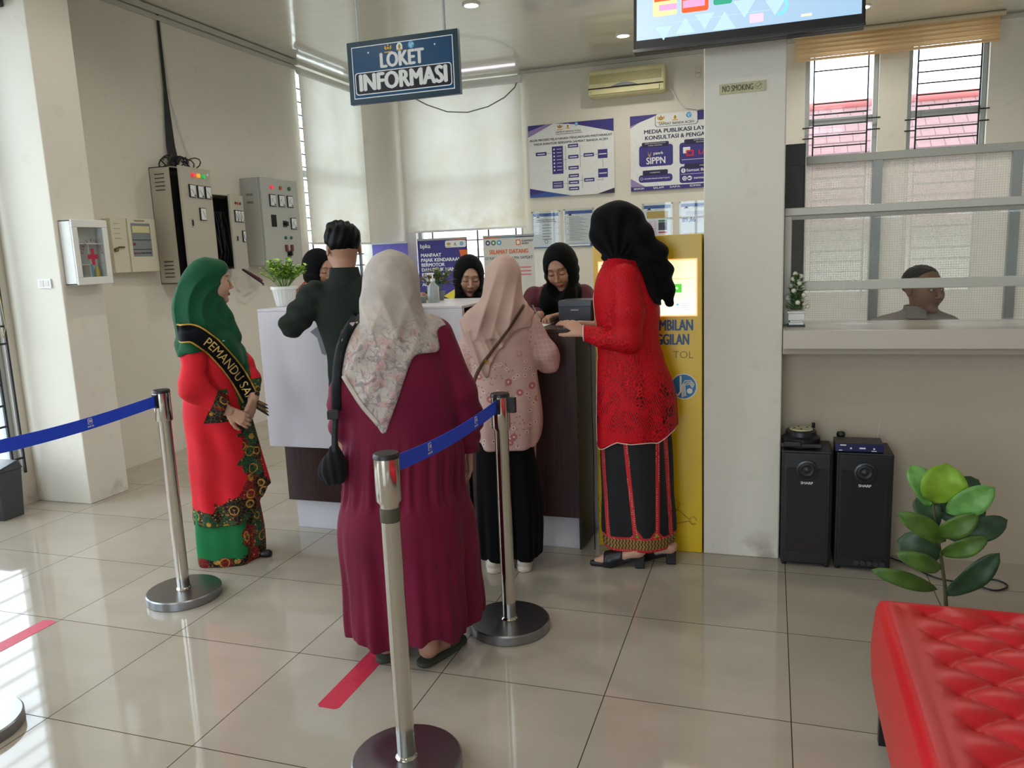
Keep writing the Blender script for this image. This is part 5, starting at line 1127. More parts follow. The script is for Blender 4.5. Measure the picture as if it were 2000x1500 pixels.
def face_colour(q, skin, lip, brow=(.03, .02, .018), eyes='down', blush=.0, male=False):
    c = np.tile(np.array(skin), (len(q), 1)); x, y, z = q[:, 0], q[:, 1], q[:, 2]; front = y < -.04
    def blend(m, col): m = np.clip(m, 0, 1)[:, None]*front[:, None]; return c*(1-m)+np.array(col)*m
    ax = np.abs(x)
    c = blend(1.3-np.sqrt((x/.0225)**2+((z+.0655)/.0115)**2)*1.0 if False else (np.sqrt((x/.0205)**2+((z+.065)/.0092)**2) < 1)*1.0*(y < -.072), lip)
    c = blend(((np.abs(z+.0655) < .0012) & (ax < .019) & (y < -.07))*.8, tuple(v*.35 for v in lip))
    bz = .0285+.004*np.sin(np.clip((ax-.012)/.034, 0, 1)*PI)-.002*np.clip((ax-.035)/.012, 0, 1)
    c = blend(((np.abs(z-bz) < .0028*(1-.5*np.clip((ax-.03)/.018, 0, 1))) & (ax > .013) & (ax < .048))*.85, brow)
    if eyes == 'down':
        lz = -.004-.003*np.cos(np.clip((ax-.030)/.016, -1, 1)*PI/2)+.0015
        c = blend(((np.abs(z-lz) < .0022) & (np.abs(ax-.030) < .0165))*.95, (.012, .008, .008)); c = blend(((z > lz) & (z < .012) & (np.abs(ax-.03) < .015))*.25, tuple(v*.6 for v in skin))
    else:
        e = np.sqrt(((ax-.030)/.0135)**2+((z-.003)/.0055)**2)
        c = blend((e < 1.25)*1.0, (.02, .012, .01)); c = blend((e < 1)*1.0, (.55, .52, .5))
        ir = np.sqrt((x-np.sign(x)*.030-(.004 if eyes == 'right' else 0))**2+(z-.003)**2) < .0056; c = blend((ir & (e < 1.05))*1.0, (.02, .012, .01))
    if blush: c = blend(np.exp(-(((ax-.042)/.018)**2+((z+.028)/.016)**2))*blush, (.75, .25, .2))
    c = blend(np.exp(-(((ax-.009)/.0035)**2+((z+.041)/.002)**2))*.7*(y < -.085), tuple(v*.3 for v in skin))
    return c
def hand_fn(W, d, n, side, curl=(.5, .55, .6, .65), scale=.95, thumb=.6, spread=.06):
    """W wrist, d towards the fingers, n palm side normal, side +1/-1 = which side the thumb leaves"""
    W = Vector(W); d = Vector(d).normalized(); n = Vector(n); n = (n-d*n.dot(d)).normalized(); s = d.cross(n).normalized()*side
    fing = []; L_ = (.071, .079, .073, .057); off = (.028, .0095, -.0095, -.027); kn = (.088, .091, .087, .079)
    for i in range(4):
        K = W+(d*kn[i]+s*off[i]-n*.002)*scale; pts = [K]; a = curl[i]*.55; dd = d+s*spread*(1.2-i*.8); dd.normalize(); acc = 0
        for ph, fr in enumerate((.46, .30, .24)):
            acc += a if ph == 0 else curl[i]*.8; v = dd*math.cos(acc)+n*math.sin(acc); pts.append(pts[-1]+v*(L_[i]*fr*scale))
        fing.append([tuple(p) for p in pts])
    T0 = W+(d*.022+s*.024+n*.006)*scale; T1 = T0+(d*.030+s*.022+n*.012)*scale; v = (d*.8+s*.45+n*(.25+.5*thumb)); v.normalize(); T2 = T1+v*.032*scale; v = (d*.95+s*.1+n*(.3+.6*thumb)); v.normalize(); T3 = T2+v*.026*scale
    th = [tuple(p) for p in (T0, T1, T2, T3)]; mc = [(tuple(W+s*off[i]*.55*scale), tuple(W+(d*kn[i]+s*off[i])*scale)) for i in range(4)]
    def f(P):
        D = None
        for a, b in mc:
            e = cap(P, a, b, .0125*scale, .0118*scale); D = e if D is None else smin(D, e, .012)
        D = smin(D, cap(P, th[0], th[1], .014*scale, .012*scale), .012)
        for pts in fing: D = smin(D, chain(P, pts, [.0092*scale, .0086*scale, .0078*scale, .0066*scale], .002), .0035)
        D = smin(D, chain(P, th, [.013*scale, .0115*scale, .0098*scale, .0078*scale], .003), .006)
        return D
    allp = [p for q in fing for p in q]+th+[tuple(W)]; lo = np.min(allp, 0)-.022; hi = np.max(allp, 0)+.022
    return f, lo, hi
def boxcut(P, lo, hi):
    lo = np.array(lo); hi = np.array(hi); c = (lo+hi)/2; h_ = (hi-lo)/2; q = np.abs(P-c.astype(f32))-h_.astype(f32); return q.max(1)
SKIN = NT('skin', .5); _a = SKIN.n.nodes.new('ShaderNodeAttribute'); _a.attribute_name = 'Col'
SKIN.col(SKIN.mix(SKIN.mapr(SKIN.noise(60, 4), .4, .65, 0, .12), _a.outputs['Color'], (.35, .16, .10))); SKIN.b.inputs['Specular IOR Level'].default_value = .35; SKIN = SKIN.m
SK_LIGHT = (.52, .30, .21); SK_MID = (.40, .21, .14); SK_DARK = (.22, .11, .07)
def person_root(name_base, bx_, by_, label, group=None):
    yaw = math.atan2(-(bx_-CAM.x), (by_-CAM.y)); return empty('person', (bx_, by_, 0), yaw, label, 'person', group)
def view_local(r, px, py, z=0.0, ax=2):
    """a point seen at a pixel on the plane (ax=val) expressed in the person's own frame"""
    w_ = on_plane(px, py, ax, z); c, s = math.cos(-r.rotation_euler.z), math.sin(-r.rotation_euler.z); dx, dy = w_.x-r.location.x, w_.y-r.location.y
    return (dx*c-dy*s, dx*s+dy*c, w_.z)
def fabric(name, rgb, rgb2=None, rough=.8, scale=4, weave=500, sheen=.05, bumpy=.12):
    t = NT(name, rough); rgb2 = rgb2 or tuple(int(v*.88) for v in rgb); t.col(t.mix(t.mapr(t.noise(scale, 4), .35, .65), C8(*rgb), C8(*rgb2)))
    t.b.inputs['Sheen Weight'].default_value = sheen; t.b.inputs['Specular IOR Level'].default_value = .10 if max(rgb) < 50 else .25; t.bump(t.noise(weave, 2), bumpy, .001); return t.m
# ============================================================ people
def foot_fn(heel, toe, zt=.0, r=1.0):
    """skin foot from heel to toe standing at height zt, ankle rising above the heel"""
    h_ = Vector((heel[0], heel[1], zt+.032)); t_ = Vector((toe[0], toe[1], zt+.016)); d = (t_-h_); ank = Vector((heel[0], heel[1], zt+.09))+Vector((d.x, d.y, 0)).normalized()*.03; up = ank+Vector((0, 0, .20))
    hb = h_+Vector((d.x, d.y, 0)).normalized()*.02; bl = h_.lerp(t_, .72)
    def f(P):
        e = chain(P, [tuple(hb), tuple(bl), tuple(h_.lerp(t_, .93))], [.030*r, .034*r, .018*r], .02); e = smin(e, chain(P, [tuple(hb+Vector((0, 0, .005))), tuple(ank), tuple(up)], [.030*r, .034*r, .045*r], .02), .03)
        return smax(e, zt-P[:, 2], .004)
    return f
def sole_fn(heel, toe, w, z0, z1):
    h_ = np.array(heel[:2], f32); t_ = np.array(toe[:2], f32)
    def f(P):
        p = P[:, :2]; ba = t_-h_; L2 = float(ba@ba); t = np.clip(((p-h_)@ba)/L2, 0, 1); d = np.sqrt(((p-h_-t[:, None]*ba)**2).sum(1))-w*(.80+.22*np.sin(t*2.6)); return smax(d, np.maximum(z0-P[:, 2], P[:, 2]-z1), .006)
    return f
def simple_body(head_c, neck_b, torso, arms, legs):
    def f(P):
        d = chain(P, [head_c, neck_b], [.048, .055], .02); d = smin(d, loft(P, torso), .04)
        for pts, rs in arms: d = smin(d, chain(P, pts, rs, .02), .03)
        for pts, rs in legs: d = smin(d, chain(P, pts, rs, .02), .03)
        return d
    return f
def ridge(a): return 1-2*np.abs(np.sin(a))**.8

# ---------------------------------------------------------------- 1 woman in maroon, seen from behind
r = person_root('maroon', -.135, .112, 'person in a long maroon dress and pale floral hijab, seen from behind')
M_maroon = fabric('maroon_cloth', (110, 8, 46), (96, 6, 39), .75, weave=300)
heL, toL = view_local(r, 752, 1290), view_local(r, 790, 1240); heR, toR = view_local(r, 832, 1298), view_local(r, 893, 1256)
hd_c = (-.02, .03, 1.395); R_ = rot_frame(PI-.05, .12)
handf, hlo, hhi = hand_fn((.232, .09, .765), (-.02, -.01, -1), (-1, .0, 0), 1, curl=(.45, .5, .55, .6), scale=.92)
def coarse(P):
    d = chain(P, [(-.02, .03, 1.36), (-.02, .03, 1.22)], [.05, .06]); d = smin(d, loft(P, [(.75, -.02, .02, .15, .11), (1.0, -.02, .02, .145, .10), (1.2, -.02, .02, .13, .08), (1.27, -.02, .02, .06, .05)]), .03)
    d = smin(d, chain(P, [(.14, .02, 1.2), (.222, .05, .92), (.232, .09, .775)], [.045, .036, .026]), .02); d = smin(d, chain(P, [(-.17, .02, 1.19), (-.235, .03, .95), (-.16, .18, .85)], [.045, .036, .026]), .02)
    d = smin(d, chain(P, [(-.1, .03, .8), (heL[0], heL[1]+.03, .12)], [.09, .045]), .03); d = smin(d, chain(P, [(.06, .03, .8), (heR[0], heR[1]+.03, .12)], [.09, .045]), .03)
    return d
fL = foot_fn(heL, toL, .022); fR = foot_fn(heR, toR, .022)
head = lambda P: head_sdf(head_local(P, hd_c, R_))
skin = SK_MID
sdf_object('body', [(coarse, (-.32, -.16, .1), (.32, .26, 1.38), .012), (head, (-.14, -.12, 1.27), (.1, .18, 1.52), .005), (handf, hlo, hhi, .003),
    (lambda P: np.minimum(fL(P), fR(P)), (-.3, -.15, .0), (.3, .35, .2), .004)], SKIN, r, color=lambda v: np.tile(skin, (len(v), 1)))
def sandals(P): return np.minimum(sole_fn(heL, toL, .044, .001, .022)(P), sole_fn(heR, toR, .044, .001, .022)(P))
def straps(P):
    d = None
    for h_, t_ in ((heL, toL), (heR, toR)):
        h_ = np.array(h_); t_ = np.array(t_); c = h_+(t_-h_)*.72; e = np.abs(foot_fn(tuple(h_), tuple(t_), .022, 1.16)(P))-.003; dd = (t_-h_)[:2]/np.linalg.norm((t_-h_)[:2]); al = np.abs((P[:, :2]-c[:2].astype(f32))@dd.astype(f32))-.035; e = smax(e, al, .004); e = smax(e, .02-P[:, 2], .002); d = e if d is None else np.minimum(d, e)
    return d
sdf_object('sandals', [(sandals, (-.3, -.2, -.004), (.35, .4, .04), .005), (straps, (-.3, -.2, 0), (.35, .4, .12), .005)], fabric('sandal_olive', (58, 62, 48), rough=.7), r)
TK = [(.085, -.026, .02, .246, .19), (.15, -.024, .02, .254, .20), (.30, -.024, .02, .252, .195), (.60, -.028, .02, .238, .175), (.63, -.028, .02, .228, .165), (.82, -.018, .02, .218, .155), (.875, -.016, .015, .208, .145), (.95, -.015, .015, .205, .142), (1.10, -.02, .01, .195, .135), (1.20, -.02, .01, .168, .11), (1.26, -.02, .015, .10, .08), (1.30, -.02, .02, .055, .055)]
def dfold(th, z, P):
    a1 = np.clip((.62-z)/.5, 0, 1); a2 = np.clip((.875-z)/.12, 0, 1)*np.clip((z-.60)/.05, 0, 1); a0 = np.clip((.9-z)/.85, 0, 1)
    w_ = .021*a0*(np.sin(5*th+1.1+.6*z)+.5*np.sin(9*th+2.2)) + .007*a1*(np.sin(17*th+1.7*np.sin(3*th)+3*z)+.6*np.sin(29*th))+.0055*a2*(np.sin(25*th+2*np.sin(4*th))+.6*np.sin(41*th))
    return w_+.004*np.clip((z-.9)/.1, 0, 1)*np.sin(6*th+18*z)
def dress_body(P):
    th = np.arctan2(P[:, 1], P[:, 0]); return smax(loft(P, TK, dfold, rnd=.012), .112+.018*np.sin(4*th+.8)+.008*np.sin(9*th)-P[:, 2], .004)
def dress_torso(P):
    d = dress_body(P)
    a = chain(P, [(.125, .02, 1.215), (.195, .035, 1.0), (.222, .05, .90)], [.066, .068, .062], .03); b = chain(P, [(.222, .05, .90), (.232, .085, .775)], [.062, .038], .03); a = smin(a, b, .03)
    wr = .004*np.sin(P[:, 2]*95+P[:, 0]*30+2*np.sin(P[:, 1]*40))*np.clip((.98-P[:, 2])/.12, 0, 1); a = smax(a+wr, .755-P[:, 2], .008)
    c = chain(P, [(-.16, .02, 1.205), (-.205, .0, 1.0), (-.215, .02, .90), (-.13, .2, .86)], [.062, .062, .055, .042], .03); c = c+.003*np.sin(P[:, 2]*80+P[:, 0]*40)
    return smin(smin(d, a, .022), c, .022)
sdf_object('dress', [(dress_torso, (-.36, -.28, .03), (.36, .32, 1.32), .0065)], M_maroon, r)
# hijab
HP = [(-.15, 1.30), (-.232, 1.18), (-.232, 1.13), (-.19, 1.05), (-.12, .96), (-.085, .895), (-.07, .90), (-.02, 1.02), (.02, 1.12), (.055, 1.19), (.13, 1.245), (.165, 1.255), (.13, 1.30)]
def hij(P):
    x, y, z = P[:, 0], P[:, 1], P[:, 2]
    k = [(1.13, -.035, .0, .10, .12), (1.2, -.03, .0, .118, .125), (1.27, -.022, .01, .125, .118), (1.33, -.025, .02, .114, .112), (1.39, -.022, .025, .104, .112), (1.44, -.02, .03, .098, .108), (1.485, -.018, .03, .078, .09), (1.515, -.018, .03, .045, .055), (1.528, -.018, .03, .012, .015)]
    def fo(th, zz, PP):
        a = np.clip((1.45-zz)/.2, 0, 1); u = PP[:, 0]*1.0
        return a*(.006*ridge(24*(u*1.6+(zz-1.2)*.55))+.004*ridge(34*(u-.45*(zz-1.2))+1))
    d = loft(P, k, fo, rnd=.01)
    under = dress_torso(P)-.012-.004*ridge(20*x+14*z)-.004*ridge(34*(x-.5*z))-.006*np.exp(-((x+.02+(z-1.0)*.15)/.02)**2)
    sh = smax(under, poly2(P, HP), .006); sh = smax(sh, y-.08, .01)
    cap_ = smax(smax(under-.004, np.abs(z-1.24)-.075, .01), np.abs(x+.03)-.16-.1*(1.24-z), .02)
    return smin(smin(d, sh, .018), cap_, .02)
t = NT('floral_hijab', .8); s_ = t.sep(); low = t.mapr(t.math('ADD', s_[2], t.math('MULTIPLY', t.noise(9, 3), .25)), 1.48, 1.30)
c = t.mix(t.mapr(t.noise(14, 4), .4, .6), C8(178, 168, 158), C8(164, 154, 146))
c = t.mix(t.math('MULTIPLY', t.math('MULTIPLY', low, t.mapr(t.noise(16, 3, dist=1.5), .52, .6)), .75), c, C8(176, 132, 128))
c = t.mix(t.math('MULTIPLY', t.math('MULTIPLY', low, t.mapr(t.noise(21, 3, t.comb(t.math('ADD', s_[0], 3.3), s_[1], s_[2]), dist=2), .54, .6)), .8), c, C8(122, 112, 116))
c = t.mix(t.math('MULTIPLY', t.math('MULTIPLY', low, t.mapr(t.vor(34, None, 'DISTANCE_TO_EDGE'), .05, .015)), .45), c, C8(140, 110, 106))
ln_ = t.math('LESS_THAN', t.math('ABSOLUTE', t.math('SUBTRACT', t.noise(13, 2, dist=1.0), .5)), .008)
c = t.mix(t.math('MULTIPLY', t.math('MULTIPLY', ln_, low), .6), c, C8(110, 100, 100))
t.col(c); t.bump(t.noise(400, 2), .08, .001); M_floral = t.m
sdf_object('hijab', [(hij, (-.27, -.22, .87), (.22, .2, 1.55), .005)], M_floral, r)
HH = lambda P: np.minimum(hij(P), dress_torso(P))
# label lettering on the scarf border omitted brand; generic border stripes
drape_patch('scarf_border', HH, [(-.205, 1.10), (-.15, 1.0), (-.095, .93)], .016, fabric('scarf_beige', (190, 176, 164)), r, off=.002, nseg=14, nw=2)
# shoulder strap and bag
bagr = empty('shoulder_bag', r.location, r.rotation_euler.z, 'black shoulder bag with a wide strap hanging on the left side of the maroon dress', 'bag')
drape_patch('strap', HH, [(-.155, 1.292), (-.19, 1.235), (-.218, 1.16), (-.232, 1.08), (-.238, .98)], .034, fabric('strap_black', (18, 18, 20)), bagr, off=.004, nseg=24, nw=4)
MB().tube([(-.238, -.085, .985), (-.248, -.09, .90), (-.252, -.09, .84)], .012, 6).build('strap_end', mat('strap_black2', (26, 26, 28), .8), bagr, smooth=60)
MB().box(-.268, -.228, -.104, -.08, .955, .985).build('strap_slider', M_black, bagr, bevel=.003)
def bag(P):
    th = np.arctan2(P[:, 1]+.06, P[:, 0]+.268); d = loft(P, [(.715, -.265, -.06, .034, .03), (.76, -.268, -.06, .05, .042), (.80, -.262, -.065, .042, .036), (.84, -.254, -.08, .02, .02), (.87, -.252, -.088, .012, .012)], rnd=.012)
    return d-.003*np.sin(9*th+20*P[:, 2])
sdf_object('pouch', [(bag, (-.34, -.13, .69), (-.2, .0, .89), .004)], fabric('bag_black', (34, 34, 36)), bagr)

# ---------------------------------------------------------------- 2 woman in pink, seen from behind
r = person_root('pink', -.08, .97, 'person in a dusty pink hijab and embroidered pink blouse with black trousers at the desk')
hd_c = (.045, .03, 1.345); R_ = rot_frame(PI-.1, .1)
def coarse(P):
    d = chain(P, [(.045, .03, 1.33), (.04, .02, 1.2)], [.048, .055]); d = smin(d, loft(P, [(.7, .04, .02, .12, .09), (.95, .035, .02, .115, .085), (1.17, .03, .02, .12, .07), (1.24, .035, .02, .055, .05)]), .03)
    d = smin(d, chain(P, [(.14, .02, 1.18), (.23, .05, 1.02), (.13, .21, 1.165)], [.04, .032, .026]), .02); d = smin(d, chain(P, [(-.09, .02, 1.17), (-.13, .05, .97), (-.05, .22, 1.10)], [.04, .032, .026]), .02)
    d = smin(d, chain(P, [(-.03, .02, .75), (-.05, .03, .1)], [.08, .045]), .02); d = smin(d, chain(P, [(.10, .02, .75), (.10, .03, .1)], [.08, .045]), .02); return d
sdf_object('body', [(coarse, (-.26, -.14, .06), (.34, .32, 1.36), .012), (lambda P: head_sdf(head_local(P, hd_c, R_)), (-.07, -.12, 1.23), (.16, .18, 1.49), .006)], SKIN, r, color=lambda v: np.tile(SK_LIGHT, (len(v), 1)))
def blouse(P):
    def fo(th, z, PP): return .006*np.clip((1.0-z)/.3, 0, 1)*(np.sin(6*th+2)+.5*np.sin(11*th)) + .003*np.sin(40*(PP[:, 0]+.4*z))
    k = [(.60, .03, .01, .150, .12), (.66, .032, .01, .162, .128), (.80, .032, .01, .165, .125), (.93, .03, .01, .158, .115), (1.08, .025, .01, .158, .105), (1.17, .025, .01, .160, .09), (1.22, .03, .015, .11, .07), (1.255, .04, .02, .055, .05)]
    d = loft(P, k, fo, rnd=.012)
    cut = .592+8*np.maximum(np.abs(P[:, 0]-.03)-.09, 0)**2-P[:, 2]; d = smax(d, cut, .008)
    a = chain(P, [(.14, .02, 1.185), (.225, .02, 1.035), (.238, .04, .99)], [.055, .060, .056], .02); a = smin(a, chain(P, [(.238, .04, .99), (.13, .21, 1.165)], [.055, .042]), .02)
    b = chain(P, [(-.10, .02, 1.18), (-.135, .02, 1.0), (-.125, .06, .95)], [.050, .052, .046], .02); b = smin(b, chain(P, [(-.125, .06, .95), (-.05, .22, 1.10)], [.046, .038]), .02)
    wr = .003*np.sin(P[:, 2]*70+P[:, 0]*50)
    return smin(smin(d, a+wr, .018), b+wr, .018)
t = NT('embroidered_pink', .8); s_ = t.sep()
c = t.mix(t.mapr(t.noise(5, 4), .35, .65), C8(204, 172, 164), C8(192, 158, 150))
slv = t.math('MAXIMUM', t.mapr(s_[0], .172, .19), t.mapr(s_[0], -.125, -.14)); 
lat = t.math('MAXIMUM', t.math('LESS_THAN', t.math('PINGPONG', t.math('ADD', s_[0], t.math('MULTIPLY', s_[2], .25)), .011), .0028), t.math('LESS_THAN', t.math('PINGPONG', s_[2], .011), .0028))
c = t.mix(t.math('MULTIPLY', t.math('MULTIPLY', slv, lat), .55), c, C8(214, 190, 184)); c = t.mix(t.math('MULTIPLY', slv, .35), c, C8(178, 128, 124))
v2 = t.comb(s_[0], s_[2], 0); dv = t.vor(20, v2, dim='2D'); ang = t.noise(70, 1, v2); body_ = t.math('SUBTRACT', 1.0, slv); lowm = t.mapr(s_[2], 1.12, .92)
fl = t.math('MULTIPLY', t.math('LESS_THAN', t.math('ADD', dv, t.math('MULTIPLY', ang, .12)), .24), t.math('MULTIPLY', t.math('GREATER_THAN', t.noise(6, 2, v2), .40), t.math('MULTIPLY', body_, lowm)))
c = t.mix(t.math('MULTIPLY', fl, .8), c, C8(226, 208, 198)); c = t.mix(t.math('MULTIPLY', fl, t.math('LESS_THAN', dv, .075)), c, C8(120, 84, 78))
dv2 = t.vor(8, t.comb(t.math('ADD', s_[0], 2.2), s_[2], 0), dim='2D'); fl2 = t.math('MULTIPLY', t.math('LESS_THAN', dv2, .13), t.math('MULTIPLY', body_, lowm)); c = t.mix(t.math('MULTIPLY', fl2, .85), c, C8(178, 92, 96)); c = t.mix(t.math('MULTIPLY', fl2, t.math('LESS_THAN', dv2, .04)), c, C8(230, 200, 190))
lf = t.math('MULTIPLY', t.math('LESS_THAN', t.vor(38, v2, dim='2D'), .16), t.math('MULTIPLY', body_, t.math('GREATER_THAN', t.noise(4, 2, v2), .5))); c = t.mix(t.math('MULTIPLY', lf, .6), c, C8(126, 104, 92))
t.col(c); t.bump(t.noise(350, 2), .1, .001)
sdf_object('blouse', [(blouse, (-.25, -.2, .57), (.36, .32, 1.28), .006)], t.m, r)
def pants(P):
    def fo(th, z, PP): return .010*(np.sin(4*th+1)+.4*np.sin(9*th+2*z))*np.clip((.6-z)/.4, 0, 1)
    a = loft(P, [(.05, -.045, .02, .075, .10), (.3, -.042, .01, .078, .10), (.6, -.02, .0, .095, .10), (.78, -.01, .0, .1, .1)], fo); b = loft(P, [(.05, .095, .02, .078, .105), (.3, .10, .01, .082, .105), (.6, .082, .0, .078, .095), (.78, .075, .0, .085, .095)], fo)
    d = smin(a, b, .03); return np.where(P[:, 2] > .66, np.maximum(d, blouse(P)+.010), d)
sdf_object('trousers', [(pants, (-.16, -.16, .03), (.22, .18, .8), .007)], fabric('black_cloth', (10, 10, 14), (8, 8, 10), sheen=.03), r)
def shoes(P):
    d = None
    for x in (-.055, .09):
        e = chain(P, [(x, -.045, .045), (x, .05, .042), (x+.004, .14, .034)], [.034, .036, .034], .02); e = smax(e, .004-P[:, 2], .004); s0 = smax(sole_fn((x, -.045), (x+.004, .14), .043, .0, .024)(P), 0*P[:, 0]-9, .001); e = smin(e, s0, .003); d = e if d is None else np.minimum(d, e)
    return d
sdf_object('shoes', [(shoes, (-.12, -.11, -.004), (.16, .2, .1), .004)], mat('sneaker_white', (214, 206, 192), .6), r)
HP2 = [(-.06, 1.33), (-.15, 1.262), (-.182, 1.238), (-.175, 1.215), (-.135, 1.12), (-.105, 1.02), (-.085, .985), (-.05, .942), (-.035, .955), (-.028, 1.0), (.0, 1.05), (.035, 1.085), (.06, 1.13), (.12, 1.175), (.20, 1.235), (.212, 1.25), (.19, 1.268), (.13, 1.32)]
def hij2(P):
    x, y, z = P[:, 0], P[:, 1], P[:, 2]
    k = [(1.12, .0, -.005, .11, .11), (1.2, .02, -.0, .15, .115), (1.25, .025, .0, .140, .112), (1.30, .038, .01, .105, .108), (1.36, .042, .025, .092, .108), (1.42, .048, .03, .080, .1), (1.46, .052, .03, .058, .075), (1.484, .055, .03, .03, .04), (1.492, .055, .03, .008, .01)]
    def fo(th, zz, PP):
        a = np.clip((1.46-zz)/.22, 0, 1); u = PP[:, 0]-.055-(zz-1.48)*.35; return a*(.0085*ridge(36*u/(1+1.6*(1.48-zz))+.4)+.004*ridge(66*u/(1+1.6*(1.48-zz))+1))
    d = loft(P, k, fo, rnd=.01); ph = (x-.055)-(z-1.48)*.35
    sh = blouse(P)-.014-.007*ridge(42*(x+.38*z))-.003*ridge(75*(x+.3*z)+2); sh = smax(smax(sh, poly2(P, HP2), .006), y-.07, .01)
    cp = smax(smax(blouse(P)-.013, np.abs(z-1.22)-.06, .01), np.abs(x-.02)-.15, .02)
    return smin(smin(d, sh, .02), cp, .02)
sdf_object('hijab', [(hij2, (-.22, -.2, .92), (.25, .18, 1.51), .0048)], fabric('dusty_pink', (190, 160, 147), (178, 149, 137), weave=350), r)
drape_patch('shoulder_strap', lambda P: np.minimum(hij2(P), blouse(P)), [(.135, 1.265), (.08, 1.19), (.0, 1.09), (-.075, .995), (-.118, .90)], .012, fabric('strap_brown', (92, 66, 50)), r, off=.003, nw=2)
f = MB(); f.X = Matrix.Translation((-.045, -.125, 1.02)); f.tube([(.008*math.cos(a_), -.012, .011*math.sin(a_)) for a_ in np.linspace(0, 2*PI, 14)[:-1]], .002, 6, closed=True); f.X = None
ys_ = float(surf_y(lambda P: np.minimum(hij2(P), blouse(P)), [-.045], [1.02])[0])
f = MB(); f.tube([(-.045+.007*math.cos(a_), ys_-.004, 1.02+.010*math.sin(a_)) for a_ in np.linspace(0, 2*PI, 14)[:-1]], .0018, 6, closed=True); f.disc(-.045, 1.02, .006, ys_-.005, ys_-.003); f.build('brooch', mat('brooch_gold', (200, 160, 80), .3, .8), r)

# ---------------------------------------------------------------- 3 woman in red lace, facing left
r = person_root('red', .50, 1.18, 'person in a black hijab and long red lace tunic standing in profile before the kiosk')
hd_c = (-.075, .03, 1.585); R_ = rot_frame(-PI/2-.75, .28)
h1, l1, u1 = hand_fn((-.198, -.10, 1.125), (-.62, .35, .38), (.1, .3, -1), 1, curl=(.35, .4, .45, .5), scale=.92, thumb=.3)
h2, l2, u2 = hand_fn((-.15, .05, 1.150), (-1, -.15, .12), (0, -.1, -1), -1, curl=(.3, .35, .4, .45), scale=.92, thumb=.3)
toe1 = view_local(r, 1166, 1104); hl1 = view_local(r, 1247, 1108); toe2 = view_local(r, 1228, 1090); hl2 = view_local(r, 1308, 1100)
def skirt3(P):
    def fo(th, z, PP): return .006*(np.sin(5*th+1)+.5*np.sin(8*th+z*4))
    return loft(P, [(.085, .025, .0, .165, .115), (.12, .026, .0, .172, .12), (.35, .024, .0, .168, .13), (.6, .02, .0, .165, .14), (.75, .02, .0, .15, .14)], fo, rnd=.006)
def shoe_foot(toe, heel):
    t_ = Vector((toe[0], toe[1], .022)); h_ = Vector((heel[0], heel[1], .085)); d = h_-t_; b = t_+d*.30+Vector((0, 0, -.0))
    b.z = .034; a_ = h_+Vector((-.012, 0, .05)); up = a_+Vector((-.01, 0, .2))
    return t_, b, h_, a_, up
def feet3(P):
    d = None
    for q in ((toe1, hl1), (toe2, hl2)):
        t_, b, h_, a_, up = shoe_foot(*q); e = chain(P, [tuple(t_), tuple(b), tuple(h_)], [.016, .029, .028], .02); e = smin(e, chain(P, [tuple(h_), tuple(a_), tuple(up)], [.030, .034, .045], .02), .03); d = e if d is None else np.minimum(d, e)
    d = smax(d, .012-P[:, 2], .003); return np.where(P[:, 2] > .10, np.maximum(d, skirt3(P)+.012), d)
def coarse(P):
    d = chain(P, [(-.06, .03, 1.53), (-.02, .02, 1.4)], [.05, .055]); d = smin(d, loft(P, [(.85, .03, .02, .11, .11), (1.1, -.01, .02, .09, .11), (1.35, -.02, .02, .09, .13), (1.44, -.02, .02, .05, .06)]), .03)
    d = smin(d, chain(P, [(-.01, -.12, 1.36), (.0, -.16, 1.12), (-.195, -.10, 1.128)], [.04, .034, .024]), .02); d = smin(d, chain(P, [(-.02, .11, 1.36), (-.01, .10, 1.12), (-.15, .05, 1.15)], [.04, .034, .024]), .02)
    d = smin(d, chain(P, [(.03, -.04, .9), (hl1[0]-.02, hl1[1], .2)], [.08, .045]), .02); d = smin(d, chain(P, [(.05, .06, .9), (hl2[0]-.02, hl2[1], .2)], [.08, .045]), .02); return np.where(P[:, 2] < .85, np.maximum(d, skirt3(P)+.012), d)
sdf_object('body', [(coarse, (-.24, -.24, .16), (.26, .26, 1.55), .012), (lambda P: head_sdf(head_local(P, hd_c, R_)), (-.2, -.1, 1.43), (.06, .17, 1.72), .004), (h1, l1, u1, .0028), (h2, l2, u2, .0028), (feet3, (-.25, -.15, 0), (.26, .15, .21), .004)], SKIN, r, color=lambda v: np.tile(SK_LIGHT, (len(v), 1)))
def shoes3(P):
    d = None
    for q in ((toe1, hl1), (toe2, hl2)):
        t_, b, h_, a_, up = shoe_foot(*q); t2 = Vector((t_.x-.018, t_.y, .012)); b2 = Vector((b.x, b.y, .016)); h2_ = Vector((h_.x, h_.y, .062))
        e = chain(P, [tuple(t2), tuple(b2), tuple(h2_)], [.016, .028, .022], .02); e = smax(e, -P[:, 2]+.001, .003)
        fo = chain(P, [tuple(t_), tuple(b), tuple(h_)], [.016, .029, .028], .02); vamp = smax(fo-.008, np.abs(P[:, 0]-(b.x+.018))-.045, .012); e = smin(e, vamp, .006)
        dx = np.abs(P[:, 0]-(h_.x+.006))-.022-.06*np.clip(P[:, 2]-.0, 0, .1)*.3; dy = np.abs(P[:, 1]-h_.y)-.022; hl = np.maximum(np.maximum(dx, dy), np.maximum(-P[:, 2]+.001, P[:, 2]-.072)); e = smin(e, hl, .008)
        d = e if d is None else np.minimum(d, e)
    return d
sdf_object('heeled_mules', [(shoes3, (-.27, -.16, -.004), (.27, .16, .12), .004)], mat('shoe_black', (22, 22, 26), .4), r, smooth_it=0)
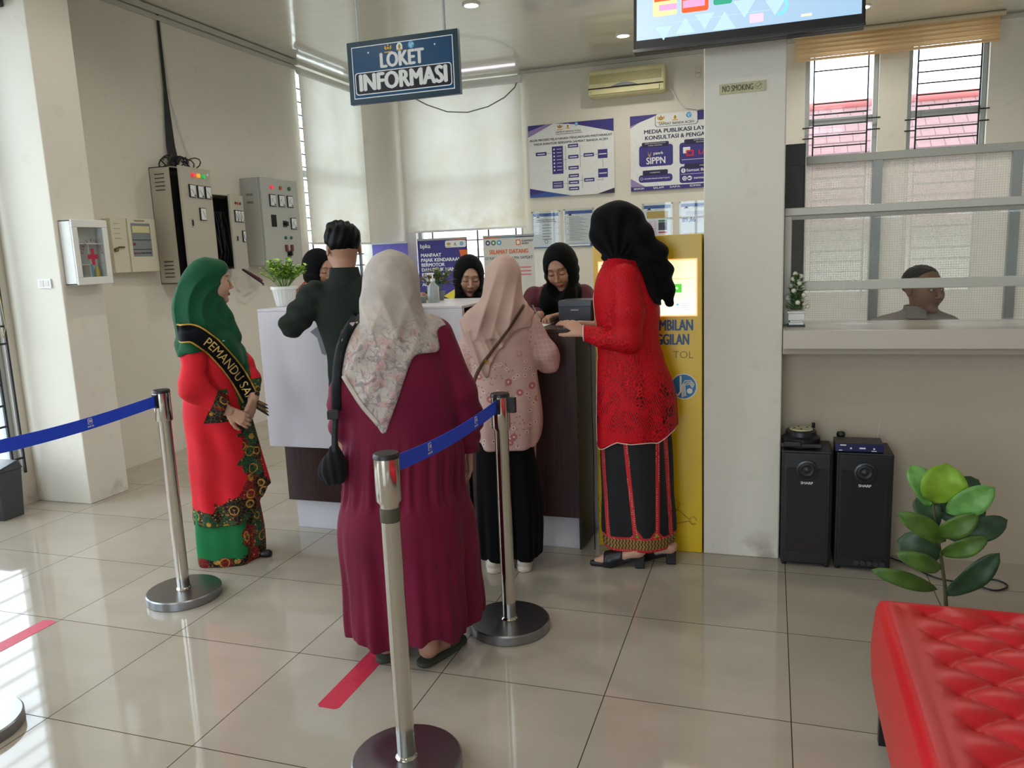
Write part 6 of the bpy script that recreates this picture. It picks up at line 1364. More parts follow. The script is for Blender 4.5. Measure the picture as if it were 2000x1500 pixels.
def tunic(P):
    x, y, z = P[:, 0], P[:, 1], P[:, 2]
    def fo(th, zz, PP): return .006*np.clip((1.0-zz)/.4, 0, 1)*(np.sin(7*th+1)+.5*np.sin(12*th))+.0018*np.sin(70*zz+3*th)*(np.abs(zz-1.08) < .09)
    k = [(.54, .025, .0, .186, .17), (.70, .028, .0, .188, .172), (.85, .025, .0, .180, .168), (1.0, .003, .0, .152, .150), (1.10, -.004, .0, .140, .142), (1.22, -.008, .0, .150, .150), (1.31, -.016, .0, .142, .155), (1.38, -.015, .0, .125, .15), (1.43, -.02, .0, .095, .11), (1.465, -.045, .01, .058, .062), (1.485, -.055, .01, .05, .05)]
    d = loft(P, k, fo, rnd=.012)
    hem = .565+.055*np.clip((x+.16)/.10, 0, 1)+.05*np.clip((x-.12)/.1, 0, 1)+.008*np.abs(np.sin(26*x+9*y)); d = smax(d, hem-z, .003)
    a = chain(P, [(-.015, -.125, 1.375), (.0, -.155, 1.22), (-.005, -.16, 1.10)], [.062, .064, .056], .03); a = smin(a, chain(P, [(-.005, -.16, 1.10), (-.11, -.135, 1.105), (-.19, -.105, 1.125)], [.056, .046, .037], .02), .03)
    a = smax(a, -(x+.205)+.0, .004)
    b = chain(P, [(-.02, .11, 1.38), (-.01, .10, 1.12), (-.14, .06, 1.15)], [.055, .048, .036], .03); b = smax(b, -(x+.155), .004)
    return smin(smin(d, a, .02), b, .02)
t = NT('red_lace', .6); s_ = t.sep()
xx = t.math('ADD', s_[0], t.math('MULTIPLY', t.math('SINE', t.math('MULTIPLY', s_[2], 9.0)), .01)); zz = s_[2]
tri = t.math('PINGPONG', zz, .17); cx_ = t.math('ABSOLUTE', t.math('SUBTRACT', t.math('PINGPONG', t.math('ADD', xx, .9), .11), .055))
dia = t.math('SINE', t.math('MULTIPLY', t.math('ADD', t.math('MULTIPLY', cx_, 1.6), t.math('MULTIPLY', tri, .55)), 520))
lace = t.mapr(t.vor(62, t.comb(xx, s_[1], t.math('MULTIPLY', zz, .8)), 'DISTANCE_TO_EDGE'), .02, .12)
sel = t.mapr(t.noise(7, 2, t.comb(xx, s_[1], t.math('MULTIPLY', zz, .4))), .47, .53)
pat = t.math('ADD', t.math('MULTIPLY', t.mapr(dia, -.3, .4), sel), t.math('MULTIPLY', lace, t.math('SUBTRACT', 1, sel)))
c = t.mix(pat, C8(210, 10, 28), C8(150, 5, 16)); holes = t.math('MULTIPLY', t.mapr(zz, .92, .86), t.math('MULTIPLY', t.mapr(zz, .66, .70), t.math('MULTIPLY', t.math('GREATER_THAN', pat, .75), t.math('GREATER_THAN', t.noise(16, 2), .5)))); c = t.mix(t.math('MULTIPLY', holes, .9), c, C8(40, 4, 8))
t.col(c); t.b.inputs['Specular IOR Level'].default_value = .2; t.bump(t.math('SUBTRACT', 1, pat), .5, .003); M_lace = t.m
sdf_object('tunic', [(tunic, (-.25, -.26, .52), (.26, .26, 1.5), .0055)], M_lace, r)
# beaded trims
M_bead = mat('bead_trim', (226, 190, 180), .35)
f = MB(); xs = np.linspace(-.158, .206, 46); hem = .565+.055*np.clip((xs+.16)/.10, 0, 1)+.05*np.clip((xs-.12)/.1, 0, 1)+.004
ys = surf_y(tunic, xs, hem+.012)
f.tube([(float(a_), float(min(b_, .12))-.002, float(c_)+.004*abs(math.sin(26*a_))) for a_, b_, c_ in zip(xs, ys, hem)], .0022, 5); f.build('beaded_hem', M_bead, r, smooth=60)
zz_ = np.linspace(.60, 1.30, 40); f = MB(); fx = []
for z_ in zz_:
    X_ = np.linspace(-.24, -.05, 96).astype(f32); dd_ = tunic(np.stack([X_, np.full(96, -.02, f32), np.full(96, z_, f32)], 1)); i_ = int(np.argmax(dd_ < 0)); fx.append((float(X_[i_])-.001, -.02, float(z_)))
f.tube(fx, .0022, 5); f.build('front_trim', M_bead, r, smooth=60)
f = MB(); f.tube([(-.203, -.107+.036*math.cos(a_), 1.127+.036*math.sin(a_)) for a_ in np.linspace(0, 2*PI, 24)[:-1]], .003, 5, closed=True); f.build('cuff_trim', M_bead, r, smooth=60)
t = NT('skirt_black_red', .8); s_ = t.sep(); c = C8(10, 10, 14)
def band_x(x0, slope, w): return t.math('LESS_THAN', t.math('ABSOLUTE', t.math('SUBTRACT', s_[0], t.math('ADD', x0, t.math('MULTIPLY', s_[2], slope)))), w)
st = None
for x0, sl in ((-.105, -.045), (.028, -.085), (.115, .01), (.19, -.05), (-.16, -.0)):
    e = band_x(x0, sl, .0095); st = e if st is None else t.math('MAXIMUM', st, e)
tri_ = None
for x0 in (.022, .112): 
    e = t.math('LESS_THAN', t.math('ADD', t.math('ABSOLUTE', t.math('SUBTRACT', s_[0], x0)), t.math('MULTIPLY', s_[2], .75)), .152); tri_ = e if tri_ is None else t.math('MAXIMUM', tri_, e)
st = t.math('MAXIMUM', st, tri_); dots = t.math('LESS_THAN', t.vor(105, None, 'F1', 'Distance', .2), .22)
redc = t.mix(dots, C8(184, 26, 34), C8(226, 190, 170)); c = t.mix(st, c, redc)
tri2 = None
for x0 in (.022, .112):
    e = t.math('LESS_THAN', t.math('ADD', t.math('ABSOLUTE', t.math('SUBTRACT', s_[0], x0)), t.math('MULTIPLY', s_[2], .75)), .138); tri2 = e if tri2 is None else t.math('MAXIMUM', tri2, e)
c = t.mix(tri2, c, t.mix(t.math('GREATER_THAN', t.noise(50, 2), .5), C8(60, 96, 30), C8(170, 140, 50)))
lowb = t.math('LESS_THAN', s_[2], .162); c = t.mix(lowb, c, redc); inner = t.math('MULTIPLY', t.math('LESS_THAN', s_[2], .152), t.math('GREATER_THAN', s_[2], .102))
zig = t.math('GREATER_THAN', t.math('SINE', t.math('ADD', t.math('MULTIPLY', s_[0], 420), t.math('MULTIPLY', t.math('PINGPONG', s_[2], .012), 260))), .2); c = t.mix(inner, c, t.mix(zig, C8(150, 116, 56), C8(62, 44, 24)))
t.col(c); t.bump(t.noise(300, 2), .1, .001)
sdf_object('skirt', [(skirt3, (-.2, -.18, .06), (.24, .18, .76), .006)], t.m, r)
def hij3(P):
    x, y, z = P[:, 0], P[:, 1], P[:, 2]
    k = [(1.40, -.015, .015, .075, .085), (1.44, -.03, .015, .082, .085), (1.47, -.035, .02, .088, .085), (1.51, -.048, .03, .108, .092), (1.56, -.045, .03, .126, .1), (1.61, -.043, .03, .130, .102), (1.655, -.045, .03, .112, .095), (1.69, -.045, .03, .075, .07), (1.708, -.042, .03, .034, .035), (1.714, -.04, .03, .01, .01)]
    def fo(th, zz, PP):
        u = PP[:, 0]+.05; rr = np.hypot(u, (zz-1.44)); an = np.arctan2(u, zz-1.43); return .0055*np.sin(15*an+1)*np.clip((.2-np.abs(zz-1.53))/.1, 0, 1)*np.clip(rr/.05, 0, 1)
    d = loft(P, k, fo, rnd=.01); d = smax(d, -((x+.175)+.55*(1.52-z)+0*y), .015) if False else d
    q = head_local(P, hd_c, R_); op = np.sqrt((q[:, 0]/.056)**2+((q[:, 2]+.012)/.088)**2)-1; d = smax(d, -np.maximum(op*.06, q[:, 1]+.03), .008)
    tail = chain(P, [(.04, -.01, 1.55), (.115, -.02, 1.46), (.150, -.02, 1.38), (.165, -.02, 1.31), (.178, -.03, 1.25)], [.075, .055, .048, .038, .022], .03); tail = tail+.005*np.sin(55*x+30*z)+.004*np.sin(70*z-40*y)
    bk = smax(tunic(P)-.012-.004*np.sin(60*(x+.7*z)), poly2(P, [(-.06, 1.50), (-.02, 1.455), (.03, 1.44), (.06, 1.38), (.085, 1.30), (.115, 1.25), (.17, 1.22), (.2, 1.24), (.19, 1.46), (.1, 1.6)]), .008)
    return smin(smin(d, tail, .03), bk, .02)
sdf_object('hijab', [(hij3, (-.2, -.2, 1.2), (.24, .2, 1.73), .005)], fabric('black_hijab', (9, 9, 11), (6, 6, 7), weave=400, sheen=.03), r)

# ---------------------------------------------------------------- 4 usher in green hijab and red jacket, profile to the right
r = person_root('green', -1.50, .78, 'person in green hijab, red embroidered jacket and black sash, left of the desk')
hd_c = (.030, .0, 1.418); R_ = rot_frame(PI/2+.12, .05)
hA, lA, uA = hand_fn((.045, -.165, .800), (.75, -.10, -.55), (-.2, 1, 0), -1, curl=(.7, .75, .8, .85), scale=.88, thumb=.4)
hB, lB, uB = hand_fn((.165, -.10, .83), (-.35, -.45, -.75), (-.6, .6, 0), 1, curl=(.8, .85, .9, .95), scale=.88, thumb=.4)
def coarse(P):
    d = chain(P, [(.02, .01, 1.33), (-.01, .01, 1.22)], [.048, .052]); d = smin(d, loft(P, [(.6, -.02, .02, .10, .11), (.95, -.01, .02, .095, .11), (1.14, -.01, .02, .09, .12), (1.2, -.01, .01, .05, .05)]), .03)
    d = smin(d, chain(P, [(-.06, -.12, 1.12), (-.085, -.15, .94), (.045, -.165, .80)], [.04, .034, .025]), .02); d = smin(d, chain(P, [(.07, .12, 1.12), (.15, .06, .95), (.168, -.08, .845)], [.038, .034, .025]), .02)
    d = smin(d, chain(P, [(-.04, .0, .6), (-.05, .0, .06)], [.08, .045]), .02); d = smin(d, chain(P, [(.03, .04, .6), (.06, .02, .06)], [.08, .045]), .02); return d
def headg(P): return head_sdf(head_local(P, hd_c, R_, .93))*.93
def hand_all(P): return np.minimum(np.minimum(hA(P), hB(P)), np.minimum(chain(P, [(-.0, -.165, .815), (.05, -.165, .798)], [.028, .025]), chain(P, [(.175, -.04, .875), (.168, -.095, .835)], [.03, .025])))
def colg(v):
    q = head_local(v.astype(f32), hd_c, R_, .93); c = face_colour(q, SK_LIGHT, (.42, .08, .08), eyes='open', blush=.25); far = np.linalg.norm(q, axis=1) > .16; c[far] = SK_LIGHT; return c
sdf_object('body', [(coarse, (-.2, -.22, .03), (.22, .2, 1.31), .012), (headg, (-.1, -.13, 1.27), (.16, .13, 1.53), .003), (hand_all, (.0, -.26, .68), (.24, .02, .90), .003)], SKIN, r, color=colg)
def jacket(P):
    x, y, z = P[:, 0], P[:, 1], P[:, 2]
    def fo(th, zz, PP): a = np.clip((1.0-zz)/.6, 0, 1); return .008*a*(np.sin(5*th+1)+.6*np.sin(9*th+2))+.003*np.sin(50*PP[:, 0]+20*zz)
    k = [(.20, .0, .01, .176, .155), (.30, .003, .01, .178, .155), (.55, -.0, .01, .170, .150), (.75, -.012, .01, .160, .142), (.93, -.012, .01, .138, .135), (1.07, -.01, .01, .135, .145), (1.15, -.015, .01, .125, .14), (1.2, -.01, .01, .08, .08), (1.24, -.0, .0, .055, .055)]
    d = loft(P, k, fo, rnd=.01); flap = smax(cap(P, (.10, -.03, .75), (.165, -.02, .33), .05, .06), -(z-.30-.35*(.22-x)), .01); d = smin(d, flap, .02)
    hem = .215+.06*np.clip((x-.05)/.15, 0, 1)+.10*np.clip((x-.12)/.08, 0, 1); d = smax(d, hem-z, .004)
    a = chain(P, [(-.075, -.12, 1.135), (-.10, -.15, .925)], [.060, .060], .04); a = smin(a, chain(P, [(-.10, -.15, .925), (.02, -.168, .815)], [.058, .044], .03), .05)
    a = smax(a, (x-.022)*.86-(z-.81)*.5-.006, .004)
    b = chain(P, [(.06, .11, 1.12), (.14, .06, .99), (.17, .0, .92)], [.055, .050, .045], .03); b = smin(b, chain(P, [(.17, .0, .92), (.174, -.05, .872)], [.045, .036], .02), .02); b = smax(b, .862-z, .004)
    wr = .002*np.sin(60*z+25*x)+.0012*np.sin(110*z)
    return smin(smin(d, a+wr, .016), b+wr*.5, .015)
def batik(name, base, mask_fn):
    t = NT(name, .75); s_ = t.sep(); v2 = t.comb(s_[0], t.math('MULTIPLY', s_[1], .7), s_[2]); m_ = mask_fn(t, s_)
    d1 = t.vor(13, v2); cells = t.vor(13, v2, out='Color'); sp = t.sep(cells)
    c = t.mix(t.math('GREATER_THAN', sp[0], .55), C8(28, 24, 22), C8(24, 70, 46)); c = t.mix(t.math('GREATER_THAN', sp[1], .72), c, C8(120, 18, 26))
    ring = t.math('LESS_THAN', t.math('ABSOLUTE', t.math('SUBTRACT', t.math('ADD', d1, t.math('MULTIPLY', t.noise(60, 2, v2), .12)), .36)), .035); c = t.mix(ring, c, C8(188, 140, 60))
    pet = t.math('LESS_THAN', t.vor(52, v2), .22); c = t.mix(t.math('MULTIPLY', pet, t.math('GREATER_THAN', sp[2], .4)), c, C8(206, 128, 70)); c = t.mix(t.math('LESS_THAN', t.vor(40, v2, 'DISTANCE_TO_EDGE'), .03), c, C8(112, 88, 36))
    c = t.mix(m_, t.mix(t.mapr(t.noise(4, 3), .35, .65), C8(*base), C8(*(int(v*.9) for v in base))), c); t.col(c); t.b.inputs['Specular IOR Level'].default_value = .3; t.bump(t.noise(350, 2), .1, .001); return t.m
def jm(t, s_):
    w_ = t.math('MULTIPLY', t.math('SUBTRACT', t.noise(17, 3), .5), .14); hem = t.math('LESS_THAN', t.math('ADD', s_[2], t.math('ADD', w_, t.mapr(s_[0], -.1, .12, 0, -.12))), .295)
    fr = t.math('GREATER_THAN', t.math('ADD', s_[0], t.math('ADD', w_, t.mapr(s_[2], 1.0, .35, .0, .02))), .098); frz = t.math('LESS_THAN', s_[2], 1.0); fr2 = t.math('LESS_THAN', t.math('ADD', s_[0], t.mapr(s_[2], .8, .3, .0, -.03)), .165)
    side = t.math('GREATER_THAN', s_[2], .40)
    cuff1 = t.math('MULTIPLY', t.math('LESS_THAN', s_[1], -.115), t.math('MULTIPLY', t.math('GREATER_THAN', t.math('SUBTRACT', s_[0], t.math('MULTIPLY', s_[2], .5)), -.445), t.math('MULTIPLY', t.math('LESS_THAN', s_[2], .90), t.math('GREATER_THAN', s_[2], .74))))
    cuff2 = t.math('MULTIPLY', t.math('GREATER_THAN', s_[0], .135), t.math('MULTIPLY', t.math('LESS_THAN', s_[2], .93), t.math('GREATER_THAN', s_[2], .84)))
    f_ = t.math('MULTIPLY', t.math('MULTIPLY', fr, frz), t.math('MAXIMUM', fr2, t.math('LESS_THAN', s_[2], .40)))
    return t.math('MAXIMUM', t.math('MAXIMUM', hem, f_), t.math('MAXIMUM', cuff1, cuff2))
M_jack = batik('red_batik_jacket', (222, 30, 44), jm)
sdf_object('jacket', [(jacket, (-.24, -.26, .16), (.27, .22, 1.27), .006)], M_jack, r)
def sk4(P):
    def fo(th, z, PP): return .008*(np.sin(5*th+2)+.5*np.sin(9*th))
    return loft(P, [(.0, -.01, .01, .165, .14), (.1, -.008, .01, .168, .14), (.3, -.01, .01, .155, .13), (.45, -.01, .01, .14, .12)], fo, rnd=.008)
def km(t, s_):
    w_ = t.math('MULTIPLY', t.math('SUBTRACT', t.noise(17, 3), .5), .12); return t.math('MAXIMUM', t.math('LESS_THAN', t.math('ADD', s_[2], w_), .045), t.math('GREATER_THAN', t.math('ADD', s_[0], w_), .06))
sdf_object('skirt', [(sk4, (-.2, -.18, -.004), (.2, .18, .46), .006)], batik('green_batik_skirt', (26, 120, 66), km), r)
MB().tube([(.135, -.06, .02), (.17, -.07, .018), (.185, -.075, .016)], [.02, .022, .012], 10).build('shoe', M_black, r, smooth=60)
HG = [(-.165, 1.30), (-.168, 1.14), (-.155, 1.075), (-.11, 1.09), (-.02, 1.10), (.03, 1.05), (.06, .97), (.085, .88), (.10, .80), (.14, .80), (.16, .92), (.165, 1.03), (.15, 1.15), (.10, 1.28), (.06, 1.34), (-.1, 1.36)]
def hij4(P):
    x, y, z = P[:, 0], P[:, 1], P[:, 2]
    k = [(1.06, -.035, .0, .118, .13), (1.13, -.03, .0, .135, .13), (1.20, -.035, .0, .130, .128), (1.26, -.050, .0, .118, .118), (1.32, -.048, .0, .116, .108), (1.38, -.030, .0, .108, .103), (1.43, -.012, .0, .106, .100), (1.475, .008, .0, .096, .090), (1.505, .010, .0, .072, .072), (1.527, .010, .0, .040, .045), (1.538, .01, .0, .008, .01)]
    def fo(th, zz, PP):
        u = np.hypot(PP[:, 0]-.10, (zz-1.27)*.9); return .006*np.clip((zz-1.05)/.1, 0, 1)*np.clip((1.47-zz)/.08, 0, 1)*(ridge(50*u)+.4*ridge(28*u+1))
    d = loft(P, k, fo, rnd=.012); d = smin(d, ell(P, (.062, .005, 1.482), (.05, .07, .042)), .02); q = head_local(P, hd_c, R_, .93); op = np.sqrt((q[:, 0]/.056)**2+((q[:, 2]+.022)/.084)**2)-1; d = smax(d, -np.maximum(op*.06, q[:, 1]+.022), .008)
    chin = chain(P, [(.045, -.01, 1.30), (.065, -.01, 1.24), (.10, -.01, 1.14)], [.042, .046, .045]); q2 = np.maximum(q[:, 1]+.028, -1*q[:, 2]*0); chin = smax(chin, -np.maximum(op*.06, q[:, 1]+.02), .01)
    sh = smax(smax(jacket(P)-.012-.005*np.sin(70*(x+.5*z)), poly2(P, HG), .008), y-.12, .01)
    return smin(smin(d, chin, .03), sh, .025)
sdf_object('hijab', [(hij4, (-.21, -.24, .77), (.22, .18, 1.55), .005)], fabric('green_hijab', (14, 84, 50), (10, 70, 42), weave=400), r)
HJ = lambda P: np.minimum(hij4(P), jacket(P))
path4 = [(-.145, 1.185), (-.08, 1.185), (-.02, 1.14), (.04, 1.065), (.095, .975), (.135, .885), (.155, .83)]
M_sash = fabric('sash_black', (14, 14, 22), (10, 10, 16), sheen=.05); M_gold2 = mat('sash_gold', (190, 146, 50), .45, .3, bump=(200, .4))
sh_o, (SX, SZ, SNX, SNZ, SL) = drape_patch('sash', HJ, path4, .086, M_sash, r, off=.008, nseg=60, nw=12, mats=[M_sash, M_gold2], edge=1)
tm_ = text_mesh('PEMANDU SAMSAT', .06, 'LEFT', 0); bm_ = bmesh.new(); bm_.from_mesh(tm_); bmesh.ops.triangulate(bm_, faces=bm_.faces[:]); bmesh.ops.subdivide_edges(bm_, edges=[e for e in bm_.edges if e.calc_length() > .012], cuts=3, use_grid_fill=True); bm_.to_mesh(tm_); bm_.free(); ax_ = np.array([v.co[:] for v in tm_.vertices]); s_q = (.13+ax_[:, 0]*.92); ok = s_q < SL-.004; ss = np.linspace(0, SL, len(SX))
px_ = np.interp(s_q, ss, SX)+np.interp(s_q, ss, SNX)*ax_[:, 1]; pz_ = np.interp(s_q, ss, SZ)+np.interp(s_q, ss, SNZ)*ax_[:, 1]; py_ = surf_y(HJ, px_, pz_)-.0135
fs = [tuple(p.vertices) for p in tm_.polygons if all(ok[i] for i in p.vertices)]
f = MB(); f.add([tuple(map(float, v)) for v in zip(px_, py_, pz_)], fs); f.build('sash_lettering', mat('letter_gold', (226, 190, 110), .4), sh_o); bpy.data.meshes.remove(tm_)
MB().lathe([(.007, 0), (.005, .003), (0, .004)], n=10).build('brooch', mat('brooch_crystal', (150, 220, 200), .1, .3), r, loc=(.055, float(surf_y(HJ, [.055], [1.135])[0])-.006, 1.135))
f = MB(); f.tube([(.172+.026*math.cos(a_), -.07+.026*math.sin(a_), .855+.006*math.cos(a_)) for a_ in np.linspace(0, 2*PI, 20)[:-1]], .0035, 6, closed=True); f.cyl((.185, -.098, .857), (.187, -.104, .857), .012, n=14); f.build('wristwatch', mat('watch_dark', (60, 50, 44), .3, .5), r, smooth=60)
fan = empty('folded_fan', r.location, r.rotation_euler.z, 'dark patterned folded cloth fan held at the waist by the person in red and green', 'fan')
f = MB()
for i in range(4): f.tube([(.17, -.08, .80+.008*i), (.205, -.09, .77+.012*i), (.232, -.095, .742+.018*i)], [.012, .010, .003], 6, i % 2)
f.build('fan_blades', [mat('fan_dark', (26, 24, 22), .6), mat('fan_gold', (110, 84, 40), .5)], fan, smooth=60)

# ---------------------------------------------------------------- faces: hijab with an open face
def front_hijab(hd_c, R_, s=1.0, drape=None, seed=0, open_w=.056, open_h=.088, open_z=-.012):
    c = hd_c
    def f(P):
        q = head_local(P, hd_c, R_, s); sh = ell(q, (0, .02, .014), (.094, .112, .118)); jw = ell(q, (0, -.005, -.050), (.090, .096, .088)); d = smin(sh, jw, .03)
        nk = ell(q, (0, .0, -.14), (.085, .085, .055)); d = smin(d, nk, .03); an = np.arctan2(q[:, 0], -(q[:, 2]+.02)); d = d-.003*np.sin(13*an+seed)*np.clip((-q[:, 2]+.05)/.08, 0, 1)
        if drape is not None: d = smin(d, drape(P), .03)
        op = np.sqrt((q[:, 0]/open_w)**2+((q[:, 2]-open_z)/open_h)**2)-1; d = smax(d, -np.maximum(op*.055, q[:, 1]+.03), .007)
        return d*s
    return f
# ---------------------------------------------------------------- 5 man in dark shirt leaning on the desk
r = person_root('man', -.81, .92, 'man with black hair in a dark green shirt leaning on the white desk')
hd_c = (.0, .07, 1.545); R_ = rot_frame(PI+.25, .18)
def mbody(P):
    d = chain(P, [(.0, .05, 1.46), (.0, .02, 1.38)], [.048, .055]); d = smin(d, loft(P, [(.85, .03, -.02, .13, .09), (1.1, .02, .0, .13, .09), (1.3, .01, .02, .15, .09), (1.40, .0, .02, .07, .06)]), .03)
    d = smin(d, chain(P, [(-.15, .02, 1.34), (-.25, .02, 1.20), (-.12, .24, 1.30)], [.045, .038, .03]), .02); d = smin(d, chain(P, [(.16, .03, 1.34), (.25, .06, 1.20), (.12, .28, 1.30)], [.045, .038, .03]), .02)
    d = smin(d, chain(P, [(-.02, -.02, .85), (.0, .0, .05)], [.09, .05]), .02); d = smin(d, chain(P, [(.12, -.02, .85), (.12, .0, .05)], [.09, .05]), .02); return d
headm = lambda P: head_sdf(head_local(P, hd_c, R_), male=True)
neckm = lambda P: smin(headm(P), chain(P, [(.0, .06, 1.50), (.0, .03, 1.40)], [.047, .052]), .02)
sdf_object('body', [(mbody, (-.34, -.16, .0), (.34, .36, 1.44), .012), (neckm, (-.12, -.06, 1.39), (.12, .2, 1.67), .0035)], SKIN, r, color=lambda v: np.tile(SK_MID, (len(v), 1)))
def hair(P):
    q = head_local(P, hd_c, R_); d = ell(q, (0, .022, .045), (.086, .104, .084)); n_ = (.0028*np.sin(110*q[:, 0]+60*q[:, 2])*np.sin(90*q[:, 1]+30*q[:, 0])+.002*np.sin(210*q[:, 0]+60*q[:, 2]))*np.clip((q[:, 2]+.02)/.08, .1, .8)
    d = d-n_; d = smin(d, ell(q, (.018, .0, .118), (.045, .05, .02)), .02)-n_*.6; back = -(q[:, 2]+.050); d = smax(d, back, .01); side = smax(-(q[:, 2]+.0), -(q[:, 1]-.012), .01); d = smax(d, -smax(-(q[:, 1]-.0), (q[:, 2]-.058), .01) if False else np.minimum(back, 0)*0+smin(-(q[:, 2]-.05), -(q[:, 1]+.0), .01), .01)
    for sx in (-1, 1): d = smax(d, -ell(q, (sx*.088, .008, -.012), (.024, .032, .04)), .006)
    return d
sdf_object('hair', [(hair, (-.13, -.08, 1.45), (.13, .24, 1.72), .0035)], fabric('hair_black', (12, 11, 12), (8, 7, 8), rough=.5, weave=180, sheen=0), r)
def shirt(P):
    x, y, z = P[:, 0], P[:, 1], P[:, 2]
    def fo(th, zz, PP): return .004*np.sin(30*zz+12*PP[:, 0])+.006*np.clip((1.25-zz)/.3, 0, 1)*np.sin(6*th+14*zz)
    k = [(.80, .05, -.02, .155, .125), (.95, .05, -.02, .155, .12), (1.12, .04, -.01, .165, .12), (1.25, .02, .01, .18, .12), (1.33, .01, .02, .175, .105), (1.38, .0, .02, .12, .085), (1.415, .0, .03, .078, .072), (1.43, .0, .035, .066, .066)]
    d = loft(P, k, fo, rnd=.012)
    a = chain(P, [(-.145, .01, 1.335), (-.205, .0, 1.265), (-.262, .02, 1.20)], [.070, .062, .056], .03); a = smin(a, chain(P, [(-.262, .02, 1.20), (-.17, .16, 1.285), (-.12, .22, 1.30)], [.056, .048, .042], .02), .03)
    b = chain(P, [(.16, .02, 1.34), (.22, .02, 1.26), (.27, .05, 1.20)], [.072, .068, .060], .03); b = smin(b, chain(P, [(.27, .05, 1.20), (.17, .22, 1.295)], [.060, .048], .02), .03)
    wr = .004*np.sin(60*x+50*z)+.003*np.sin(100*z-30*x); return smin(smin(d, a+wr, .02), b+wr, .02)
sdf_object('shirt', [(shirt, (-.36, -.17, .78), (.36, .34, 1.46), .006)], fabric('dark_green_shirt', (40, 46, 41), (32, 38, 34), sheen=.04), r)
def collar(P):
    e = np.abs(loft(P, [(1.37, .0, .02, .090, .088), (1.41, .0, .03, .074, .073), (1.47, .0, .045, .062, .066)], rnd=.004))-.004; return smax(e, np.abs(P[:, 2]-1.42)-.042, .003)
sdf_object('collar', [(collar, (-.12, -.09, 1.36), (.12, .15, 1.46), .005)], fabric('dark_green_shirt2', (38, 44, 39), sheen=.04), r)
def mp(P): return smin(chain(P, [(-.01, -.02, .9), (.0, .0, .5), (.0, .0, .09)], [.105, .085, .072]), chain(P, [(.12, -.02, .9), (.125, .0, .5), (.125, .0, .09)], [.105, .085, .072]), .03)
sdf_object('trousers', [(mp, (-.14, -.15, .02), (.26, .14, 1.0), .009)], fabric('trousers_dark', (30, 32, 38)), r)
sdf_object('shoes', [(lambda P: smax(np.minimum(chain(P, [(.0, -.03, .04), (.0, .15, .035)], [.045, .04]), chain(P, [(.125, -.03, .04), (.125, .15, .035)], [.045, .04])), .002-P[:, 2], .003), (-.07, -.09, -.004), (.2, .21, .1), .006)], mat('shoe_dark', (20, 20, 22), .5), r)
f = MB(); f.tube([(-.088, .035, 1.555), (-.083, .09, 1.558), (-.07, .15, 1.556)], .0018, 5); f.build('glasses_arm', M_black, r, smooth=60)
pa = empty('document_folder', (0, 0, 0), 0, 'grey sheet of paper hanging down in front of the white desk beside the man', 'paper')
yq = 1.155; pts = [on_plane(a_, b_, 1, yq) for a_, b_ in ((606, 648), (642, 622), (645, 672), (636, 694), (629, 690), (620, 660))]; n_ = len(pts)
f = MB(); f.add([(p.x, yq-.02*abs(p.z-1.2), p.z) for p in pts]+[(p.x, yq+.003-.02*abs(p.z-1.2), p.z) for p in pts], [tuple(range(n_))[::-1], tuple(range(n_, 2*n_))]+[(i, (i+1) % n_, n_+(i+1) % n_, n_+i) for i in range(n_)]); f.build('sheet', mat('paper_grey', (120, 124, 132), .6), pa)

# ---------------------------------------------------------------- 6 woman hidden behind the desk
r = person_root('hidden', -1.60, 1.98, 'person in a black hijab and red yellow patterned collar mostly hidden behind the man')
hd_c = (-.0, .0, 1.44); R_ = rot_frame(.7, .25)
def b6(P): return smin(chain(P, [(0, 0, 1.42), (0, .02, 1.25)], [.05, .055]), loft(P, [(.6, 0, .03, .12, .09), (1.0, 0, .03, .13, .09), (1.22, 0, .03, .14, .08), (1.3, 0, .03, .06, .05)]), .03)
sdf_object('body', [(b6, (-.2, -.14, .58), (.2, .16, 1.4), .012), (lambda P: head_sdf(head_local(P, hd_c, R_)), (-.11, -.14, 1.31), (.13, .13, 1.56), .004)], SKIN, r,
           color=lambda v: face_colour(head_local(v.astype(f32), hd_c, R_), SK_LIGHT, (.4, .08, .07)))
def gown(P): return loft(P, [(.0, 0, .03, .19, .16), (.9, 0, .03, .18, .13), (1.15, 0, .03, .19, .12), (1.28, 0, .03, .185, .10), (1.35, 0, .02, .12, .09), (1.38, 0, .02, .085, .08)], lambda th, z, PP: .005*np.sin(9*th), rnd=.012)
t = NT('red_yellow_cloth', .7); s_ = t.sep(); c = t.mix(t.mapr(t.noise(9, 2, dist=2), .45, .55), C8(130, 20, 34), C8(30, 20, 26)); c = t.mix(t.math('LESS_THAN', t.math('ABSOLUTE', t.math('SUBTRACT', t.noise(9, 2, dist=2), .5)), .02), c, C8(206, 160, 50)); t.col(c)
sdf_object('gown', [(gown, (-.24, -.17, -.004), (.24, .22, 1.4), .009)], t.m, r)
sdf_object('hijab', [(front_hijab(hd_c, R_, seed=1), (-.13, -.14, 1.24), (.14, .16, 1.59), .005)], bpy.data.materials['black_hijab'], r)

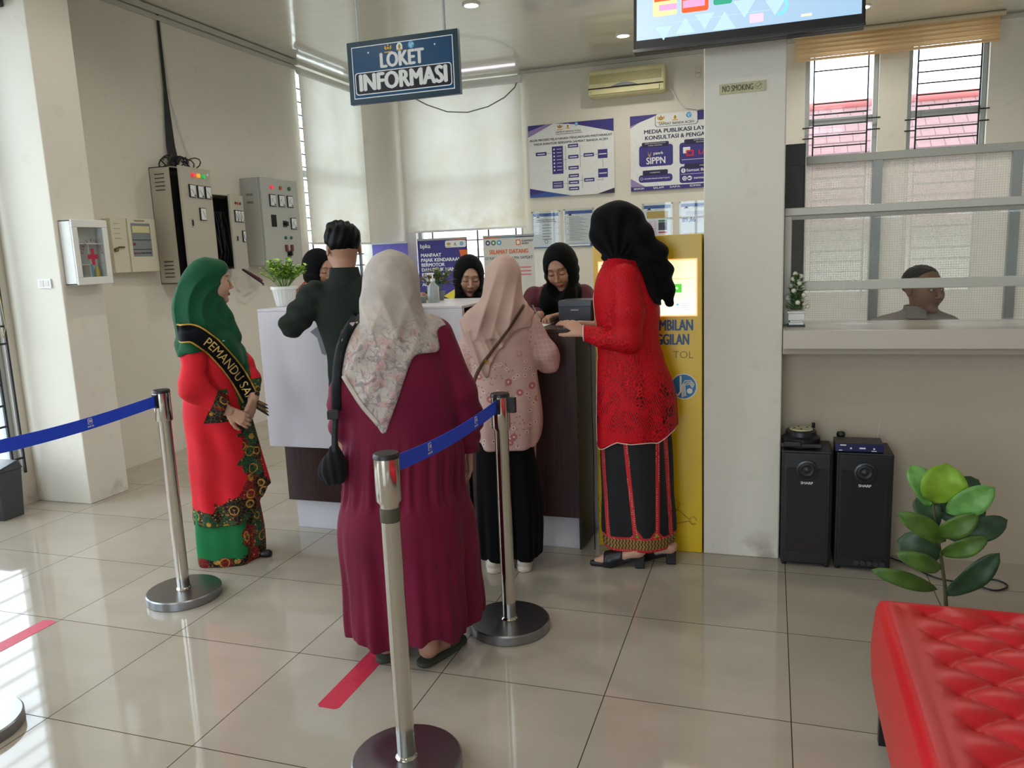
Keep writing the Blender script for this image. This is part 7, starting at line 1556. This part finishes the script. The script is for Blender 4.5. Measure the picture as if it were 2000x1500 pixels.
# ---------------------------------------------------------------- 7 woman with batik blouse behind the desk
r = person_root('center', -.64, 2.11, 'person in a black hijab and brown batik blouse looking down behind the white desk')
hd_c = (-.0, -.01, 1.362); R_ = rot_frame(.12, .30, .05)
hC, lC, uC = hand_fn((-.27, -.36, 1.272), (-.75, -.5, -.05), (0, .1, -1), 1, curl=(.3, .35, .4, .45), scale=.85)
def b7(P):
    d = smin(chain(P, [(0, 0, 1.34), (0, .05, 1.18)], [.05, .055]), loft(P, [(.6, 0, .1, .12, .09), (.95, 0, .08, .13, .09), (1.14, 0, .06, .14, .08), (1.22, 0, .05, .06, .05)]), .03)
    d = smin(d, chain(P, [(-.14, .04, 1.16), (-.22, -.08, 1.20), (-.27, -.36, 1.275)], [.04, .036, .024]), .02); return smin(d, chain(P, [(.15, .04, 1.16), (.22, -.02, 1.10), (.10, -.30, 1.28)], [.04, .036, .024]), .02)
c7 = lambda v: face_colour(head_local(v.astype(f32), hd_c, R_), SK_LIGHT, (.36, .08, .08), blush=.3)
def c7b(v): c = c7(v); far = np.linalg.norm(v-np.array(hd_c), axis=1) > .18; c[far] = SK_LIGHT; return c
sdf_object('body', [(b7, (-.32, -.42, .58), (.3, .2, 1.32), .010), (lambda P: head_sdf(head_local(P, hd_c, R_)), (-.11, -.15, 1.22), (.11, .12, 1.49), .0028), (hC, lC, uC, .003)], SKIN, r, color=c7b)
def blo7(P):
    d = loft(P, [(.6, 0, .1, .15, .12), (.95, 0, .08, .16, .12), (1.12, 0, .06, .17, .11), (1.19, 0, .05, .14, .09), (1.24, 0, .04, .08, .07)], rnd=.012)
    d = smin(d, smax(chain(P, [(-.14, .04, 1.17), (-.21, -.08, 1.215), (-.235, -.22, 1.25)], [.062, .058, .05], .02), -(P[:, 1]+.225), .004), .02); return smin(d, chain(P, [(.15, .04, 1.17), (.22, -.02, 1.12), (.14, -.22, 1.24)], [.06, .055, .045], .02), .02)
t = NT('brown_batik', .7); d_ = t.vor(17, None, 'F1', 'Distance', .25); c = t.mix(t.math('LESS_THAN', t.math('ABSOLUTE', t.math('SUBTRACT', d_, .30)), .05), C8(44, 32, 22), C8(206, 184, 140)); c = t.mix(t.math('LESS_THAN', d_, .10), c, C8(190, 160, 110)); t.col(c)
sdf_object('blouse', [(blo7, (-.32, -.3, .58), (.3, .24, 1.27), .006)], t.m, r)
dr7 = lambda P: smax(loft(P, [(1.12, 0, .0, .10, .10), (1.18, 0, .0, .095, .095), (1.26, 0, .0, .08, .085)]), -P[:, 2]+1.12, .02)
sdf_object('hijab', [(front_hijab(hd_c, R_, drape=dr7, seed=0), (-.14, -.17, 1.1), (.14, .16, 1.51), .0045)], bpy.data.materials['black_hijab'], r)

sdf_object('skirt', [(lambda P: loft(P, [(.0, 0, .11, .17, .14), (.5, 0, .11, .15, .13), (.75, 0, .10, .13, .11)], lambda th, z, PP: .006*np.sin(7*th), rnd=.012), (-.2, -.06, -.005), (.2, .28, .78), .010)], fabric('skirt_plain', (30, 26, 26)), r)
# ---------------------------------------------------------------- 8 woman writing at the brown counter
r = person_root('writer', .02, 1.75, 'person in a black hijab and maroon top writing on the brown counter')
hd_c = (.012, -.02, 1.405); R_ = rot_frame(-.28, .42, -.10)
hD, lD, uD = hand_fn((.015, -.26, 1.175), (-.85, -.35, -.12), (-.1, -.15, -1), -1, curl=(.9, .95, 1.0, 1.0), scale=.86, thumb=.9)
def b8(P):
    d = smin(chain(P, [(.02, 0, 1.38), (.0, .06, 1.25)], [.05, .055]), loft(P, [(.6, 0, .14, .12, .09), (1.0, 0, .10, .13, .09), (1.2, 0, .07, .14, .08), (1.28, 0, .06, .06, .05)]), .03)
    d = smin(d, chain(P, [(.145, .06, 1.24), (.19, -.04, 1.14), (.02, -.25, 1.178)], [.042, .036, .025]), .02); return smin(d, chain(P, [(-.145, .06, 1.24), (-.2, -.02, 1.12), (-.10, -.22, 1.17)], [.042, .036, .025]), .02)
def c8(v):
    c = face_colour(head_local(v.astype(f32), hd_c, R_), SK_MID, (.28, .07, .06), blush=.1); far = np.linalg.norm(v-np.array(hd_c), axis=1) > .18; c[far] = SK_MID; return c
sdf_object('body', [(b8, (-.26, -.3, .58), (.26, .24, 1.36), .010), (lambda P: head_sdf(head_local(P, hd_c, R_)), (-.11, -.16, 1.26), (.13, .12, 1.54), .0028), (hD, lD, uD, .0028)], SKIN, r, color=c8)
def top8(P):
    d = loft(P, [(.6, 0, .14, .15, .12), (1.0, 0, .10, .165, .12), (1.2, 0, .07, .175, .115), (1.265, 0, .06, .15, .095), (1.30, 0, .05, .10, .08), (1.325, 0, .04, .07, .07)], lambda th, z, PP: .004*np.sin(8*th+20*z), rnd=.012)
    d = smin(d, chain(P, [(.135, .05, 1.25), (.185, -.04, 1.15), (.06, -.20, 1.178)], [.062, .055, .038], .02), .02); return smin(d, chain(P, [(-.135, .05, 1.25), (-.19, -.02, 1.14), (-.12, -.18, 1.17)], [.060, .055, .040], .02), .02)
t = NT('maroon_top', .75); s_ = t.sep(); m_ = t.math('MULTIPLY', t.math('LESS_THAN', t.vor(75, None, 'F1', 'Distance', .5), .28), t.math('LESS_THAN', t.math('ABSOLUTE', t.math('ADD', s_[0], -.0)), .09)); t.col(t.mix(m_, C8(84, 14, 34), C8(214, 150, 160)))
sdf_object('top', [(top8, (-.27, -.28, .58), (.27, .26, 1.35), .006)], t.m, r)
dr8 = lambda P: smin(loft(P, [(1.16, -.01, -.02, .085, .09), (1.22, .0, -.02, .11, .11), (1.30, .02, .0, .10, .1)], lambda th, z, PP: .005*np.sin(9*th+12*z)), smax(chain(P, [(-.05, -.06, 1.28), (-.085, -.10, 1.16)], [.045, .03]), -P[:, 2]+1.15, .01), .03)
sdf_object('hijab', [(front_hijab(hd_c, R_, drape=dr8, seed=2), (-.16, -.19, 1.13), (.17, .16, 1.57), .0045)], bpy.data.materials['black_hijab'], r)
pn = empty('pen', r.location, r.rotation_euler.z, 'silver and black pen in the hand of the writing person', 'pen')
MB().cyl((-.098, -.30, 1.150), (-.135, -.33, 1.235), .0035, n=10).build('barrel', M_alu, pn, smooth=60); MB().cyl((-.135, -.33, 1.235), (-.142, -.335, 1.25), .004, n=10).build('cap', M_black, pn, smooth=60)

sdf_object('skirt', [(lambda P: loft(P, [(.0, 0, .14, .17, .14), (.5, 0, .14, .15, .13), (.75, 0, .14, .13, .11)], lambda th, z, PP: .006*np.sin(7*th), rnd=.012), (-.2, -.04, -.005), (.2, .30, .78), .010)], fabric('skirt_maroon', (60, 14, 28)), r)
# ---------------------------------------------------------------- 9 man behind the glass
r = person_root('guard', 1.84, 1.90, 'man with receding dark hair in a grey shirt behind the counter glass')
hd_c = (-.006, .0, 1.238); R_ = rot_frame(.78, .02)
def b9(P): return smin(chain(P, [(-.01, .02, 1.2), (-.02, .04, 1.06)], [.056, .062]), loft(P, [(.5, -.03, .05, .13, .1), (.9, -.03, .05, .15, .1), (1.03, -.03, .05, .16, .08), (1.09, -.02, .05, .07, .06)]), .03)
def c9(v): return face_colour(head_local(v.astype(f32), hd_c, R_), SK_DARK, (.16, .06, .05), eyes='right')
def hd9(P): return smin(head_sdf(head_local(P, hd_c, R_), male=True), chain(P, [(-.01, .02, 1.18), (-.015, .03, 1.10)], [.056, .06]), .02)
sdf_object('body', [(b9, (-.22, -.12, .48), (.2, .18, 1.12), .010), (hd9, (-.13, -.14, 1.09), (.14, .15, 1.36), .003)], SKIN, r, color=c9)
def hair9(P):
    q = head_local(P, hd_c, R_); d = ell(q, (0, .024, .036), (.080, .099, .084))-.0015*np.sin(200*q[:, 0])*np.sin(180*q[:, 1]+120*q[:, 2]); d = smax(d, -(q[:, 2]+.045), .008); line = -(q[:, 2]-.062)+.9*np.clip(-(q[:, 1]+.02), 0, 1)-.35*np.clip(q[:, 1]-.01, 0, .1)*3; return smax(d, line, .006)
sdf_object('hair', [(hair9, (-.13, -.13, 1.17), (.13, .15, 1.38), .0035)], fabric('hair_dark', (26, 24, 26), (18, 17, 18), rough=.55, weave=300, sheen=0), r)
def sh9(P): return loft(P, [(.5, -.03, .05, .17, .14), (.9, -.03, .05, .2, .14), (1.0, -.04, .05, .24, .13), (1.07, -.045, .05, .215, .11), (1.105, -.035, .045, .16, .09), (1.13, -.02, .04, .085, .08), (1.15, -.018, .04, .07, .075)], lambda th, z, PP: .004*np.sin(8*th+12*z), rnd=.012)
sdf_object('shirt', [(sh9, (-.32, -.12, .48), (.26, .22, 1.17), .007)], fabric('grey_uniform', (140, 128, 122), (146, 134, 128)), r)
def col9(P):
    e = np.abs(loft(P, [(1.10, -.02, .03, .09, .092), (1.13, -.02, .03, .074, .082), (1.165, -.018, .03, .072, .08)], rnd=.004))-.004; g_ = np.hypot((P[:, 0]-.045), (P[:, 1]+.03))-.035; return smax(smax(e, np.abs(P[:, 2]-1.128)-.032, .003), -g_, .004)
sdf_object('collar', [(col9, (-.13, -.1, 1.07), (.1, .15, 1.18), .004)], fabric('grey_collar', (146, 134, 128)), r)
def tr9(P):
    d = None
    for sx in (-.12, .07):
        e = chain(P, [(sx, .05, .56), (sx, -.19, .54), (sx, -.17, .06)], [.085, .07, .055], .03); d = e if d is None else smin(d, e, .02)
    return d
sdf_object('trousers', [(tr9, (-.26, -.38, .0), (.2, .18, .68), .011)], fabric('trousers_brown', (58, 50, 46)), r)
ch = empty('office_chair', r.location, r.rotation_euler.z, 'dark office chair under the man in grey behind the counter glass', 'chair')
MB().box(-.26, .2, -.2, .24, .42, .475).build('seat', M_black, ch, bevel=.015); MB().box(-.24, .18, .25, .29, .5, .95).build('backrest', M_black, ch, bevel=.015)
MB().box(-.05, -.01, .24, .27, .4, .6).cyl((-.03, .02, .06), (-.03, .02, .42), .025, n=16).build('column', M_alu, ch)
for a_ in range(5): MB().cyl((-.03, .02, .07), (-.03+.24*math.cos(a_*1.2566), .02+.24*math.sin(a_*1.2566), .05), .016, .012, n=10).cyl((-.03+.24*math.cos(a_*1.2566), .02+.24*math.sin(a_*1.2566), 0), (-.03+.24*math.cos(a_*1.2566), .02+.24*math.sin(a_*1.2566), .05), .02, n=12).build('leg', M_black, ch)
